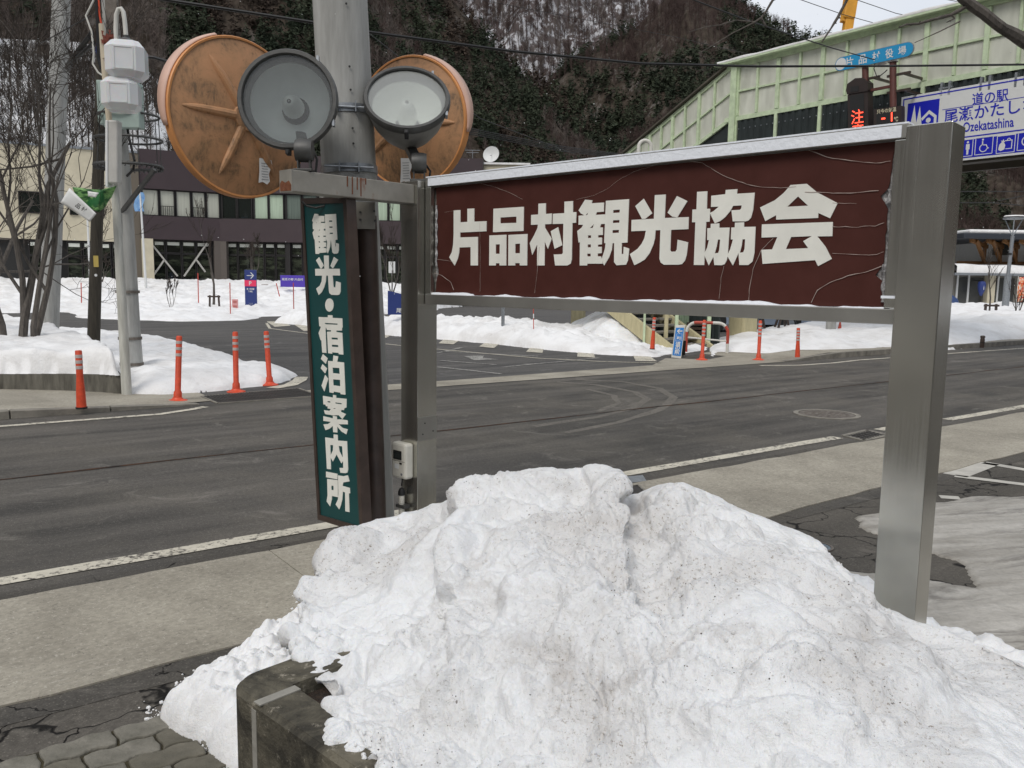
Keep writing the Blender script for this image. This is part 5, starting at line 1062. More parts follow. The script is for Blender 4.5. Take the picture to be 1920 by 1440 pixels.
# upper stair flight, going down straight on beyond the road
SL_ = .47
def zf(n): return 5.12 - SL_ * max(0, min(n, 20.9) - 15.95)
def n_of(px): r = (px - 960) / F; return (19.5 * U[0] - r * 19.5 * U[1]) / (U[0] * r - NN[0]) if False else (19.5 * (U[0] - r * U[1])) / (r * NN[1] - NN[0])
ub = [n_of(p) for p in (1351, 1320, 1293, 1268, 1246, 1226, 1206, 1188, 1170, 1152, 1135)]
MB().box(R2(19.45, ub[0] - .1, 6.5), (.12, .2, 2.5), (U, NN, up3)).build('corner_post', M['green_steel'], br, True)
for i, n in enumerate(ub):
    z = zf(n); MB().box(R2(19.48, n, z + 1.9), (.07, .05 if i % 2 else .09, 1.5), (U, NN, up3)).build('mullion', M['green_steel'], br, True)
for a, b in zip(ub[:-1], ub[1:]):
    za, zb_ = zf(a), zf(b)
    for off, w in ((1.18, .1), (1.92, .04), (2.64, .1)): MB().bar(R2(19.5, a, za + off), R2(19.5, b, zb_ + off), .07, w).build('stair_rail' if off != 1.92 else 'transom', M['green_steel'], br, True)
    for o0, o1 in ((1.24, 1.9), (1.94, 2.58)):
        q = [R2(19.52, a + .03, za + o0), R2(19.52, b - .03, zb_ + o0), R2(19.52, b - .03, zb_ + o1), R2(19.52, a + .03, za + o1)]
        MB().add(q + [p + U * .012 for p in q], [(0, 1, 2, 3), (7, 6, 5, 4), (0, 4, 5, 1), (1, 5, 6, 2), (2, 6, 7, 3), (3, 7, 4, 0)]).build('pane', M['pane'], br, True)
    q = [R2(19.53, a, za - .1), R2(19.53, b, zb_ - .1), R2(19.53, b, zb_ + 1.16), R2(19.53, a, za + 1.16)]
    MB().add(q + [p + U * .03 for p in q], [(0, 1, 2, 3), (7, 6, 5, 4), (0, 4, 5, 1), (1, 5, 6, 2), (2, 6, 7, 3), (3, 7, 4, 0)]).build('cladding_sheet', M['dark_sheet'], br, True)
    MB().bar(R2(20.5, a, za + 2.74), R2(20.5, b, zb_ + 2.74), 2.3, .05).build('stair_roof', M['girder'], br, True)
    MB().bar(R2(20.5, a, za - .1), R2(20.5, b, zb_ - .1), 1.9, .12).build('flight_slab', M['kerb'], br, True)
    MB().bar(R2(21.5, a, za + 1.9), R2(21.5, b, zb_ + 1.9), .02, 1.4).build('far_side_glazing', M['pane'], br, True)
MB().box(R2(18.6, 21.4, 2.6), (5.8, 1.8, .2), (U, NN, up3)).build('landing', M['kerb'], br, True)
c = G(1083, 645); c = D(1083, 640, 27.0); MB().lathe([(.235, 0), (.235, 2.5)], (c[0], c[1], 0), (0, 0, 1), 20).build('pillar', M['cream_pillar'], br, True, smooth=True)
# lower flight coming back to the right
f0 = G(1252, 654)
def LF(t, o=0.0, z=0.0): return f0 + NN * t + U * o + [0, 0, z]
for o in (0.0, 1.4): MB().bar(LF(-.15, o, -.12), LF(5.9, o, 2.85), .1, .36).build('stringer', M['cream_pillar'], br, True)
for k in range(20): MB().box(LF(.1 + .3 * k, .7, .06 + .148 * k), (1.3, .32, .05), (U, NN, up3)).build('step', M['kerb'], br, True)
corrugated('cladding_sheet', LF(0, 1.9, .05), NN, up3, 3.2, 2.3, .19, .03, M['dark_sheet'], br, -U)
for px, w, mt_ in ((1203, .05, 'green_steel'), (1243, .09, 'cream_pillar'), (1262, .08, 'green_steel'), (1333, .09, 'green_steel')):
    q = D(px, 640, 20.9); MB().box((q[0], 20.55 if px < 1300 else 21.2, 1.3), (w, w, 2.7)).build('stair_post', M[mt_], br, True)
q0 = D(1268, 600, 22.0); q1 = D(1333, 600, 22.0); M['pale_sheet'] = mat('pale green sheet', (.22, .29, .2), .6, var=.2, vs=3)
corrugated('porch_sheet', np.array([q0[0], 22.0, .5]), np.array([1., 0, 0]), up3, q1[0] - q0[0], 2.2, .12, .03, M['pale_sheet'], br, np.array([0, -1., 0]))
M['junk'] = mat('weathered brown boards', (.05, .032, .022), .85, var=.4, vs=8)
jt = thing('timber_stack', 'weathered brown planks stored under the footbridge stairs', 'timber', (float(q0[0]) + .45, 21.6, 0))
for k in range(5): MB().box((.02 * k, .03 * (k % 2), .1 + .11 * k), (.85 - .06 * k, .3, .07)).build('plank', M['junk'], jt)
# brackets above the blue board
PS = R2(19.2, 0); NS = U                                                    # plane of the boards, facing us
rs = thing('road_sign', 'wide white and blue roadside station board fixed to the footbridge', 'road sign', tuple(map(float, onp(1810, 240, PS, NS))))
nL = unR(onp(1688, 220, PS, NS))[1]; zT = onp(1688, 183, PS, NS)[2]; zB = onp(1812, 300, PS, NS)[2]; zM = onp(1812, 262, PS, NS)[2]
nR = nL - 5.4; WX = -NN
def SB(n, z, l=0.0): return R2(19.2 - l, n, z)
MB().box(SB((nL + nR) / 2, (zT + zB) / 2, -.02), (nL - nR, .04, zT - zB), (NN, U, up3)).build('board', M['sign_white'], rs, True)
MB().box(SB((nL + nR) / 2, (zM + zB) / 2 + .02, .002), (nL - nR - .08, .003, zM - zB - .05), (NN, U, up3)).build('blue_band', M['royal'], rs, True)
mb = MB(); t_ = .028
mb.box(SB((nL + nR) / 2, zT - .06, .002), (nL - nR - .12, .003, t_), (NN, U, up3)).box(SB((nL + nR) / 2, zM + .06, .002), (nL - nR - .12, .003, t_), (NN, U, up3))
mb.box(SB(nL - .06, (zT + zM) / 2, .002), (t_, .003, zT - zM - .1), (NN, U, up3)); mb.build('border_line', M['royal'], rs, True)
i0, i1 = unR(onp(1700, 230, PS, NS))[1], unR(onp(1759.5, 220, PS, NS))[1]; zi1 = onp(1730, 190, PS, NS)[2]; sI = i0 - i1
cI = SB((i0 + i1) / 2, zi1 - sI / 2, .002); MB().box(cI, (sI, .003, sI), (NN, U, up3)).build('blue_square', M['royal'], rs, True, bevel=.001)
station_icon(rs, cI - NS * .003, WX, up3, sI * 1.02, M['sign_white'], -NS)
ptext('lettering', '\u9053\u306e\u99c5', M['royal'], rs, PS, NS, 1823, 187, 1891, 177, 24, .012)
ptext('lettering', '\u5c3e\u702c\u304b\u305f\u3057\u306a', M['royal'], rs, PS, NS, 1770, 219, 1946, 194, 27, .012)
ptext('lettering', 'Ozekatashina', M['royal'], rs, PS, NS, 1806, 239, 1901, 228, 19, .015)
a, b = onp(1767, 206, PS, NS), onp(1990, 176, PS, NS); MB().bar([*a[:2], a[2]] - NS * .003, [*b[:2], a[2]] - NS * .003, .003, .012).build('rule_line', M['royal'], rs, True)
def icon_frame(px, py, s):
    c = onp(px, py, PS, NS); mb = MB()
    for dx, dz, w, h in ((0, s / 2, s, .014), (0, -s / 2, s, .014), (s / 2, 0, .014, s), (-s / 2, 0, .014, s)): mb.box(c + WX * dx + up3 * dz - NS * .005, (w, .002, h), (WX, U, up3))
    mb.build('symbol_frame', M['sign_white'], rs, True); return c
def blob(par, c, polys, s, mt):
    mb = MB()
    for k, p in enumerate(polys):
        vv, ff = tri_prism([[(x * s, y * s) for x, y in p]], c - NS * (.005 + .0004 * k), WX, up3, -NS * .001); mb.add(vv, ff)
    return mb.build('symbol', mt, par, True)
circ = lambda x, y, r, n=14: [(x + r * math.cos(a), y + r * math.sin(a)) for a in np.linspace(0, 6.283, n, endpoint=False)]
def arc(x, y, r, w, a0, a1, n=16): A_ = np.linspace(a0, a1, n); return [(x + r * math.cos(a), y + r * math.sin(a)) for a in A_] + [(x + (r - w) * math.cos(a), y + (r - w) * math.sin(a)) for a in A_[::-1]]
si = .36
c = icon_frame(1808, 278, si); blob(rs, c, [circ(.2, .33, .07), [(.1, .22), (.32, .22), (.32, -.1), (.27, -.1), (.27, -.4), (.15, -.4), (.15, -.1), (.1, -.1)], circ(-.2, .33, .07), [(-.3, .2), (-.1, .2), (-.02, -.15), (-.12, -.15), (-.12, -.4), (-.28, -.4), (-.28, -.15), (-.38, -.15)]], si, M['sign_white'])
c = icon_frame(1845, 273, si); blob(rs, c, [circ(-.08, .36, .06), arc(-.02, -.14, .24, .05, math.radians(110), math.radians(350)), [(-.12, .28), (-.06, .28), (-.04, .02), (.12, 0), (.22, -.22), (.3, -.18), (.28, -.12), (.24, -.14), (.15, .06), (-.12, .08)]], si, M['sign_white'])
c = icon_frame(1886, 270, si); blob(rs, c, [[(-.05, .22), (.36, .22), (.36, -.3), (.0, -.3), (.0, -.26), (.31, -.26), (.31, .17), (-.05, .17)], arc(.16, .22, .11, .04, 0, math.pi), [(-.4, -.3), (-.25, -.38), (-.05, -.3), (-.02, -.05), (-.12, .12), (-.22, .14), (-.36, .0)], [(-.2, .12), (-.3, .24), (-.2, .2), (-.14, .3), (-.1, .18), (0, .2), (-.1, .1)]], si, M['sign_white'])
c = icon_frame(1926, 264, si); blob(rs, c, [arc(0, 0, .3, .06, 0, 6.28, 26), [(-.03, .18), (.03, .18), (.03, -.18), (-.03, -.18)]], si, M['sign_white'])
for px, py in ((1772, 160), (1847, 150), (1913, 142)):
    q = onp(px, py + 6, PS, NS); w = MB()
    for s in (-.09, .09): w.box(q + WX * s + U * .05, (.05, .1, .3), (WX, U, up3))
    w.box(q + U * .04 + up3 * .02, (.3, .06, .035), (WX, U, up3)).build('bracket', M['galv'], rs, True)
# brown light board, thermometer board and village office name board on brown pipes
PL = R2(18.55, 0)
M['brown_box'] = mat('dark brown steel box', (.03, .02, .018), .55, .1, var=.15, vs=4)
ls = thing('led_sign', 'tall dark brown light board with red caution characters and a gabled top', 'light board', tuple(map(float, onp(1608, 200, PL, NS))))
quad_px('case', ((1589, 178), (1627, 171), (1629, 300), (1592, 306)), PL, NS, M['brown_box'], ls, .22)
quad_px('gable', ((1587, 170), (1589, 158), (1604, 147), (1618, 146), (1627, 154), (1628, 168), (1627, 171), (1589, 177)), PL, NS, M['brown_box'], ls, .26, .02)
quad_px('display', ((1594, 180), (1620, 175), (1622, 300), (1596, 304)), PL, NS, M['black'], ls, .004, .008)
quad_px('lamp_window', ((1596, 163), (1611, 161), (1611, 171), (1596, 173)), PL, NS, M['black'], ls, .004, .03)
ptext('glowing_character', '\u6ce8', M['led'], ls, PL, NS, 1597, 220.5, 1620, 217, 26, .0, .02); ptext('glowing_character', '\u610f', M['led'], ls, PL, NS, 1598, 247, 1621, 244, 25, .0, .02)
ts = thing('temperature_sign', 'small dark brown board showing the air temperature in red beside the white board', 'temperature board', tuple(map(float, onp(1664, 215, PL, NS))))
quad_px('case', ((1638, 205), (1690, 198), (1690, 250), (1638, 258)), PL, NS, M['brown_box'], ts, .15)
quad_px('display', ((1644, 214), (1676, 210), (1676, 238), (1644, 243)), PL, NS, M['black'], ts, .004, .008)
ptext('lettering', '\u53ea\u4eca\u306e\u6c17\u6e29', M['amber'], ts, PL, NS, 1644.5, 210, 1681, 204.5, 8.5, .012, .012)
quad_px('glowing_bar', ((1653.5, 221.5), (1660.5, 220.5), (1660.5, 223.5), (1653.5, 224.5)), PL, NS, M['led'], ts, .003, .02)
quad_px('glowing_bar', ((1671.5, 211), (1674, 210.6), (1674, 227.5), (1671.5, 228)), PL, NS, M['led'], ts, .003, .02)
ptext('lettering', '\u2103', M['amber'], ts, PL, NS, 1677, 224, 1684.5, 223, 9, .02, .012)
nsn = thing('name_sign', 'blue capsule shaped village office name board above the footbridge sill', 'sign', tuple(map(float, onp(1638, 105, PL, NS))))
a, b = onp(1577, 119.5, PL, NS), onp(1700, 93.5, PL, NS); n0_, n1_ = unR(a)[1], unR(b)[1]; r_ = (onp(1640, 92, PL, NS)[2] - onp(1640, 119, PL, NS)[2]) / 2; zc = (a[2] + b[2]) / 2
def capsule(r, extra=0):
    pts = [(n0_ * -1 - r * math.sin(t), r * math.cos(t)) for t in np.linspace(0, math.pi, 12)]; pts = [(-n0_ + (-r * math.sin(t)), r * math.cos(t)) for t in np.linspace(0, math.pi, 12)]
    pts += [(-n1_ + r * math.sin(t), -r * math.cos(t)) for t in np.linspace(0, math.pi, 12)]; return pts
q0_ = R2(18.55, 0, zc)
for nm_, r, mt_, l in (('board', r_, M['galv'], 0), ('blue_face', r_ * .93, mat('sky blue sign face', (.015, .28, .55), .45), .006)):
    vv, ff = tri_prism([capsule(r)], q0_ - U * l, WX, up3, U * .03); MB().add(vv, ff).build(nm_, mt_, nsn, True)
vv, ff = tri_prism([circ(-n0_, 0, r_ * .85, 22)], q0_ - U * .009, WX, up3, U * .002); MB().add(vv, ff).build('white_disc', M['sign_white'], nsn, True)
nch = [1593, 1618, 1643, 1668, 1692]
for ch, px in zip('\u7247\u54c1\u6751\u5f79\u5834', nch):
    y = 119.5 - (px - 1577) / 123 * 26; ptext('lettering', ch, M['sign_white'], nsn, PL, NS, px - 7.5, y + 1.6, px + 7.5, y - 1.6, 17.5, .018, .01)
M['brown_pipe'] = mat('brown painted pipe', (.1, .032, .025), .55, var=.2, vs=5)
for px, y0, y1 in ((1617, 122, 152), (1669, 106, 204)):
    MB().tube([onp(px, y0, PL, NS) + U * .12, onp(px + .5, y1, PL, NS) + U * .12], .075, 12).build('pipe', M['brown_pipe'], nsn, True, smooth=True)
for px, py in ((1618, 147), (1674, 139), (1674, 170)):
    q = onp(px, py, PL, NS) + U * .12; MB().bar(q - WX * .2, q + WX * .35, .05, .05).bar(q + WX * .2, q + WX * .2 + U * .8, .05, .05).build('bracket_arm', M['brown_frame'], nsn, True)
q = onp(1629, 168, PL, NS) + U * .1; MB().bar(q, onp(1669, 160, PL, NS) + U * .1, .05, .06).build('cross_tie', M['brown_pipe'], nsn, True)
for px, py in ((1648, 117), (1669, 114)):
    MB().lathe([(.11, 0), (.1, .05), (.04, .08), (0, .085)], onp(px, py + 1, PL, NS) + U * .12, (0, 0, 1), 12).build('snow_cap', M['snow'], nsn, True, smooth=True)
P_ = [onp(x, y, PL, NS) - U * .1 for x, y in ((1645, 120), (1643, 130), (1648, 144), (1655, 143), (1664, 136), (1668, 132))]; MB().tube(P_, .012, 5).build('loose_cable', M['black_wire'], nsn, True)
# yellow boom behind the bridge
cr_ = thing('crane_boom', 'yellow boom standing up behind the footbridge roof', 'crane', (15.2, 36, 0)); M['yellow'] = mat('yellow machine paint', (.7, .33, .03), .5, var=.2, vs=2)
a = D(1584, 88, 36); b = D(1597, 0, 36); d0 = (b - a) / np.linalg.norm(b - a)
MB().bar(a - d0 * 9, a + d0 * 1.15, .36, .36, (0, 1, 0)).build('boom', M['yellow'], cr_, True, bevel=.04)
MB().bar(a + d0 * 1.1 - [.06, 0, 0], a + d0 * 3.2 - [.03, 0, 0], .48, .48, (0, 1, 0)).build('outer_boom', M['yellow'], cr_, True, bevel=.05)
MB().bar(a + d0 * 1.0 - [.24, 0, 0], a + d0 * 1.3 - [.2, 0, 0], .16, .3, (0, 1, 0)).build('hinge_lug', M['yellow'], cr_, True)
# white hoop lamp behind the big sign
hp = thing('hoop_lamp', 'white arched pipe lamp poking up behind the brown sign', 'lamp', (float(D(1186, 640, 24)[0]), 24, 0))
z1 = D(1186, 275, 24)[2]; r = (D(1209, 270, 24)[0] - D(1186, 270, 24)[0]) / 2
MB().tube([(0, 0, 0), (0, 0, z1)] + [(r - r * math.cos(t), 0, z1 + r * 1.0 * math.sin(t)) for t in np.linspace(.2, math.pi, 12)] + [(2 * r, 0, z1 - .25)], .055, 12).build('pipe', M['white_paint'], hp, smooth=True)
MB().lathe([(.05, .0), (.13, -.12), (.12, -.3), (0, -.32)], (2 * r, 0, z1 - .25), (0, 0, 1), 14).build('lamp_head', M['dark_metal'], hp, smooth=True)

# ------------------------------------------------------------------ things on the right beyond the road
def trestle(px, py, z, Y, label):
    q = D(px, py, Y); t = thing('trestle_board', label, 'trestle', (float(q[0]), Y, float(q[2])))
    for s in (-1, 1):
        MB().bar((s * .17, 0, -.05), (s * .02, 0, .62), .05, .07, (0, 1, 0)).build('leg', M['brown_frame'], t); MB().bar((s * .17, .35, -.05), (s * .02, .2, .62), .05, .07, (0, 1, 0)).build('leg', M['brown_frame'], t)
    MB().bar((0, -.05, .62), (0, .3, .62), .06, .08).build('ridge', M['brown_frame'], t)
    return t
trestle(1424, 622, .3, 23.5, 'dark brown trestle in the snow directly right of the cream pillar'); trestle(1469, 617, .3, 24, 'small dark brown trestle standing alone on the snow bank')
q = D(1557, 627, 24); t = thing('pillar', 'short grey round concrete pillar in the snow under the brown sign', 'pillar', (float(q[0]), 24, 0)); MB().lathe([(.14, -.1), (.14, 1.6), (0, 1.6)], (0, 0, .1), seg=20).build('shaft', M['pole_concrete'], t, smooth=True); MB().lathe([(.145, .52), (.145, .56)], (0, 0, .1), seg=20).build('joint_ring', M['kerb'], t)
q = D(1574, 625, 24); t = thing('traffic_cone', 'small dark and red traffic cone beside the grey pillar', 'cone', (float(q[0]), 24, float(q[2]))); MB().lathe([(.12, 0), (.12, .02), (.07, .03), (.02, .34), (0, .34)], seg=14).build('cone', M['red_paint'], t, smooth=True); MB().lathe([(.052, .12), (.038, .2)], seg=14).build('band', M['black'], t)
# car, parked; only part shows between pillar and rail
def car(label, loc, rz, paint, length=4.2):
    t = thing('parked_car', label, 'car', loc, rz); l = length; w = 1.66
    prof = [(-.5, .35), (-.5, .62), (-.47, .82), (-.3, .92), (-.17, 1.34), (-.08, 1.44), (.2, 1.45), (.34, 1.35), (.47, .95), (.5, .7), (.5, .35), (.42, .26), (-.42, .26)]
    mb = MB(); n = len(prof); V_ = []
    for yy, ins in ((-.5, .06), (-.46, 0), (.46, 0), (.5, .06)):
        for x, z in prof:
            k = 1 - ins * .6; tz = max(0, (z - .95)) * .28; V_.append((x * l * k, (yy * w) - math.copysign(tz, yy), .26 + (z - .26) * (1 - ins * .3)))
    F_ = [(i * n + j, i * n + (j + 1) % n, (i + 1) * n + (j + 1) % n, (i + 1) * n + j) for i in range(3) for j in range(n)] + [tuple(range(n)), tuple(range(3 * n, 4 * n))[::-1]]
    mb.add(V_, F_).build('body', paint, t, smooth=True)
    for s in (-1, 1):
        y = s * (w * .5 - .035)
        vv, ff = tri_prism([[(-.25 * l, .98), (-.16 * l, 1.3), (-.02 * l, 1.36), (-.02 * l, .98)]], (0, y + s * -.035, 0), (1, 0, 0), (0, 0, 1), (0, s * .02, 0)); MB().add(vv, ff).build('side_window', M['glass_dark'], t)
        vv, ff = tri_prism([[(.0 * l, .98), (.0 * l, 1.36), (.2 * l, 1.36), (.36 * l, .98)]], (0, y + s * -.035, 0), (1, 0, 0), (0, 0, 1), (0, s * .02, 0)); MB().add(vv, ff).build('side_window', M['glass_dark'], t)
        for x in (-.31, .31):
            wh = MB().lathe([(.2, -.09), (.29, -.09), (.31, -.05), (.31, .05), (.29, .09), (.2, .09)], (x * l, s * (w * .5 - .08), .31), (0, 1, 0), 24).build('wheel', M['black'], t, smooth=True)
            MB().lathe([(0, .095), (.19, .08), (.2, .09)], (x * l, s * (w * .5 - .08), .31), (0, s, 0), 18).build('rim', M['galv'], wh)
            MB().lathe([(.38, .0), (.0, 0.0)], (x * l, s * (w * .5 + .004), .36), (0, s, 0), 24).build('wheel_arch', M['black'], t)
        MB().box((-.485 * l, s * .6, .72), (.06, .26, .14)).build('headlight', M['paper'], t, bevel=.01)
    vv, ff = tri_prism([[(-.62, .0), (.62, .0), (.5, .38), (-.5, .38)]], (-.29 * l, 0, .97), (0, 1, 0), (.37, 0, .93), (-.02, 0, .01)); MB().add(vv, ff).build('windscreen', M['glass_dark'], t)
    return t
M['silver_blue'] = mat('pale blue car paint', (.3, .36, .45), .3, .4, var=.05); M['car_blue'] = mat('blue car paint', (.05, .09, .22), .3, .3, var=.05)
q = D(1340, 600, 28); car('pale blue car parked behind the cream pillar', (float(q[0]) + 1.15, 28.6, .0), 0.1, M['silver_blue'])
q = D(1803, 560, 41); sc_ = car('blue car with snow on it behind the right snow bank', (float(q[0]) - 2.2, 41.5, .1), .2, M['car_blue'])
# street lamp
q = D(1884, 585, 36); sl = thing('street_lamp', 'slender grey street lamp with a flat ring head on three struts', 'street lamp', (float(q[0]), 36, float(q[2]) - .1)); zt = D(1899, 409, 36)[2] - q[2] + .1
MB().tube([(0, 0, 0), (0, 0, zt * .4)], .14, 14).build('base_tube', M['galv'], sl, smooth=True); MB().tube([(0, 0, zt * .4), (.05, 0, zt - .75)], .075, 12).build('pole', M['galv'], sl, smooth=True)
MB().lathe([(.078, zt * .62), (.085, zt * .62), (.085, zt * .64), (.078, zt * .64)], seg=12).build('strap', M['black'], sl)
for a in (0, 2.1, 4.2): MB().tube([(.05, 0, zt - .78), (.05 + .36 * math.cos(a), .36 * math.sin(a), zt - .06)], .022, 8).build('strut', M['galv'], sl)
MB().lathe([(.2, 0), (.42, -.04), (.43, .02), (.2, .06), (0, .06)], (.05, 0, zt), (0, 0, 1), 24).build('lamp_ring', M['galv'], sl, smooth=True); MB().lathe([(.41, .03), (.36, .08), (0, .1)], (.05, 0, zt + .03), (0, 0, 1), 20).build('snow_cap', M['snow'], sl, smooth=True)
# roadside station building
YS = 44.0
def zy(px, py, Y): return float(D(px, py, Y)[2])
st = thing('station_building', 'low roadside station with snowy flat roofs and timber struts under the eaves', 'building', (float(D(1870, 560, YS)[0]), YS, 0))
x0 = float(D(1786, 560, YS)[0]); x1 = x0 + 14
z_e = zy(1850, 517, YS); z_t = zy(1850, 494, YS)
M['plaster'] = mat('grey beige wall', (.2, .19, .165), .8, var=.15, vs=2); M['timber'] = mat('brown glulam timber', (.2, .095, .03), .6, var=.25, vs=5); M['fascia'] = mat('dark blue grey fascia', (.025, .03, .04), .5)
MB().box(((x0 + x1) / 2, YS + 4, z_e / 2), (x1 - x0, 8, z_e)).build('wall', M['plaster'], st, True)
M['interior'] = mat('grey window glass', (.06, .063, .06), .12, var=.3, vs=1.5)
for a, b in ((1794, 1812), (1816, 1841), (1856, 1868), (1872, 1900), (1908, 1935)):
    xa_, xb_ = float(D(a, 540, YS)[0]), float(D(b, 540, YS)[0]); MB().box(((xa_ + xb_) / 2, YS - .03, z_e * .55), (xb_ - xa_, .05, z_e * .8)).build('window', M['interior'], st, True)
for a in (1793, 1814, 1869): MB().box((float(D(a, 540, YS)[0]), YS - .07, z_e * .5), (.09, .06, z_e)).build('window_frame', M['sign_white'], st, True)
MB().box((float(D(1850, 540, YS)[0]), YS - .25, z_e / 2), (.38, .4, z_e)).build('pillar', M['cream'], st, True)
MB().box(((x0 + x1) / 2, YS + 3.2, z_e + .06), (x1 - x0 + 1, 8.4, .12)).build('lower_roof', M['galv'], st, True)
n_ = 60; P_ = []
for k in range(n_):
    x = x0 - .4 + (x1 - x0 + .8) * k / (n_ - 1); h = z_t - z_e - .1 + .08 * float(fbm([[x * .5, 1, 1]], 1, 3)[0])
    for y, z in ((YS - .95, .12), (YS - .97, h * .8), (YS - .7, h), (YS + 3, h + .1), (YS + 7, h)): P_.append((x, y, z_e + z))
link_mesh('roof_snow', P_, [(k * 5 + j, k * 5 + 5 + j, k * 5 + 6 + j, k * 5 + 1 + j) for k in range(n_ - 1) for j in range(4)], M['snow'], st, True, True)
xu = float(D(1862, 470, YS + 2)[0]); z_b = zy(1870, 494, YS + 2); z_r0 = zy(1870, 453, YS + 2); z_r1 = zy(1870, 443, YS + 2)
MB().box(((xu + x1) / 2, YS + 5, (z_b + z_r0) / 2), (x1 - xu, 6, z_r0 - z_b + .6)).build('upper_wall', M['sign_white'], st, True)
MB().box(((xu + x1) / 2 - .9, YS + 1.98, z_b + .02), (x1 - xu + 2, .25, .16)).build('timber_sill', M['timber'], st, True)
xr = float(D(1797, 448, YS)[0]); MB().box(((xr + x1) / 2, YS + 4, (z_r0 + z_r1) / 2), (x1 - xr, 9, z_r1 - z_r0)).build('upper_roof', M['fascia'], st, True, bevel=.05)
MB().box(((xr + x1) / 2 + .2, YS + 4, z_r1 + .09), (x1 - xr - .3, 8.8, .2)).build('roof_snow', M['snow'], st, True, bevel=.08)
for px in (1826, 1856, 1886, 1917, 1948):
    x = float(D(px, 470, YS + 1)[0]); MB().bar((x + 1.0, YS + 1.7, z_b + .1), (x - .35, YS + .2, z_r0 - .05), .14, .16, (0, 1, 0)).build('timber_strut', M['timber'], st, True)
    MB().bar((x - .8, YS - .1, z_r0 - .06), (x + 1.2, YS + 1.9, z_r0 - .3), .14, .2).build('timber_strut', M['timber'], st, True); MB().box((x + 1.0, YS + 1.75, (z_b + z_r0) / 2), (.14, .14, z_r0 - z_b)).build('timber_strut', M['timber'], st, True)
MB().box((float(D(1870, 470, YS + 1.9)[0]) + .2, YS + 1.9, z_b + .9), (.9, .05, .9)).build('window', M['interior'], st, True)
q = D(1840, 545, YS - .8); t = thing('hanging_lantern', 'dark navy hanging lantern sign by the station pillar', 'lantern', tuple(map(float, q))); MB().lathe([(0, .5), (.16, .46), (.2, .3), (.16, 0), (.06, -.25), (0, -.28)], seg=12).build('body', M['navy'], t, smooth=True); MB().bar((0, 0, .5), (0, .8, .55), .04, .04).build('arm', M['black'], t); text('print_mark', 'i', M['sign_white'], t, np.array(q) + [0, -.21, .15], sx, up3, None, .2)
q = D(1905, 570, YS - 5); t = thing('banner', 'orange patterned cloth banner on a thin pole before the station', 'banner', tuple(map(float, q))); g = NG('printed cloth', .8, .2); v = g.mapping(); n_1 = g.noise(v, 6, 4); n_2 = g.noise(v, 9, 2); M['cloth'] = g.col(g.mix(g.ramp(n_2, .5, .6), g.mix(g.ramp(n_1, .45, .55), (.75, .62, .5), (.75, .2, .06)), (.5, .05, .03)))
Pc = [(.02 + .3 * j / 3 + .02 * math.sin(k * .9), .03 * math.sin(k * .7 + j), .1 + 1.15 * k / 9) for k in range(10) for j in range(4)]; o = link_mesh('cloth', Pc, [(k * 4 + j, k * 4 + j + 1, k * 4 + 5 + j, k * 4 + 4 + j) for k in range(9) for j in range(3)], M['cloth'], t, smooth=True); sm = o.modifiers.new('thickness', 'SOLIDIFY'); sm.thickness = .004
MB().tube([(0, 0, -.6), (0, 0, 1.3)], .014, 8).build('pole', M['white_paint'], t)

# ------------------------------------------------------------------ village office (maroon) and the cream wing
YB = 55.0
ob = thing('office_building', 'two storey maroon clad village office with pale curtained windows', 'building', (-19.4, YB, 0))
C0 = np.array([(413 - 960) / 1553 * YB * 1.0, YB, 0]); C0[0] = float(D(413, 400, YB)[0])
zR, zW1, zW0, zG1 = [zy(413, y, YB) for y in (291, 362, 411, 453)]
dL = np.array([-.888, -.46, 0]); dL /= np.linalg.norm(dL); dR = np.array([1., .0, 0])
def fac(par, P, d, a0, a1, z0, z1, out, th, name, mt, bevel=0):
    nrm = np.array([d[1], -d[0], 0]); nrm = -nrm if nrm[1] > 0 else nrm
    return MB().box(P + d * (a0 + a1) / 2 + nrm * (out - th / 2) + [0, 0, (z0 + z1) / 2], (abs(a1 - a0), th, z1 - z0), (d, nrm, up3)).build(name, mt, par, True)
def apx(d, px, py=400):    # distance along facade from corner for a pixel column
    N_ = np.array([d[1], -d[0], 0]); q = onp(px, py, C0, N_); return float((q - C0) @ d)
LL = apx(dL, 262); LR = apx(dR, 905)
MB().add([C0 + dL * LL + [0, 0, 0], C0, C0 + dR * LR, C0 + dR * LR + [0, 14, 0], C0 + dL * LL + [0, 14, 0]] + [C0 + dL * LL + [0, 0, zR], C0 + [0, 0, zR], C0 + dR * LR + [0, 0, zR], C0 + dR * LR + [0, 14, zR], C0 + dL * LL + [0, 14, zR]], [(0, 1, 6, 5), (1, 2, 7, 6), (2, 3, 8, 7), (3, 4, 9, 8), (4, 0, 5, 9), (5, 6, 7, 8, 9)]).build('wall', mat('dark interior wall', (.02, .02, .02), .8), ob, True)
for d, l in ((dL, LL), (dR, LR)):
    fac(ob, C0, d, 0, l, zW1, zR, .25, .24, 'upper_cladding', M['maroon']); fac(ob, C0, d, 0, l, zG1, zW0, .45, .44, 'middle_cladding', M['maroon'])
M['curtain'] = mat('pale curtain', (.42, .43, .37), .85, var=.1, vs=1.5, stretch=(6, 6, .2)); M['curtain_green'] = mat('green tinted curtain', (.38, .47, .36), .8, var=.15, vs=2, stretch=(8, 8, .2)); M['mull'] = mat('dark bronze window frame', (.012, .01, .01), .5)
M['pane_top'] = mat('white blind strip', (.62, .64, .58), .7); M['curtain_dark'] = mat('dark grey curtain', (.1, .13, .11), .6, var=.4, vs=3, stretch=(9, 9, .1))
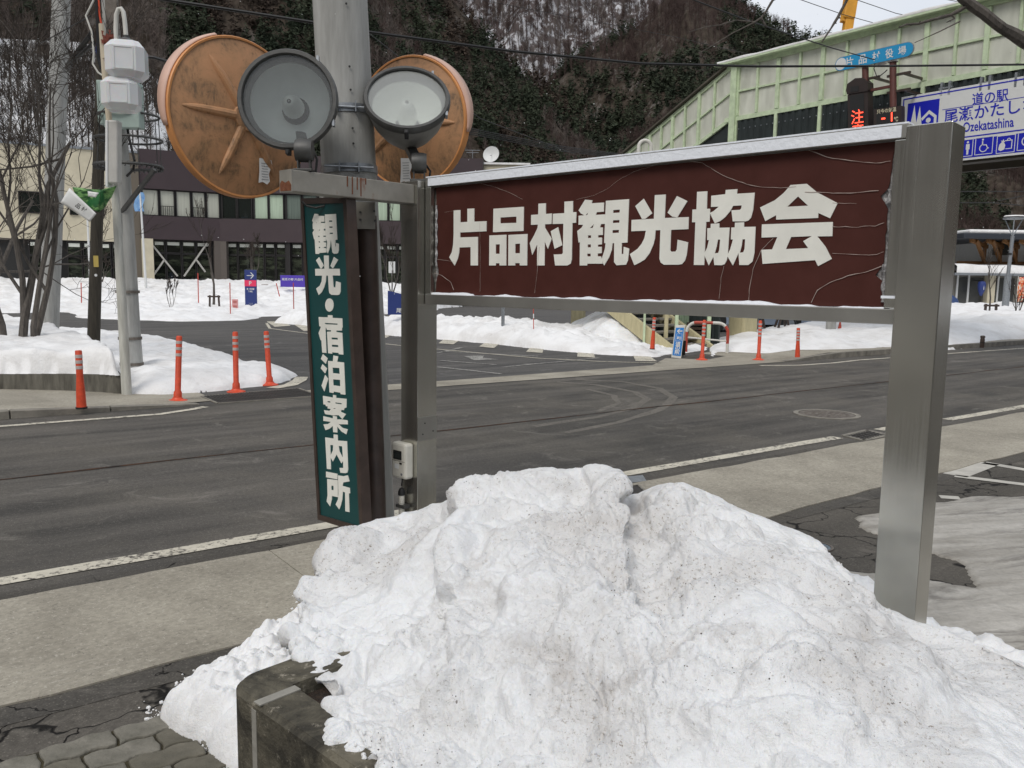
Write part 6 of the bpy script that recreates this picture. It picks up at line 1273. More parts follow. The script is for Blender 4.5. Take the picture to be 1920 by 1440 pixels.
def window(par, P, d, a0, a1, z0, z1, mt, fw=.06):
    nrm = np.array([d[1], -d[0], 0]); nrm = -nrm if nrm[1] > 0 else nrm; mb = MB(); m_ = (a0 + a1) / 2
    for a, b, c, e in ((a0, a1, z0, z0 + fw), (a0, a1, z1 - fw, z1), (a0, a0 + fw, z0 + fw, z1 - fw), (a1 - fw, a1, z0 + fw, z1 - fw)):
        mb.box(P + d * (a + b) / 2 + nrm * .06 + [0, 0, (c + e) / 2], (abs(b - a), .1, e - c), (d, nrm, up3))
    w = mb.build('window', M['mull'], par, True)
    MB().box(P + d * m_ + nrm * .03 + [0, 0, (z0 + z1) / 2], (abs(a1 - a0) - 2 * fw + .004, .02, z1 - z0 - 2 * fw + .004), (d, nrm, up3)).build('pane', mt, w, True); return w
for a, b, mt_, rail in ((267, 298, 'curtain', 0), (300, 328, 'curtain', 1), (330, 358, 'curtain', 0), (360, 385, 'curtain', 1), (387, 412, 'curtain', 0)):
    A1, A2 = apx(dL, b), apx(dL, a); window(ob, C0, dL, A1, A2, zW0 + .02, zW1 - .02, M[mt_])
    if rail:
        nrm = np.array([dL[1], -dL[0], 0]); nrm = -nrm if nrm[1] > 0 else nrm; mb = MB()
        for k in range(7): q = C0 + dL * (A1 + (A2 - A1) * (k + .5) / 7) + nrm * .16; mb.bar(q + [0, 0, zW0], q + [0, 0, zW0 + .62], .025, .025, (1, 0, 0))
        q1, q2 = C0 + dL * A1 + nrm * .16 + [0, 0, zW0 + .64], C0 + dL * A2 + nrm * .16 + [0, 0, zW0 + .64]; mb.bar(q1, q2, .03, .04); mb.build('balcony_rail', M['mull'], ob, True)
for a, b, mt_ in ((417, 445, 'glass_dark'), (446, 474, 'glass_dark'), (477, 504, 'curtain_green'), (505, 533, 'curtain_green'), (537, 566, 'curtain_dark'), (568, 596, 'curtain_dark'), (598, 626, 'curtain'), (628, 656, 'curtain'), (704, 728, 'curtain_green'), (729, 752, 'curtain_green'), (754, 782, 'curtain'), (784, 812, 'curtain')):
    window(ob, C0, dR, apx(dR, a), apx(dR, b), zW0 + .02, zW1 - .02, M[mt_])
g = NG('reflecting shop glass', .06, .9); v = g.mapping(scale=(.5, .5, 1.6)); M['shopglass'] = g.col(g.mix(g.ramp(g.noise(v, 2, 5), .45, .62), (.008, .01, .008), (.05, .06, .04)))
def shop(d, cols, zt_):
    for a, b in zip(cols[:-1], cols[1:]):
        A1, A2 = sorted((apx(d, a), apx(d, b))); ztr = zt_ - .85
        window(ob, C0, d, A1 + .02, A2 - .02, .3, ztr - .01, M['shopglass'], .05); window(ob, C0, d, A1 + .02, A2 - .02, ztr + .01, zt_ - .03, M['shopglass'], .05)
        fac(ob, C0, d, A1 + .12, A2 - .12, zt_ - .34, zt_ - .14, .046, .004, 'pane_strip', M['pane_top'])  # pale strip laid over the top of each upper pane
shop(dL, (284, 308, 338, 365, 395), zG1); shop(dR, (421, 445, 470, 495, 516, 536), zG1); shop(dR, (545, 567, 590, 612, 634, 656), zG1); shop(dR, (700, 722, 745, 768, 790, 812, 834), zG1)
for px, w in ((404, .9),): fac(ob, C0, dL, apx(dL, 411), apx(dL, 398), 0, zG1 + .02, .5, .5, 'column', mat('brown grey column', (.1, .085, .075), .8))
fac(ob, C0, dL, apx(dL, 284), LL, 0, zG1 + .02, .5, .5, 'column', M['cream'])
fac(ob, C0, dR, 0.1, .5, 0, zG1, .5, .5, 'column', MATS['brown grey column']); fac(ob, C0, dR, apx(dR, 537), apx(dR, 545), 0, zG1, .3, .3, 'column', M['mull'])
M['brace'] = mat('pale steel brace', (.42, .41, .38), .5); nrm = np.array([dL[1], -dL[0], 0]); nrm = -nrm if nrm[1] > 0 else nrm
for (xa_, ya_), (xb_, yb_) in (((283, 456), (333, 518)), ((388, 456), (345, 518)), ((308, 487), (288, 516)), ((368, 487), (385, 510))):
    q1, q2 = [onp(x, y, C0 + nrm * .2, nrm) for x, y in ((xa_, ya_), (xb_, yb_))]; MB().bar(q1, q2, .1, .16, nrm).build('brace', M['brace'], ob, True)
# dish and aerial on the roof, cream plant room
q = D(922, 291, 57); t = thing('satellite_dish', 'white satellite dish on the office roof', 'satellite dish', tuple(map(float, q))); MB().lathe([(0, 0), (.3, .03), (.48, .1), (.56, .17), (.55, .18), (.46, .12), (0, .02)], (0, 0, 0), (-.25, -.9, .25), 28).build('dish', M['sign_white'], t, smooth=True); MB().tube([(0, 0, 0), (-.1, -.45, -.1)], .02, 6).build('feed_arm', M['galv'], t); MB().tube([(0, .05, 0), (.05, .1, -1.1)], .05, 8).build('mast', M['galv'], t)
q = D(886, 296, 57); t = thing('aerial', 'small television aerial on the office roof', 'aerial', tuple(map(float, q))); MB().tube([(0, 0, -.6), (0, 0, .5)], .02, 6).build('mast', M['galv'], t)
mb = MB()
for z, l in ((.5, .5), (.35, .4)): mb.bar((-l, 0, z), (l, 0, z), .03, .03)
mb.build('elements', M['galv'], t)
xa_, xb_ = float(D(905, 305, 56)[0]), float(D(990, 305, 56)[0]); t = thing('annexe', 'cream rooftop annexe behind the brown sign', 'building', (xa_, 56, 0)); MB().box(((xb_ - xa_) / 2, 4, zy(950, 309, 56) / 2), (xb_ - xa_, 8, zy(950, 309, 56))).build('wall', M['cream'], t); MB().box(((xb_ - xa_) / 2, 4, zy(950, 309, 56) + .06), (xb_ - xa_ + .3, 8.3, .12)).build('roof_edge', M['snow'], t)
# cream wing
cw = thing('cream_building', 'cream rendered wing of the village office behind the bare trees', 'building', (float((C0 + dL * LL)[0]) - 3, 52, 0)); Pc_ = C0 + dL * LL; zC = zy(235, 287, 52.6)
N_ = np.array([dL[1], -dL[0], 0])
def apc(px, py=400): q = onp(px, py, Pc_, N_); return float((q - Pc_) @ dL)
fac(cw, Pc_, dL, .0, 26, zy(200, 453, 52), zC, .1, 6, 'wall', M['cream']); fac(cw, Pc_, dL, 0, 26, 0, zy(200, 453, 52), -.25, 6, 'wall', mat('dark interior wall', (.02, .02, .02), .8))
fac(cw, Pc_, dL, 0, .5, 0, zC - .1, .35, .3, 'pilaster', mat('brown grey pilaster', (.13, .11, .085), .8))
fac(cw, Pc_, dL, -.05, 26.1, zC, zC + .14, .2, 6.3, 'parapet', M['galv'])
for a, b in ((207, 224), (248, 258), (122, 150), (152, 183), (184, 205), (75, 100), (50, 73)):
    A1, A2 = sorted((apc(a), apc(b))); window(cw, Pc_ + [0, 0, 0], dL, A1, A2, .3, zy(200, 455, 52) - .9, M['shopglass'], .05); window(cw, Pc_, dL, A1, A2, zy(200, 455, 52) - .86, zy(200, 455, 52), M['shopglass'], .05); fac(cw, Pc_, dL, A1 + .1, A2 - .1, zy(200, 455, 52) - .32, zy(200, 455, 52) - .1, .046, .004, 'pane_strip', M['pane_top'])
for a, b in ((36, 92), (131, 147), (180, 196)):
    A1, A2 = sorted((apc(a), apc(b))); nrm_ = -N_ if N_[1] > 0 else N_
    window(cw, Pc_ + nrm_ * .1, dL, A1, A2, zy(60, 402, 51), zy(60, 362, 51), M['glass_dark'])
# steps, boards and signs before the office
q = G(505, 560); t = thing('entrance_steps', 'reddish brown brick steps up to the office entrance', 'steps', (float(D(512, 540, 47)[0]), 47, 0)); M['brick'] = mat('red brown brick', (.12, .05, .035), .85, var=.3, vs=6)
for k in range(6): MB().box((0, .35 * k, .1 + .2 * k), (3.4, .36, .2)).build('step', M['brick'], t)
def slab_sign(px0, px1, pt, pb, Y, z0, name, label, cat, mt, th=.12):
    a, b = D(px0, pb, Y), D(px1, pb, Y); top = D(px0, pt, Y)[2]; t = thing(name, label, cat, (float((a[0] + b[0]) / 2), Y, float(a[2]) - z0)); w = b[0] - a[0]; h = top - a[2] + z0
    MB().box((0, 0, h / 2), (w, th, h)).build('board', mt, t, bevel=.01); return t, w, h
t, w, h = slab_sign(460.5, 482, 506, 574, 38, .15, 'parking_sign', 'navy parking pylon with arrow and pink letter band in the snow', 'sign', M['navy'])
MB().box((0, -.064, h * .665), (w * 1.02, .01, h * .155)).build('pink_band', M['pink'], t)
X_, base_ = np.array([1., 0, 0]), np.array([t.location.x, t.location.y - .062, t.location.z])
text('lettering', 'P', M['sign_white'], t, base_ + [0, -.01, h * .665], X_, up3, None, h * .1, .01); text('lettering', '\u7b2c\u4e00\u99d0\u8eca\u5834', M['sign_white'], t, base_ + [0, 0, h * .52], X_, up3, w * .66, h * .05, .02); text('lettering', '\u7ba1\u7406\u68df', M['sign_white'], t, base_ + [0, 0, h * .455], X_, up3, w * .42, h * .045, .02)
mb = MB()
for pts in ([(-.27, .02), (.2, .02), (.2, -.03), (-.27, -.03)], [(.0, .24), (.08, .24), (.3, .0), (.08, -.24), (.0, -.24), (.2, .0)]):
    vv, ff = tri_prism([[(x * w * 1.1, y * w * 1.1) for x, y in pts]], base_ + [0, -.004, h * .86], X_, up3, (0, .001, 0)); mb.add(vv, ff)
mb.build('arrow', M['sign_white'], t, True); mb = MB()
for x in (-.17, -.05, .06): mb.bar((x * w, -.063, h * .11), ((x + .04) * w, -.063, h * .17), .004, .05 * w, (0, 1, 0))
mb.bar((.1 * w, -.063, h * .17), (.2 * w, -.063, h * .11), .004, .05 * w, (0, 1, 0)); mb.build('emblem', M['sign_white'], t)
t, w, h = slab_sign(435.5, 446.5, 561, 577, 36.5, .1, 'notice_board', 'small pale pink notice board stuck in the snow', 'notice', mat('pale pink', (.62, .3, .3), .6), .05); text('print_lines', '\u2261\n\u2261', M['red_paint'], t, np.array([t.location.x, t.location.y - .03, t.location.z + h * .55]), X_, up3, w * .7, h * .6)
t, w, h = slab_sign(526, 572, 516, 531, 46, .2, 'purple_banner', 'purple banner board with pale lettering half buried in snow', 'banner', M['purple'], .08); text('lettering', '\u5c3e\u702c\u306e\u90f7 \u7247\u54c1\u6751', M['sign_white'], t, np.array([t.location.x, t.location.y - .05, t.location.z + h * .66]), X_, up3, w * .86, h * .22, .01)
P = D(741, 586, 24); N = np.array([0, 1., 0]); t = thing('blue_sign', 'navy slanted topped sign board in the snow left of the thin steel post', 'sign', (float(P[0]), 24, float(P[2]))); quad_px('board', ((727, 545), (772, 556), (772, 590), (727, 590)), P, N, M['navy'], t, .1); ptext('lettering', '\u5c3e\u702c', M['sign_white'], t, P, N, 743, 582, 765, 582, 9, .01)
q = D(943, 604, 21.5); t = thing('grey_post', 'plain grey steel post in the snow island', 'post', (float(q[0]), 21.5, float(q[2]) - .3)); MB().tube([(0, 0, 0), (0, 0, 1.4)], .045, 12).build('tube', M['galv'], t, smooth=True); MB().lathe([(.05, 1.4), (.05, 1.42), (0, 1.43)], seg=12).build('cap', M['galv'], t)
for k, (px, yb_, yt_, Y, lb) in enumerate(((153, 580, 530, 38, 'thin red snow marker pole beside the far bank at the left'), (432, 586, 530, 33, 'thin red snow marker pole left of the pink notice'), (551, 584, 530, 34, 'thin red snow marker pole near the green sign'), (524, 548, 531, 40, 'leaning red snow marker pole before the purple banner'), (1001, 612, 578, 20.5, 'red and white snow marker pole on the snow island'), (372, 560, 512, 40, 'faint red snow marker pole by the little shrubs'))):
    a, b = D(px, yb_, Y), D(px - (6 if k == 3 else 1), yt_, Y); t = thing('snow_pole', lb, 'snow pole', tuple(map(float, a - [0, 0, .2])), 0, 'red snow marker poles'); MB().tube([(0, 0, 0), tuple(b - a + [0, 0, .2])], .014 * Y / 24, 6).build('rod', mat('red marker rod', (.5, .07, .05), .5), t)
    if k == 4: MB().tube([tuple((b - a) * .45 + [0, 0, .2]), tuple((b - a) * .7 + [0, 0, .2])], .016, 6).build('white_band', M['paper'], t)
for (x0_, y0_), (x1_, y1_), Y, lb, fl_ in (((262, 350), (274, 522), 46, 'white flagpole with a limp blue flag before the maroon office', 1), ((163, 395), (169, 500), 46, 'thin white flagpole before the cream wing', 0)):
    a, b = D(x1_, y1_ + 14, Y), D(x0_, y0_, Y); t = thing('flagpole', lb, 'flagpole', tuple(map(float, a))); MB().tube([(0, 0, -.5), tuple(b - a)], [.07, .045], 10).build('pole', M['sign_white'], t, smooth=True); MB().lathe([(0, .1), (.07, .05), (.07, 0), (0, -.05)], tuple(b - a), (0, 0, 1), 10).build('finial', M['sign_white'], t, smooth=True)
    if fl_:
        q = (b - a); Pf = [(q[0] - .32 + .17 * j + .05 * math.sin(k), .05 * math.sin(k * 1.3 + j * 2), q[2] - .3 - .17 * k) for k in range(7) for j in range(4)]; o = link_mesh('flag', Pf, [(k * 4 + j, k * 4 + j + 1, k * 4 + 5 + j, k * 4 + 4 + j) for k in range(6) for j in range(3)], mat('blue flag cloth', (.07, .2, .5), .8, col2=(.3, .5, .7), vs=3), t, smooth=True)
q = D(735, 521, 44); t = thing('white_sign_post', 'small white board on a post before the office entrance', 'sign', tuple(map(float, q))); MB().tube([(0, 0, -1), (0, 0, .4)], .03, 8).build('post', M['galv'], t); MB().box((0, 0, .55), (.35, .05, .6)).build('board', M['sign_white'], t, bevel=.02)
for x_, lb in ((250, 'snow capped hedge mound'),): pass
# ================================================================== HILLS AND FOREST
def azel(px, py): d = ray(px, py); return math.atan2(d[0], d[1]), d[2] / math.hypot(d[0], d[1])
def hill(name, label, prof, r0, r1, mt, rough, seed, nA=170, nR=60, pz=.9):
    prof = prof if isinstance(prof[0], np.ndarray) else [azel(*p) for p in prof]; az = np.linspace(prof[0][0], prof[-1][0], nA); top = np.interp(az, [p[0] for p in prof], [p[1] for p in prof])
    v = np.linspace(0, 1, nR); AZ, V_ = np.meshgrid(az, v, indexing='ij'); R_ = r0 + (r1 - r0) * V_
    X, Y = R_ * np.sin(AZ), R_ * np.cos(AZ); p3 = np.stack([X.ravel(), Y.ravel(), np.full(X.size, seed)], 1)
    nz = (fbm(p3, 1 / 90., 5) * rough).reshape(X.shape); T = top[:, None]
    el = T * V_ ** pz; Z = EYE + R_ * el + nz * np.clip(V_ * (1 - V_) * 4 + .12, 0, 1) * R_ * .055
    # far side falls away
    Rb = r1 + np.array([40, 160.]); Xb = Rb * np.sin(az)[:, None]; Yb = Rb * np.cos(az)[:, None]; Zb = np.stack([Z[:, -1] - 12, Z[:, -1] * .3 - 40], 1)
    Z[:, 0] = -1
    X = np.concatenate([X, Xb], 1); Y = np.concatenate([Y, Yb], 1); Z = np.concatenate([Z, Zb], 1); n = X.shape[1]
    idx = np.arange(X.size).reshape(X.shape); Fq = np.stack([idx[:-1, :-1], idx[1:, :-1], idx[1:, 1:], idx[:-1, 1:]], -1).reshape(-1, 4)
    o = link_mesh(name, np.stack([X, Y, Z], -1).reshape(-1, 3), Fq.tolist(), mt, smooth=True); o['kind'] = 'structure'; o['label'] = label
    def sample(a, v_):
        i = np.clip((a - az[0]) / (az[-1] - az[0]) * (nA - 1), 0, nA - 1.001); j = np.clip(v_ * (nR - 1), 0, nR - 1.001); i0, j0 = i.astype(int), j.astype(int); fi, fj = i - i0, j - j0
        r = 0
        for di in (0, 1):
            for dj in (0, 1): w = (fi if di else 1 - fi) * (fj if dj else 1 - fj); r = r + w[:, None] * np.stack([X[i0 + di, j0 + dj], Y[i0 + di, j0 + dj], Z[i0 + di, j0 + dj]], 1)
        return r
    return sample, az[0], az[-1]
g = NG('leaf litter and snow slope', .95, .1); v = g.mapping(); vs_ = g.mapping(scale=(1, 1, .25)); n1_ = g.noise(v, .045, 5, .6); n2_ = g.noise(vs_, .35, 5, .75)
c_ = g.mix(g.ramp(n2_, .35, .7), (.03, .024, .018), (.085, .068, .055)); snowm = g.math('MULTIPLY', g.ramp(n1_, .5, .6), g.ramp(n2_, .5, .56)); M['slope'] = g.col(g.mix(g.math('MULTIPLY', snowm, .12), c_, (.5, .5, .5)))
g = NG('snowy wooded slope', .95, .1); v = g.mapping(); vs_ = g.mapping(scale=(1, 1, .12)); n2_ = g.noise(vs_, .16, 5, .7); n3_ = g.noise(v, .02, 4)
c_ = g.mix(g.math('ADD', g.math('MULTIPLY', g.ramp(n2_, .47, .57), .75), g.math('MULTIPLY', g.ramp(n3_, .5, .7), .15)), (.085, .068, .066), (.6, .61, .64)); M['snow_slope'] = g.col(c_)

g = NG('patchy snow and scrub', .95, .1); v = g.mapping(); n1_ = g.noise(v, .07, 5, .65); n2_ = g.noise(v, .6, 5, .8)
M['snow_patchy'] = g.col(g.mix(g.math('MULTIPLY', g.ramp(n1_, .3, .48), g.ramp(n2_, .34, .46)), (.05, .04, .032), (.7, .71, .72)))
M['bare_dark'] = mat('dark bare wood', (.05, .038, .03), .9, var=.3, vs=.5)
def tree_protos():
    """low polygon variants: (verts, faces) unit height"""
    P = {'fir': [], 'bare': [], 'round': []}
    for s in range(6):
        rs_ = np.random.RandomState(s); V_, F_ = [], []
        tiers = 0
        for q in range(46):
            z = rs_.uniform(.06, .98); r = .24 * (1 - z) ** .75 + .015; a = rs_.uniform(0, 6.28); c = np.array([r * math.cos(a) * rs_.uniform(.3, 1), r * math.sin(a) * rs_.uniform(.3, 1), z]); k = len(V_); w_ = .035 + .06 * (1 - z)
            for w in range(3): V_.append(tuple(c + rs_.normal(size=3) * [w_, w_, w_ * .8]))
            F_.append((k, k + 1, k + 2))
        for k in range(tiers):
            z0 = .1 + .82 * k / tiers; z1 = z0 + .82 / tiers * 1.9; r = .23 * (1 - k / tiers) ** .8 + .02; m = 9; b = len(V_)
            V_.append((rs_.normal() * .01, rs_.normal() * .01, min(1, z1)))
            for q in range(m): a = 2 * math.pi * (q + rs_.rand() * .5) / m; rr = r * rs_.uniform(.55, 1.25); V_.append((rr * math.cos(a), rr * math.sin(a), z0 + rs_.uniform(-.05, .03)))
            F_ += [(b, b + 1 + q, b + 1 + (q + 1) % m) for q in range(m)]
        P['fir'].append((np.array(V_), F_))
        V_, F_ = [], []                                                        # bare tree: trunk plus many thin ascending slivers
        def sliver(a, b, w):
            k = len(V_); a, b = np.array(a), np.array(b); d = np.cross(b - a, rs_.normal(size=3)); d /= np.linalg.norm(d) + 1e-9
            V_.extend([a - d * w, a + d * w, b]); F_.append((k, k + 1, k + 2))
        for q in range(3): sliver((math.cos(q * 2.1) * .008, math.sin(q * 2.1) * .008, 0), (rs_.normal() * .03, rs_.normal() * .03, .95), .013)
        for q in range(34):
            z = rs_.uniform(.3, .85); a = rs_.uniform(0, 6.28); l = rs_.uniform(.12, .3) * (1.15 - z * .6); up_z = l * rs_.uniform(.5, 1.3)
            e = (l * .8 * math.cos(a), l * .8 * math.sin(a), z + up_z); sliver((0, 0, z), e, .0075)
            for w in range(2): f = rs_.uniform(.3, .9); m_ = np.array([e[0] * f, e[1] * f, z + up_z * f]); sliver(m_, m_ + rs_.normal(size=3) * .07 + [0, 0, .09], .005)
        P['bare'].append((np.array(V_), F_))
        V_, F_ = [], []                                                        # broad evergreen / pine crown of ragged clumps
        for q in range(46):
            a = rs_.uniform(0, 6.28); z = rs_.uniform(.25, .95); rm = .26 * math.sin(math.pi * min(1, (z - .15) / .95)) ** .6; r = rm * rs_.uniform(.3, 1); c = np.array([r * math.cos(a), r * math.sin(a), z])
            k = len(V_); s_ = rs_.uniform(.05, .1)
            for w in range(3): V_.append(c + rs_.normal(size=3) * s_ * [1, 1, .6])
            F_.append((k, k + 1, k + 2))
        P['round'].append((np.array(V_), F_))
    return P
PR_ = tree_protos()
def forest(name, label, pts, kinds, heights, mt, cat='forest'):
    VV, FF = [], []; off = 0; rs_ = np.random.RandomState(11)
    for (p, kd, h) in zip(pts, kinds, heights):
        v_, f_ = PR_[kd][rs_.randint(6)]; a = rs_.uniform(0, 6.28); c, s = math.cos(a), math.sin(a); w = rs_.uniform(.85, 1.25)
        x = v_[:, 0] * c - v_[:, 1] * s; y = v_[:, 0] * s + v_[:, 1] * c; VV.append(np.stack([x * h * w + p[0], y * h * w + p[1], v_[:, 2] * h + p[2] - .4], 1)); FF.append(np.array(f_) + off); off += len(v_)
    VV = np.concatenate(VV); FF = np.concatenate(FF); me = bpy.data.meshes.new(name); me.vertices.add(len(VV)); me.vertices.foreach_set('co', VV.ravel()); me.loops.add(FF.size); me.loops.foreach_set('vertex_index', FF.ravel().astype(np.int32))
    me.polygons.add(len(FF)); me.polygons.foreach_set('loop_start', np.arange(0, FF.size, 3, dtype=np.int32)); me.update(calc_edges=True); me.materials.append(mt)
    o = bpy.data.objects.new(name, me); COL.objects.link(o); tag(o, label, None, None, 'stuff'); return o
def leaf(name, a, b, sc=.06):
    g = NG(name, .9, .1); v = g.mapping(); n_a = g.noise(v, sc, 3); n_b = g.noise(v, .9, 4, .8); return g.col(g.mix(.5, g.mix(g.ramp(n_a, .35, .65), a, b), g.ramp(n_b, .25, .75, (.5, .5, .5), (1.5, 1.5, 1.5)), 'MULTIPLY'))
M['fir'] = leaf('dark conifer foliage', (.03, .04, .027), (.06, .07, .045)); M['fir_brown'] = leaf('bronzed winter cedar foliage', (.046, .036, .029), (.08, .06, .047)); M['bare_wood'] = leaf('bare grey brown twigs', (.11, .088, .078), (.17, .145, .13)); M['bare_red'] = leaf('bare reddish twigs', (.06, .042, .038), (.095, .068, .06))
FR = np.random.RandomState(5)
def populate(sample, a0, a1, n, v0=.02, v1=1.0, amin=-.68, amax=.62):
    a = FR.uniform(max(a0, amin), min(a1, amax), n); v = FR.uniform(v0, v1, n) ** .8; return a, v, sample(a, v)
azx = lambda px: azel(px, 200)[0]
# left spur
sL, l0, l1 = hill('hill', 'steep wooded spur rising behind the village office', [(-900, -900), (-300, -700), (300, -520), (600, -330), (760, -120), (850, 0), (900, 60), (960, 130), (1030, 185), (1070, 235), (1150, 285), (1300, 320), (1500, 380), (1700, 450), (1900, 500)], 230, 460, M['slope'], 1.0, 3.0)
a, v, P_ = populate(sL, l0, l1, 11000); nz_ = fbm(P_ * [1, 1, 0] + [0, 0, 9], 1 / 70., 4); px_ = 960 + np.tan(a) * F
kind, hh, grp = [], [], []
for i in range(len(P_)):
    lf = px_[i] < 330
    con = nz_[i] > (.25 if lf else -.12)
    if con: kd = 'fir'; g_ = 'f' if nz_[i] < .35 else 'b'; h = FR.uniform(7, 12)
    else: kd = 'bare'; g_ = 'w' if lf or FR.rand() < .5 else 'r'; h = FR.uniform(7, 12)
    kind.append(kd); hh.append(h); grp.append(g_)
kind, hh, grp = np.array(kind), np.array(hh), np.array(grp)
for k, (mt_, nm_, lb) in dict(f=('fir', 'conifer_wood', 'dark conifers covering the left spur'), b=('fir_brown', 'cedar_wood', 'bronze brown winter cedars in clumps on the left spur'), w=('bare_wood', 'bare_wood', 'bare grey trees on the snowy slope at the left'), r=('bare_red', 'bare_wood', 'bare reddish trees mixed among the conifers of the left spur')).items():
    s_ = grp == k; forest(nm_, lb, P_[s_], kind[s_], hh[s_], M[mt_])
# snowy lower slope at the left with tangled bare trees
sA, A0_, A1_ = hill('hill', 'snowy lower slope with tangled bare trees at the far left', [(-1200, -60), (-400, 20), (0, 70), (150, 75), (240, 95), (310, 160), (370, 250), (430, 330), (520, 470)], 140, 228, M['snow_patchy'], .9, 23.0, 90, 40)
a, v, P_ = populate(sA, A0_, A1_, 1000, amin=-.75)
forest('bare_wood', 'tangled bare trees on the snowy lower slope at the left', P_, ['bare'] * len(P_), FR.uniform(5, 9, len(P_)), M['bare_dark'])
# unseen valley sides; the left one added to darken horizon light and post reflections
rg = [np.array([math.radians(a_), t_]) for a_, t_ in ((-250, .1), (-225, .22), (-200, .26), (-170, .3), (-140, .34), (-110, .36), (-85, .42), (-60, .45), (-44, .42))]
hill('hill', 'unseen wooded valley side added behind and left, darkening the post reflections', rg, 190, 420, M['slope'], 1.0, 41.0, 120, 30)
rg = [np.array([math.radians(a_), t_]) for a_, t_ in ((38, .16), (52, .17), (70, .2), (95, .16), (112, .1))]
hill('hill', 'low wooded valley side far down the road to the right', rg, 420, 700, M['slope'], 1.0, 51.0, 70, 30)
# right spur with the skyline
sR, r0_, r1_ = hill('hill', 'dark wooded spur with the skyline falling behind the footbridge', [(820, 330), (960, 240), (1010, 175), (1060, 130), (1130, 90), (1190, 50), (1240, 0), (1290, -45), (1340, -28), (1390, 12), (1440, 48), (1490, 74), (1545, 90), (1640, 125), (1750, 190), (1850, 275), (1960, 320), (2200, 330), (2700, 350), (3200, 400)], 330, 640, M['slope'], .9, 7.0)
a, v, P_ = populate(sR, r0_, r1_, 9500, amax=.75); nz_ = fbm(P_ * [1, 1, 0] + [0, 0, 19], 1 / 80., 4)
grp = np.where(nz_ > -.16, np.where(FR.rand(len(P_)) < .72, 'f', 'o'), 'r'); hh = FR.uniform(8, 13, len(P_)); kind = np.where(grp == 'r', 'bare', np.where(grp == 'o', 'round', 'fir'))
for k, (mt_, nm_, lb) in dict(f=('fir', 'conifer_wood', 'dark conifers covering the right spur'), o=('fir', 'pine_wood', 'ragged pines scattered over the right spur'), r=('bare_red', 'bare_wood', 'bare reddish trees in gaps of the right spur')).items():
    s_ = grp == k; forest(nm_, lb, P_[s_], kind[s_], hh[s_], M[mt_])
# skyline pines that can be told apart
def pine(px, Y, v_, h, label):
    p = sR(np.array([azx(px)]), np.array([v_]))[0]; t = thing('pine_tree', label, 'pine tree', tuple(map(float, p)), 0, 'pines on the skyline'); MB().tube([(0, 0, -.5), (.2, 0, h * .9)], [.22, .06], 6).build('trunk', M['bark'], t)
    rs_ = np.random.RandomState(int(px)); mb = MB()
    for q in range(170):
        z = rs_.uniform(.3, 1) * h; r = (1.05 - z / h) * h * .36 + .3; a = rs_.uniform(0, 6.28); lay = round(z / h * 7) / 7 * h; c = np.array([r * rs_.uniform(.1, 1) * math.cos(a), r * rs_.uniform(.1, 1) * math.sin(a), lay + rs_.normal() * .12])
        k = [c + rs_.normal(size=3) * [.42, .42, .16] for _ in range(3)]; mb.add(k, [(0, 1, 2)])
    mb.build('crown', M['fir'], t)
for px, v_, h, lb in ((1462, .985, 10, 'pine on the skyline where the ridge first dips right of the bare twigs'), (1488, .985, 9, 'flat topped pine on the skyline left of the yellow boom'), (1508, .98, 8, 'small pine on the skyline just above the bridge roof'), (1400, .99, 8, 'topmost skyline pine at the upper edge of the ridge')): pine(px, 0, v_, h, lb)
# valley head behind: pale bare wood in snow
sB, b0_, b1_ = hill('hill', 'snowy mountainside with bare woods filling the valley between the spurs', [(300, -500), (700, -420), (1000, -380), (1180, -300), (1300, -170), (1370, -25), (1420, 60), (1600, 200), (1900, 300)], 640, 980, M['snow_slope'], .8, 13.0, pz=.95)
a, v, P_ = populate(sB, b0_, b1_, 6800, amin=azx(760), amax=azx(1400)); s_ = FR.rand(len(P_)) < .5
forest('bare_wood', 'pale bare wood on the snowy mountainside between the spurs', P_[s_], ['bare'] * s_.sum(), FR.uniform(11, 17, s_.sum()), M['bare_wood']); s_ = ~s_; forest('bare_wood', 'reddish bare wood on the snowy mountainside between the spurs', P_[s_], ['bare'] * s_.sum(), FR.uniform(11, 17, s_.sum()), M['bare_red'])

# ================================================================== BARE TREES
def grow(mb, p, d, l, r, lev, rs_, segs=4, spread=.55, upb=.15, sink=None, nb=(3, 5), rmin=.0025):
    """recursive bare branching into builder mb (thin ones into sink)"""
    P = [np.array(p, float)]; R_ = [r]; dd = np.array(d, float); dd /= np.linalg.norm(dd)
    for k in range(segs):
        dd = dd + rs_.normal(size=3) * .13 + [0, 0, upb * .3]; dd /= np.linalg.norm(dd); P.append(P[-1] + dd * l / segs); R_.append(max(rmin, r * (1 - .62 * (k + 1) / segs)))
    tgt = mb if (lev >= 3 or sink is None) else sink; tgt.tube(P, R_, 7 if lev >= 3 else (4 if lev >= 1 else 3), cap=False)
    if lev <= 0: return
    for q in range(rs_.randint(*nb) + (1 if lev < 3 else 0)):
        f = rs_.uniform(.25, 1); k = min(int(f * segs), segs - 1); pp_ = P[k] + (P[k + 1] - P[k]) * (f * segs - k); nd = dd + rs_.normal(size=3) * spread; nd[2] += upb; grow(mb, pp_, nd, l * rs_.uniform(.5, .75), max(rmin, R_[k] * .55), lev - 1, rs_, max(2, segs - 1), spread, upb, sink, nb, rmin)
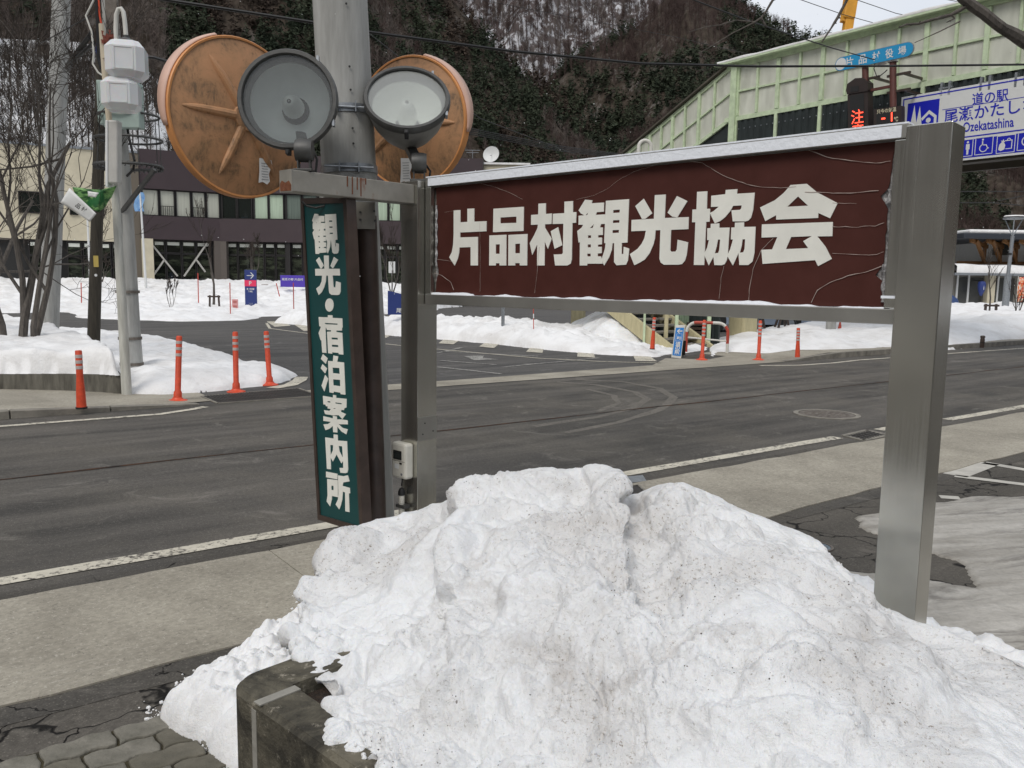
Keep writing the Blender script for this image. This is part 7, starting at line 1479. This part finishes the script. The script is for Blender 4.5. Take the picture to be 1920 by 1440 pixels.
def bare_tree(name, label, base, stems, lev, seed, mt=None, group=None, nb=(3, 5), spread=.5, upb=.2, rmin=.003, scale=1.0):
    t = thing(name, label, 'tree', tuple(map(float, base)), 0, group); rs_ = np.random.RandomState(seed); sink = MB()
    for off, d, l, r in stems:
        mb = MB(); grow(mb, off, d, l, r, lev, rs_, 5, spread, upb, sink, nb, rmin); mb.build('trunk', mt or M['bark'], t, smooth=True)
    o = sink.build('twigs', M['twig'], t); o['kind'] = 'stuff'; return t
tb_ = D(30, 655, 12.6)
bare_tree('bare_tree', 'many stemmed bare tree in the walled snow bed at the far left', (tb_[0], 12.6, WH + .2), [((-.16, 0, -.3), (-.09, .02, 1), 3.1, .066), ((-.02, .1, -.3), (.02, .05, 1), 3.3, .058), ((.08, -.05, -.3), (-.03, -.05, 1), 3.6, .07), ((.14, .08, -.3), (.07, .03, 1), 3.2, .055), ((.27, 0, -.3), (.10, -.03, 1), 3.0, .05), ((-.45, .1, -.3), (-.25, .1, 1), 3.0, .07)], 6, 12, nb=(2, 4), spread=.5, upb=.2, rmin=.003)
tb_ = D(-95, 640, 14.2); bare_tree('bare_tree', 'bare tree standing behind the many stemmed one at the left picture edge', (tb_[0], 14.2, WH + .2), [((0, 0, -.3), (.25, 0, 1), 3.6, .08), ((.2, 0, -.3), (.4, .1, 1), 3.2, .06)], 5, 31, nb=(2, 4), spread=.5, rmin=.0035)
def sapling(px, py, Y, h, label, seed, stake=True, r=.03, lev=3, n=1, upb=.5):
    q = D(px, py, Y); t = bare_tree('sapling', label, (q[0], Y, q[2] - .1), [((.06 * k - .03 * n, 0, 0), (.0 + .25 * (k - (n - 1) / 2), .1, 1), h * .62, r) for k in range(n)], lev, seed, nb=(2, 4), spread=.34, upb=upb, rmin=.008 * Y / 40)
    if stake:
        for s in (-1, 1): MB().bar((s * .22, 0, -.2), (s * .19, 0, .42), .07, .07, (0, 1, 0)).build('stake', M['brown_frame'], t)
        MB().bar((-.28, -.04, .36), (.28, -.04, .36), .05, .07).build('cross_stake', M['brown_frame'], t)
    return t
sapling(402, 567, 37, 3.6, 'young bare tree with a low stake frame before the maroon office', 5, r=.06, lev=4)
sapling(322, 572, 36, 1.1, 'tiny pinkish bare shrub in the snow left of the staked sapling', 6, False, .015, n=3); sapling(477, 520, 46, 1.9, 'rounded bare shrub behind the parking pylon', 7, False, .03, 4, 3); sapling(736, 545, 40, 3.0, 'bare shrub between the brown tube and the thin steel post', 8, False, .035, 4, 3)
sapling(1857, 586, 31, 2.6, 'staked sapling on the right snow bank', 9, r=.035); sapling(1908, 597, 30, 1.6, 'small bare sapling at the right picture edge', 10, False, .03, 3, 2); sapling(1232, 640, 21.5, .7, 'dry grass like shrub by the stair foot', 14, False, .006, 3, 3)
sapling(190, 525, 44, 1.3, 'small evergreen brown shrub before the cream wing', 15, False, .03, 4, 4, .1)
# overhanging branches at the top right from a tree outside the frame
ct_ = thing('bare_tree', 'bare roadside tree whose thick branch crosses the top right corner', 'tree', (4.6, 3.6, 0)); mb = MB(); mb.tube([(4.6, 3.6, -.1), (4.55, 3.6, 1.2), (4.4, 3.62, 2.6), (4.1, 3.65, 3.9)], [.16, .14, .11, .08], 12).build('trunk', M['bark'], ct_, True, smooth=True)
def branch(pts, r0_, r1__, name='branch', mt=None, bud=True):
    Q = [np.array(p) for p in pts]; n = len(Q); fin = []
    for a, b in zip(Q[:-1], Q[1:]):
        m = max(2, int(np.linalg.norm(b - a) / .05)); fin += [a + (b - a) * k / m + np.random.normal(size=3) * r1__ * .12 for k in range(m)]
    fin.append(Q[-1]); R_ = np.linspace(r0_, r1__, len(fin)) * np.random.uniform(.85, 1.2, len(fin)); mb = MB().tube(fin, R_, 8)
    if bud:
        for k in range(1, len(fin) - 1, 1):
            if random.random() < .5: d = np.random.normal(size=3); d /= np.linalg.norm(d); mb.tube([fin[k], fin[k] + d * R_[k] * 2.6], [R_[k] * .9, R_[k] * .4], 4)
    return mb.build(name, mt or M['bark'], ct_, True, smooth=True)
bp = lambda *q: [D(x, y, Y) for x, y, Y in q]
branch([(4.5, 3.6, 1.75)] + bp((2150, 190, 3.7), (1990, 112, 3.6), (1920, 78, 3.55), (1862, 42, 3.5), (1822, 12, 3.5), (1790, -20, 3.5), (1700, -90, 3.5)), .04, .022, bud=False)
branch(bp((1815, 10, 3.5), (1783, 28, 3.5), (1752, 36, 3.45), (1723, 44, 3.45), (1700, 46, 3.42), (1686, 51, 3.4)), .008, .003); branch(bp((1783, 28, 3.5), (1790, 34, 3.5), (1775, 42, 3.5)), .004, .002)
top = bp((1700, -90, 3.5))[0]
branch([top] + bp((1640, -60, 3.6), (1592, -10, 3.6), (1586, 4, 3.6), (1571, 32, 3.6), (1559, 52, 3.6), (1548, 68, 3.6), (1541, 79, 3.6)), .009, .0028)
branch([top] + bp((1560, -70, 3.8), (1462, -30, 3.8), (1449, 0, 3.8), (1437, 20, 3.8), (1427, 34, 3.8), (1414, 42, 3.8), (1374, 62, 3.8), (1345, 80, 3.8), (1314, 98, 3.8)), .009, .002); branch(bp((1427, 34, 3.8), (1433, 44, 3.8), (1437, 50, 3.8)), .006, .003)
branch(bp((1414, 41, 3.8), (1380, 38, 3.8), (1350, 47, 3.8), (1322, 51, 3.8), (1292, 60, 3.8)), .003, .0015, bud=False); branch(bp((1800, 40, 3.7), (1760, 60, 3.7), (1715, 80, 3.7)), .003, .0015, bud=False)

# ================================================================== POLES ON THE LEFT
q0, q1 = D(90, 650, 16.5), D(116, -20, 16.5); d0 = (q1 - q0) / np.linalg.norm(q1 - q0); foot_ = q0 - d0 * (q0[2] + .1) / d0[2]
t = thing('utility_pole', 'thick weathered concrete utility pole, leftmost, leaning slightly right', 'utility pole', tuple(map(float, foot_))); MB().tube([foot_, q0, q1, q1 + d0 * 3], [.2, .185, .16, .15], 24).build('shaft', M['pole_concrete'], t, True, smooth=True); MB().lathe([(0, .006), (.015, .006), (.015, 0)], D(113, 75, 16.5) + [0, -.17, 0], (0, -1, 0), 8).build('bolt', M['black'], t, True)
q0, q1 = D(175, 660, 15), D(193, 20, 15); d0 = (q1 - q0) / np.linalg.norm(q1 - q0); foot_ = q0 - d0 * (q0[2] + .1) / d0[2]
t = thing('wooden_pole', 'dark brown wooden pole with a small yellow plate, second from the left', 'pole', tuple(map(float, foot_))); MB().tube([foot_, q0, q1], [.115, .11, .085], 16).build('shaft', M['wood_pole'], t, True, smooth=True); MB().box(D(180, 490, 14.88), (.085, .01, .2)).build('plate', mat('yellow enamel plate', (.5, .38, .1), .5), t, True); MB().lathe([(0, .01), (.025, .01), (.025, 0)], D(180, 516, 14.87), (0, -1, 0), 10).build('tag', M['paper'], t, True)
cq = lambda px, py: D(px, py, 12.3)
foot_ = cq(249, 712); foot_[2] = -.1
t = thing('utility_pole', 'slim concrete utility pole with steel collars behind the white lamp pole', 'utility pole', tuple(map(float, foot_)))
MB().tube([foot_, cq(243, 620), cq(232, 400), cq(214, 130), cq(204, -20)], [.165, .15, .13, .115, .105], 22).build('shaft', M['pole_concrete'], t, True, smooth=True)
for py in (547, 634, 682): c = cq(np.interp(py, [400, 620, 712], [232, 243, 249]), py); MB().lathe([(.16, -.02), (.166, -.02), (.166, .02), (.16, .02)], c, (0, 0, 1), 22).build('collar', M['iron'], t, True, smooth=True)
MB().box(cq(217, 36) + [0, -.1, 0], (.18, .06, .5)).build('stained_plate', M['iron'], t, True, bevel=.02)
MB().box(cq(226, 420) + [.03, -.14, 0], (.1, .01, .3)).build('number_plate', M['paper'], t, True); MB().box(cq(227, 432) + [.01, -.14, 0], (.08, .012, .25)).build('grey_plate', M['galv'], t, True)
MB().box(D(230, 178, 12) + [.0, .02, -.15], (.5, .18, .62)).build('service_box', mat('pale green service box', (.36, .45, .41), .5, var=.08), t, True, bevel=.015); MB().box(D(194, 193, 12.1), (.12, .14, .6)).build('service_box', MATS['pale green service box'], t, True, bevel=.01)
# cage of hoops round the pole
rc = .46; cc = D(241, 300, 12.25); mb = MB()
for py, r, w in ((218, rc * .9, .017), (262, rc, .017), (312, rc, .024)):
    c = D(241, py, 12.25); mb = MB(); mb.tube([c + [r * math.cos(a), r * math.sin(a) * .9, 0] for a in np.linspace(0, 2 * math.pi, 28)], w, 6); mb.build('hoop', M['dark_metal'], t, True)
for a in (0.1, .9, 2.2, 3.1, 4.0, 5.4):
    b0, b1 = D(241, 312, 12.25), D(241, 218, 12.25); MB().bar(b0 + [rc * math.cos(a), rc * math.sin(a) * .9, 0], b1 + [rc * .9 * math.cos(a), rc * .8 * math.sin(a), 0], .025, .008, (1, .2, 0)).build('hoop_upright', M['dark_metal'], t, True)
mb = MB(); c = D(241, 314, 12.25)
for a in np.linspace(0, 2 * math.pi, 40): mb.bar(c + [rc * math.cos(a), rc * .9 * math.sin(a), -.03], c + [rc * math.cos(a + .1), rc * .9 * math.sin(a + .1), .04], .03, .01, (0, 0, 1.))
o = mb.build('ring_mesh', M['dark_metal'], t, True); o['kind'] = 'stuff'
MB().bar(D(228, 398, 12.2), D(290, 318, 12.0), .05, .05).build('strut', M['dark_metal'], t, True)
MB().tube([D(236, 225, 12.1), D(243, 262, 12.0), D(252, 300, 11.98), D(250, 318, 12), D(238, 330, 12.05)], .018, 8).build('cable', M['black_wire'], t, True)
for k, (pts, mt_, r) in enumerate(([((176, 0), (161, 30), (172, 60), (176, 100), (174, 120), (184, 136), (193, 142)), 'white_paint', .013], [((185, -5), (187, 30), (190, 44)), 'orange', .012], [((181, -5), (183, 50), (184, 110), (190, 130)), 'black_wire', .02], [((184, 60), (181, 95), (187, 122)), 'navy', .012])):
    MB().tube([D(x, y, 12.0) for x, y in pts], r, 6).build('pole_cable', M[mt_], t, True)
# white lamp pole with two lanterns
WPx = lambda py: np.interp(py, [-40, 0, 100, 230, 400, 560, 742], [188, 190, 196, 205, 219, 228, 238]); wq = lambda py, dx=0, Y=10.65: D(WPx(py) + dx, py, Y)
foot_ = wq(742); foot_[2] = -.05
t = thing('lamp_pole', 'slender white painted lamp pole with two faceted lanterns at the left', 'lamp pole', tuple(map(float, foot_)))
MB().tube([foot_, wq(560), wq(400), wq(232)], [.064, .058, .05, .045], 14).build('shaft', mat('stained white paint', (.36, .36, .32), .6, col2=(.6, .6, .55), vs=5, stretch=(4, 4, .5)), t, True, smooth=True)
MB().tube([wq(234), wq(150, -2), wq(100, -2), wq(45, -3)], [.036, .036, .036, .03], 10).build('upper_shaft', mat('cream paint', (.55, .48, .36), .55), t, True, smooth=True)
MB().box(wq(286, 6, 10.5), (.125, .13, .76), ((.999, 0, -.03), (0, 1, 0), (.045, 0, 1))).build('light_box', mat('pale translucent cover', (.5, .49, .46), .4, var=.08), t, True, bevel=.02)
MB().box(wq(290, -5, 10.5), (.03, .15, .8), ((.999, 0, -.03), (0, 1, 0), (.045, 0, 1))).build('side_trim', M['paper'], t, True, bevel=.006)
lg = bpy.data.materials.new('frosted lantern glass'); lg.use_nodes = True; bb = lg.node_tree.nodes['Principled BSDF']; bb.inputs['Base Color'].default_value = (.85, .86, .87, 1); bb.inputs['Roughness'].default_value = .18; bb.inputs['Subsurface Weight'].default_value = .2; bb.inputs['Alpha'].default_value = .74; M['lantern'] = lg
def lantern(px, py, w, h, name_label):
    c = D(px, py, 10.45); s = 10.45 / F; W_, H_ = w * s / 2, h * s / 2; lt = thing('lantern', name_label, 'lantern', tuple(map(float, c)), .25, 'faceted street lanterns')
    o8 = lambda k: [(k * W_ * x, k * W_ * y) for x, y in ((-1, -.62), (-.62, -1), (.62, -1), (1, -.62), (1, .62), (.62, 1), (-.62, 1), (-1, .62))]
    V_, F_ = [], []
    for k, z in ((.0, -H_ * 1.0), (.72, -H_), (1, -H_ * .68), (1, H_ * .62), (.7, H_), (.0, H_)): V_ += [(x, y, z) for x, y in o8(k)]
    F_ = [(i * 8 + j, i * 8 + (j + 1) % 8, (i + 1) * 8 + (j + 1) % 8, (i + 1) * 8 + j) for i in range(5) for j in range(8)]
    MB().add(V_, F_).build('glass_shade', M['lantern'], lt, bevel=0)
    for sx_ in (-.62, .62): MB().box((W_ * sx_ * .75, -W_ * 1.002, -.0), (.012, .012, H_ * 1.2)).box((0, -W_ * 1.002, H_ * (.55 if sx_ > 0 else -.6)), (W_ * .95, .012, .012)).build('moulding', M['sign_white'], lt)
    MB().lathe([(0, .02), (.035, .04), (.05, .09), (.045, .13), (.02, .16)], (0, 0, -H_ * .75), (0, 0, 1), 12).build('bulb', M['sign_white'], lt, smooth=True)
    MB().lathe([(.03, .06), (.1, .03), (.13, 0), (.0, 0)], (0, 0, H_), (0, 0, 1), 14).build('cap', M['dark_metal'], lt, smooth=True)
    return lt
lantern(238, 115, 66, 64, 'upper of two frosted faceted lanterns, hung from the white gooseneck'); lantern(228, 179, 62, 56, 'lower of two frosted faceted lanterns, above the pale green box')
MB().tube([D(x, y, 10.5) for x, y in ((219, 90), (217, 55), (218, 28), (222, 17), (227, 16), (231, 22), (234, 40), (236, 66))], .026, 10).build('gooseneck', M['white_paint'], t, True, smooth=True)
MB().lathe([(.025, .05), (.04, .03), (.055, -.03), (.06, -.08)], D(237, 74, 10.48), (0, 0, 1), 12).build('lamp_holder', M['black'], t, True, smooth=True)
MB().bar(D(193, 108, 10.6), D(222, 92, 10.5), .03, .03).build('lantern_arm', mat('cream paint', (.5, .45, .35), .5), t, True); MB().bar(D(197, 168, 10.6), D(224, 150, 10.5), .03, .03).build('lantern_arm', MATS['cream paint'], t, True)
mb = MB(); rs_ = np.random.RandomState(2)
for k in range(40): c = D(203 + rs_.uniform(-9, 9), 83 + rs_.uniform(-10, 8), 10.6) + rs_.normal(size=3) * .02; mb.add([c, c + [.02, 0, .07], c + [-.015, .01, .08]], [(0, 1, 2)])
lt = mb.build('dried_leaves', mat('dry red leaves', (.16, .035, .02), .8), None); tag(lt, 'tuft of dry dark red leaves on the pole beside the upper lantern', 'leaves')
# leafy print banner blown round the pole
fb = thing('pole_banner', 'white and leafy green cloth banner blown sideways across the wooden pole', 'banner', tuple(map(float, D(170, 385, 10.4))))
def cloth(name, quad, mt_, nu=14, nv=8, amp=.03, fr=2.2, parent=fb, lift=0):
    A_, B_, C_, D_ = [np.array(q) for q in quad]; V_ = []
    for j in range(nv):
        for i in range(nu):
            u, v_ = i / (nu - 1), j / (nv - 1); p = A_ * (1 - u) * (1 - v_) + B_ * u * (1 - v_) + C_ * u * v_ + D_ * (1 - u) * v_; V_.append(p + np.array([0, -1, .25]) * amp * math.sin(u * fr * 3.1 + v_ * 2) * (.3 + v_ * .7) - [0, lift, 0])
    o = link_mesh(name, V_, [(j * nu + i, j * nu + i + 1, (j + 1) * nu + i + 1, (j + 1) * nu + i) for j in range(nv - 1) for i in range(nu - 1)], mt_, parent, True, True); sm = o.modifiers.new('thickness', 'SOLIDIFY'); sm.thickness = .003; return o
g = NG('leafy green print', .55, .4); v = g.mapping(); vv_ = g.t.nodes.new('ShaderNodeMapping'); vv_.inputs['Scale'].default_value = (3, 3, 9); vv_.inputs['Rotation'].default_value = (0, .8, 0); g.t.links.new(v, vv_.inputs['Vector']); n_a = g.noise(vv_.outputs[0], 2.6, 5, .6, .6); n_b = g.noise(v, 5, 3)
M['leafy'] = g.col(g.mix(g.ramp(n_b, .5, .6), g.mix(g.ramp(n_a, .42, .64), (.01, .06, .015), (.25, .5, .16)), (.015, .12, .03)))
DQ = lambda *q: [D(x, y, Y) for x, y, Y in q]
cloth('green_cloth', DQ((136, 351, 10.35), (190, 356, 10.3), (186, 399, 10.3), (148, 380, 10.35)), M['leafy'], 14, 8, .02); cloth('green_cloth', DQ((190, 356, 10.3), (219, 348, 10.45), (210, 370, 10.5), (186, 399, 10.3)), M['leafy'], 8, 8, .015)
cloth('white_cloth', DQ((133, 353, 10.3), (183, 401, 10.25), (172, 417, 10.3), (117, 381, 10.3)), M['paper'], 16, 6, .012, 2, lift=.03)
cloth('white_patch', DQ((167, 359, 10.2), (188, 362, 10.2), (182, 371, 10.2), (168, 369, 10.2)), M['paper'], 5, 4, .004, 2, lift=.03)
for ch, px, py in (('\u54c1', 147.5, 386.5), ('\u6751', 158.5, 393)):
    a_ = math.radians(-38); text('lettering', ch, M['black'], fb, D(px, py, 10.2), np.array([math.cos(a_), 0, math.sin(a_)]), np.array([-math.sin(a_), 0, math.cos(a_)]), None, .06, .02, .012)

# ================================================================== OVERHEAD CABLES
def cable(label, pts, r, sagless=True, group='overhead cables'):
    Q = [np.array(p) for p in pts]; o = MB().tube(Q, r, 6).build('overhead_cable', M['black_wire'], None); tag(o, label, 'cable', group); return o
def cpx(pts, n=14):
    pts = [D(x, y, Y) for x, y, Y in pts]; t = np.linspace(0, len(pts) - 1, n * (len(pts) - 1) + 1); return [np.array([np.interp(q, range(len(pts)), [p[i] for p in pts]) for i in range(3)]) for q in t]
cable('thick black cable crossing the whole view above the brown sign', cpx([(-100, -62, 7), (320, 1, 7), (600, 44, 7.2), (690, 60, 7.4), (960, 96, 8), (1200, 119, 8.6), (1420, 124.5, 9.2), (1700, 123.5, 10), (2100, 119, 11)]), .013)
for k in range(4): cable(('topmost', 'second', 'third', 'lowest')[k] + ' of four thin lines running behind the satellite dish', cpx([(560, 180 + k * 3.2, 24), (876, 240 + k * 3.5, 27), (1050, 274 + k * 3, 30), (1230, 298 + k * 2, 34)]), .016, group='thin lines behind the satellite dish')
cable('thin bluish line falling from the thick pole towards the hillside', cpx([(650, 30, 16), (760, 116, 18), (900, 222, 21), (1080, 290, 26)]), .009)
cable('slim black cable from the top edge down to the right ridge', cpx([(1270, -12, 14), (1400, 38, 15), (1560, 90, 17), (1640, 112, 19)]), .011)
cable('faint wire across the valley above the thick cable', cpx([(850, -10, 22), (1050, 28, 22), (1260, 68, 24), (1450, 112, 26)]), .006)
for k, p in enumerate(([(1480, -8, 20), (1580, 27, 21), (1700, 60, 22)], [(1590, -6, 20), (1680, 25, 21), (1790, 48, 22)], [(1740, -8, 20), (1830, 10, 21), (1940, 40, 22)], [(1840, -8, 20), (1900, 8, 21), (1990, 30, 22)])): cable(('upper right wire nearest the bare twigs', 'upper right wire passing behind the yellow boom', 'upper right wire above the thick branch', 'rightmost wire in the upper corner')[k], cpx(p), .008)
for k, p in enumerate(([(1795, 359, 40), (1920, 359, 40), (2000, 360, 40)], [(1798, 380, 38), (1860, 380, 38), (1925, 386, 38), (2000, 392, 38)], [(1870, 377, 39), (1925, 366, 39), (2000, 352, 39)])): cable(('pale straight wire high over the station roof', 'black wire sagging over the station roof', 'pale rising wire over the station roof')[k], cpx(p), .022)
cable('heavy dark cable sagging from the lantern to the left mirror', cpx([(262, 105, 11), (290, 108, 11), (330, 120, 10.8), (420, 133, 10), (600, 150, 9)]), .02)
for k, (a, b) in enumerate((((172, 62, 12), (126, 122, 14)), ((176, 80, 12), (124, 128, 14)), ((170, 30, 12), (60, 90, 16)), ((168, 70, 12), (128, 132, 15)))): cable(('slanting black cable bundle left of the concrete pole', 'second slanting cable in the bundle left of the pole', 'thin slanting wire reaching past the thick pole', 'lowest slanting cable in the bundle left of the pole')[k], cpx([a, b]), (.035, .028, .01, .022)[k])
# snowflakes drifting in the air
mb = MB(); rs_ = np.random.RandomState(9)
for k in range(230):
    px, py, Y = rs_.uniform(-100, 2000), rs_.uniform(-60, 560), rs_.uniform(4, 26); c = D(px, py, Y); r = rs_.uniform(.5, 1.0) * Y / F * 1.1
    mb.add([c + [r, 0, 0], c - [r, 0, 0], c + [0, r, 0], c - [0, r, 0], c + [0, 0, r], c - [0, 0, r]], [(0, 2, 4), (2, 1, 4), (1, 3, 4), (3, 0, 4), (2, 0, 5), (1, 2, 5), (3, 1, 5), (0, 3, 5)])
o = mb.build('snowflakes', M['paper'], None); tag(o, 'sparse snowflakes drifting through the air', None, None, 'stuff')
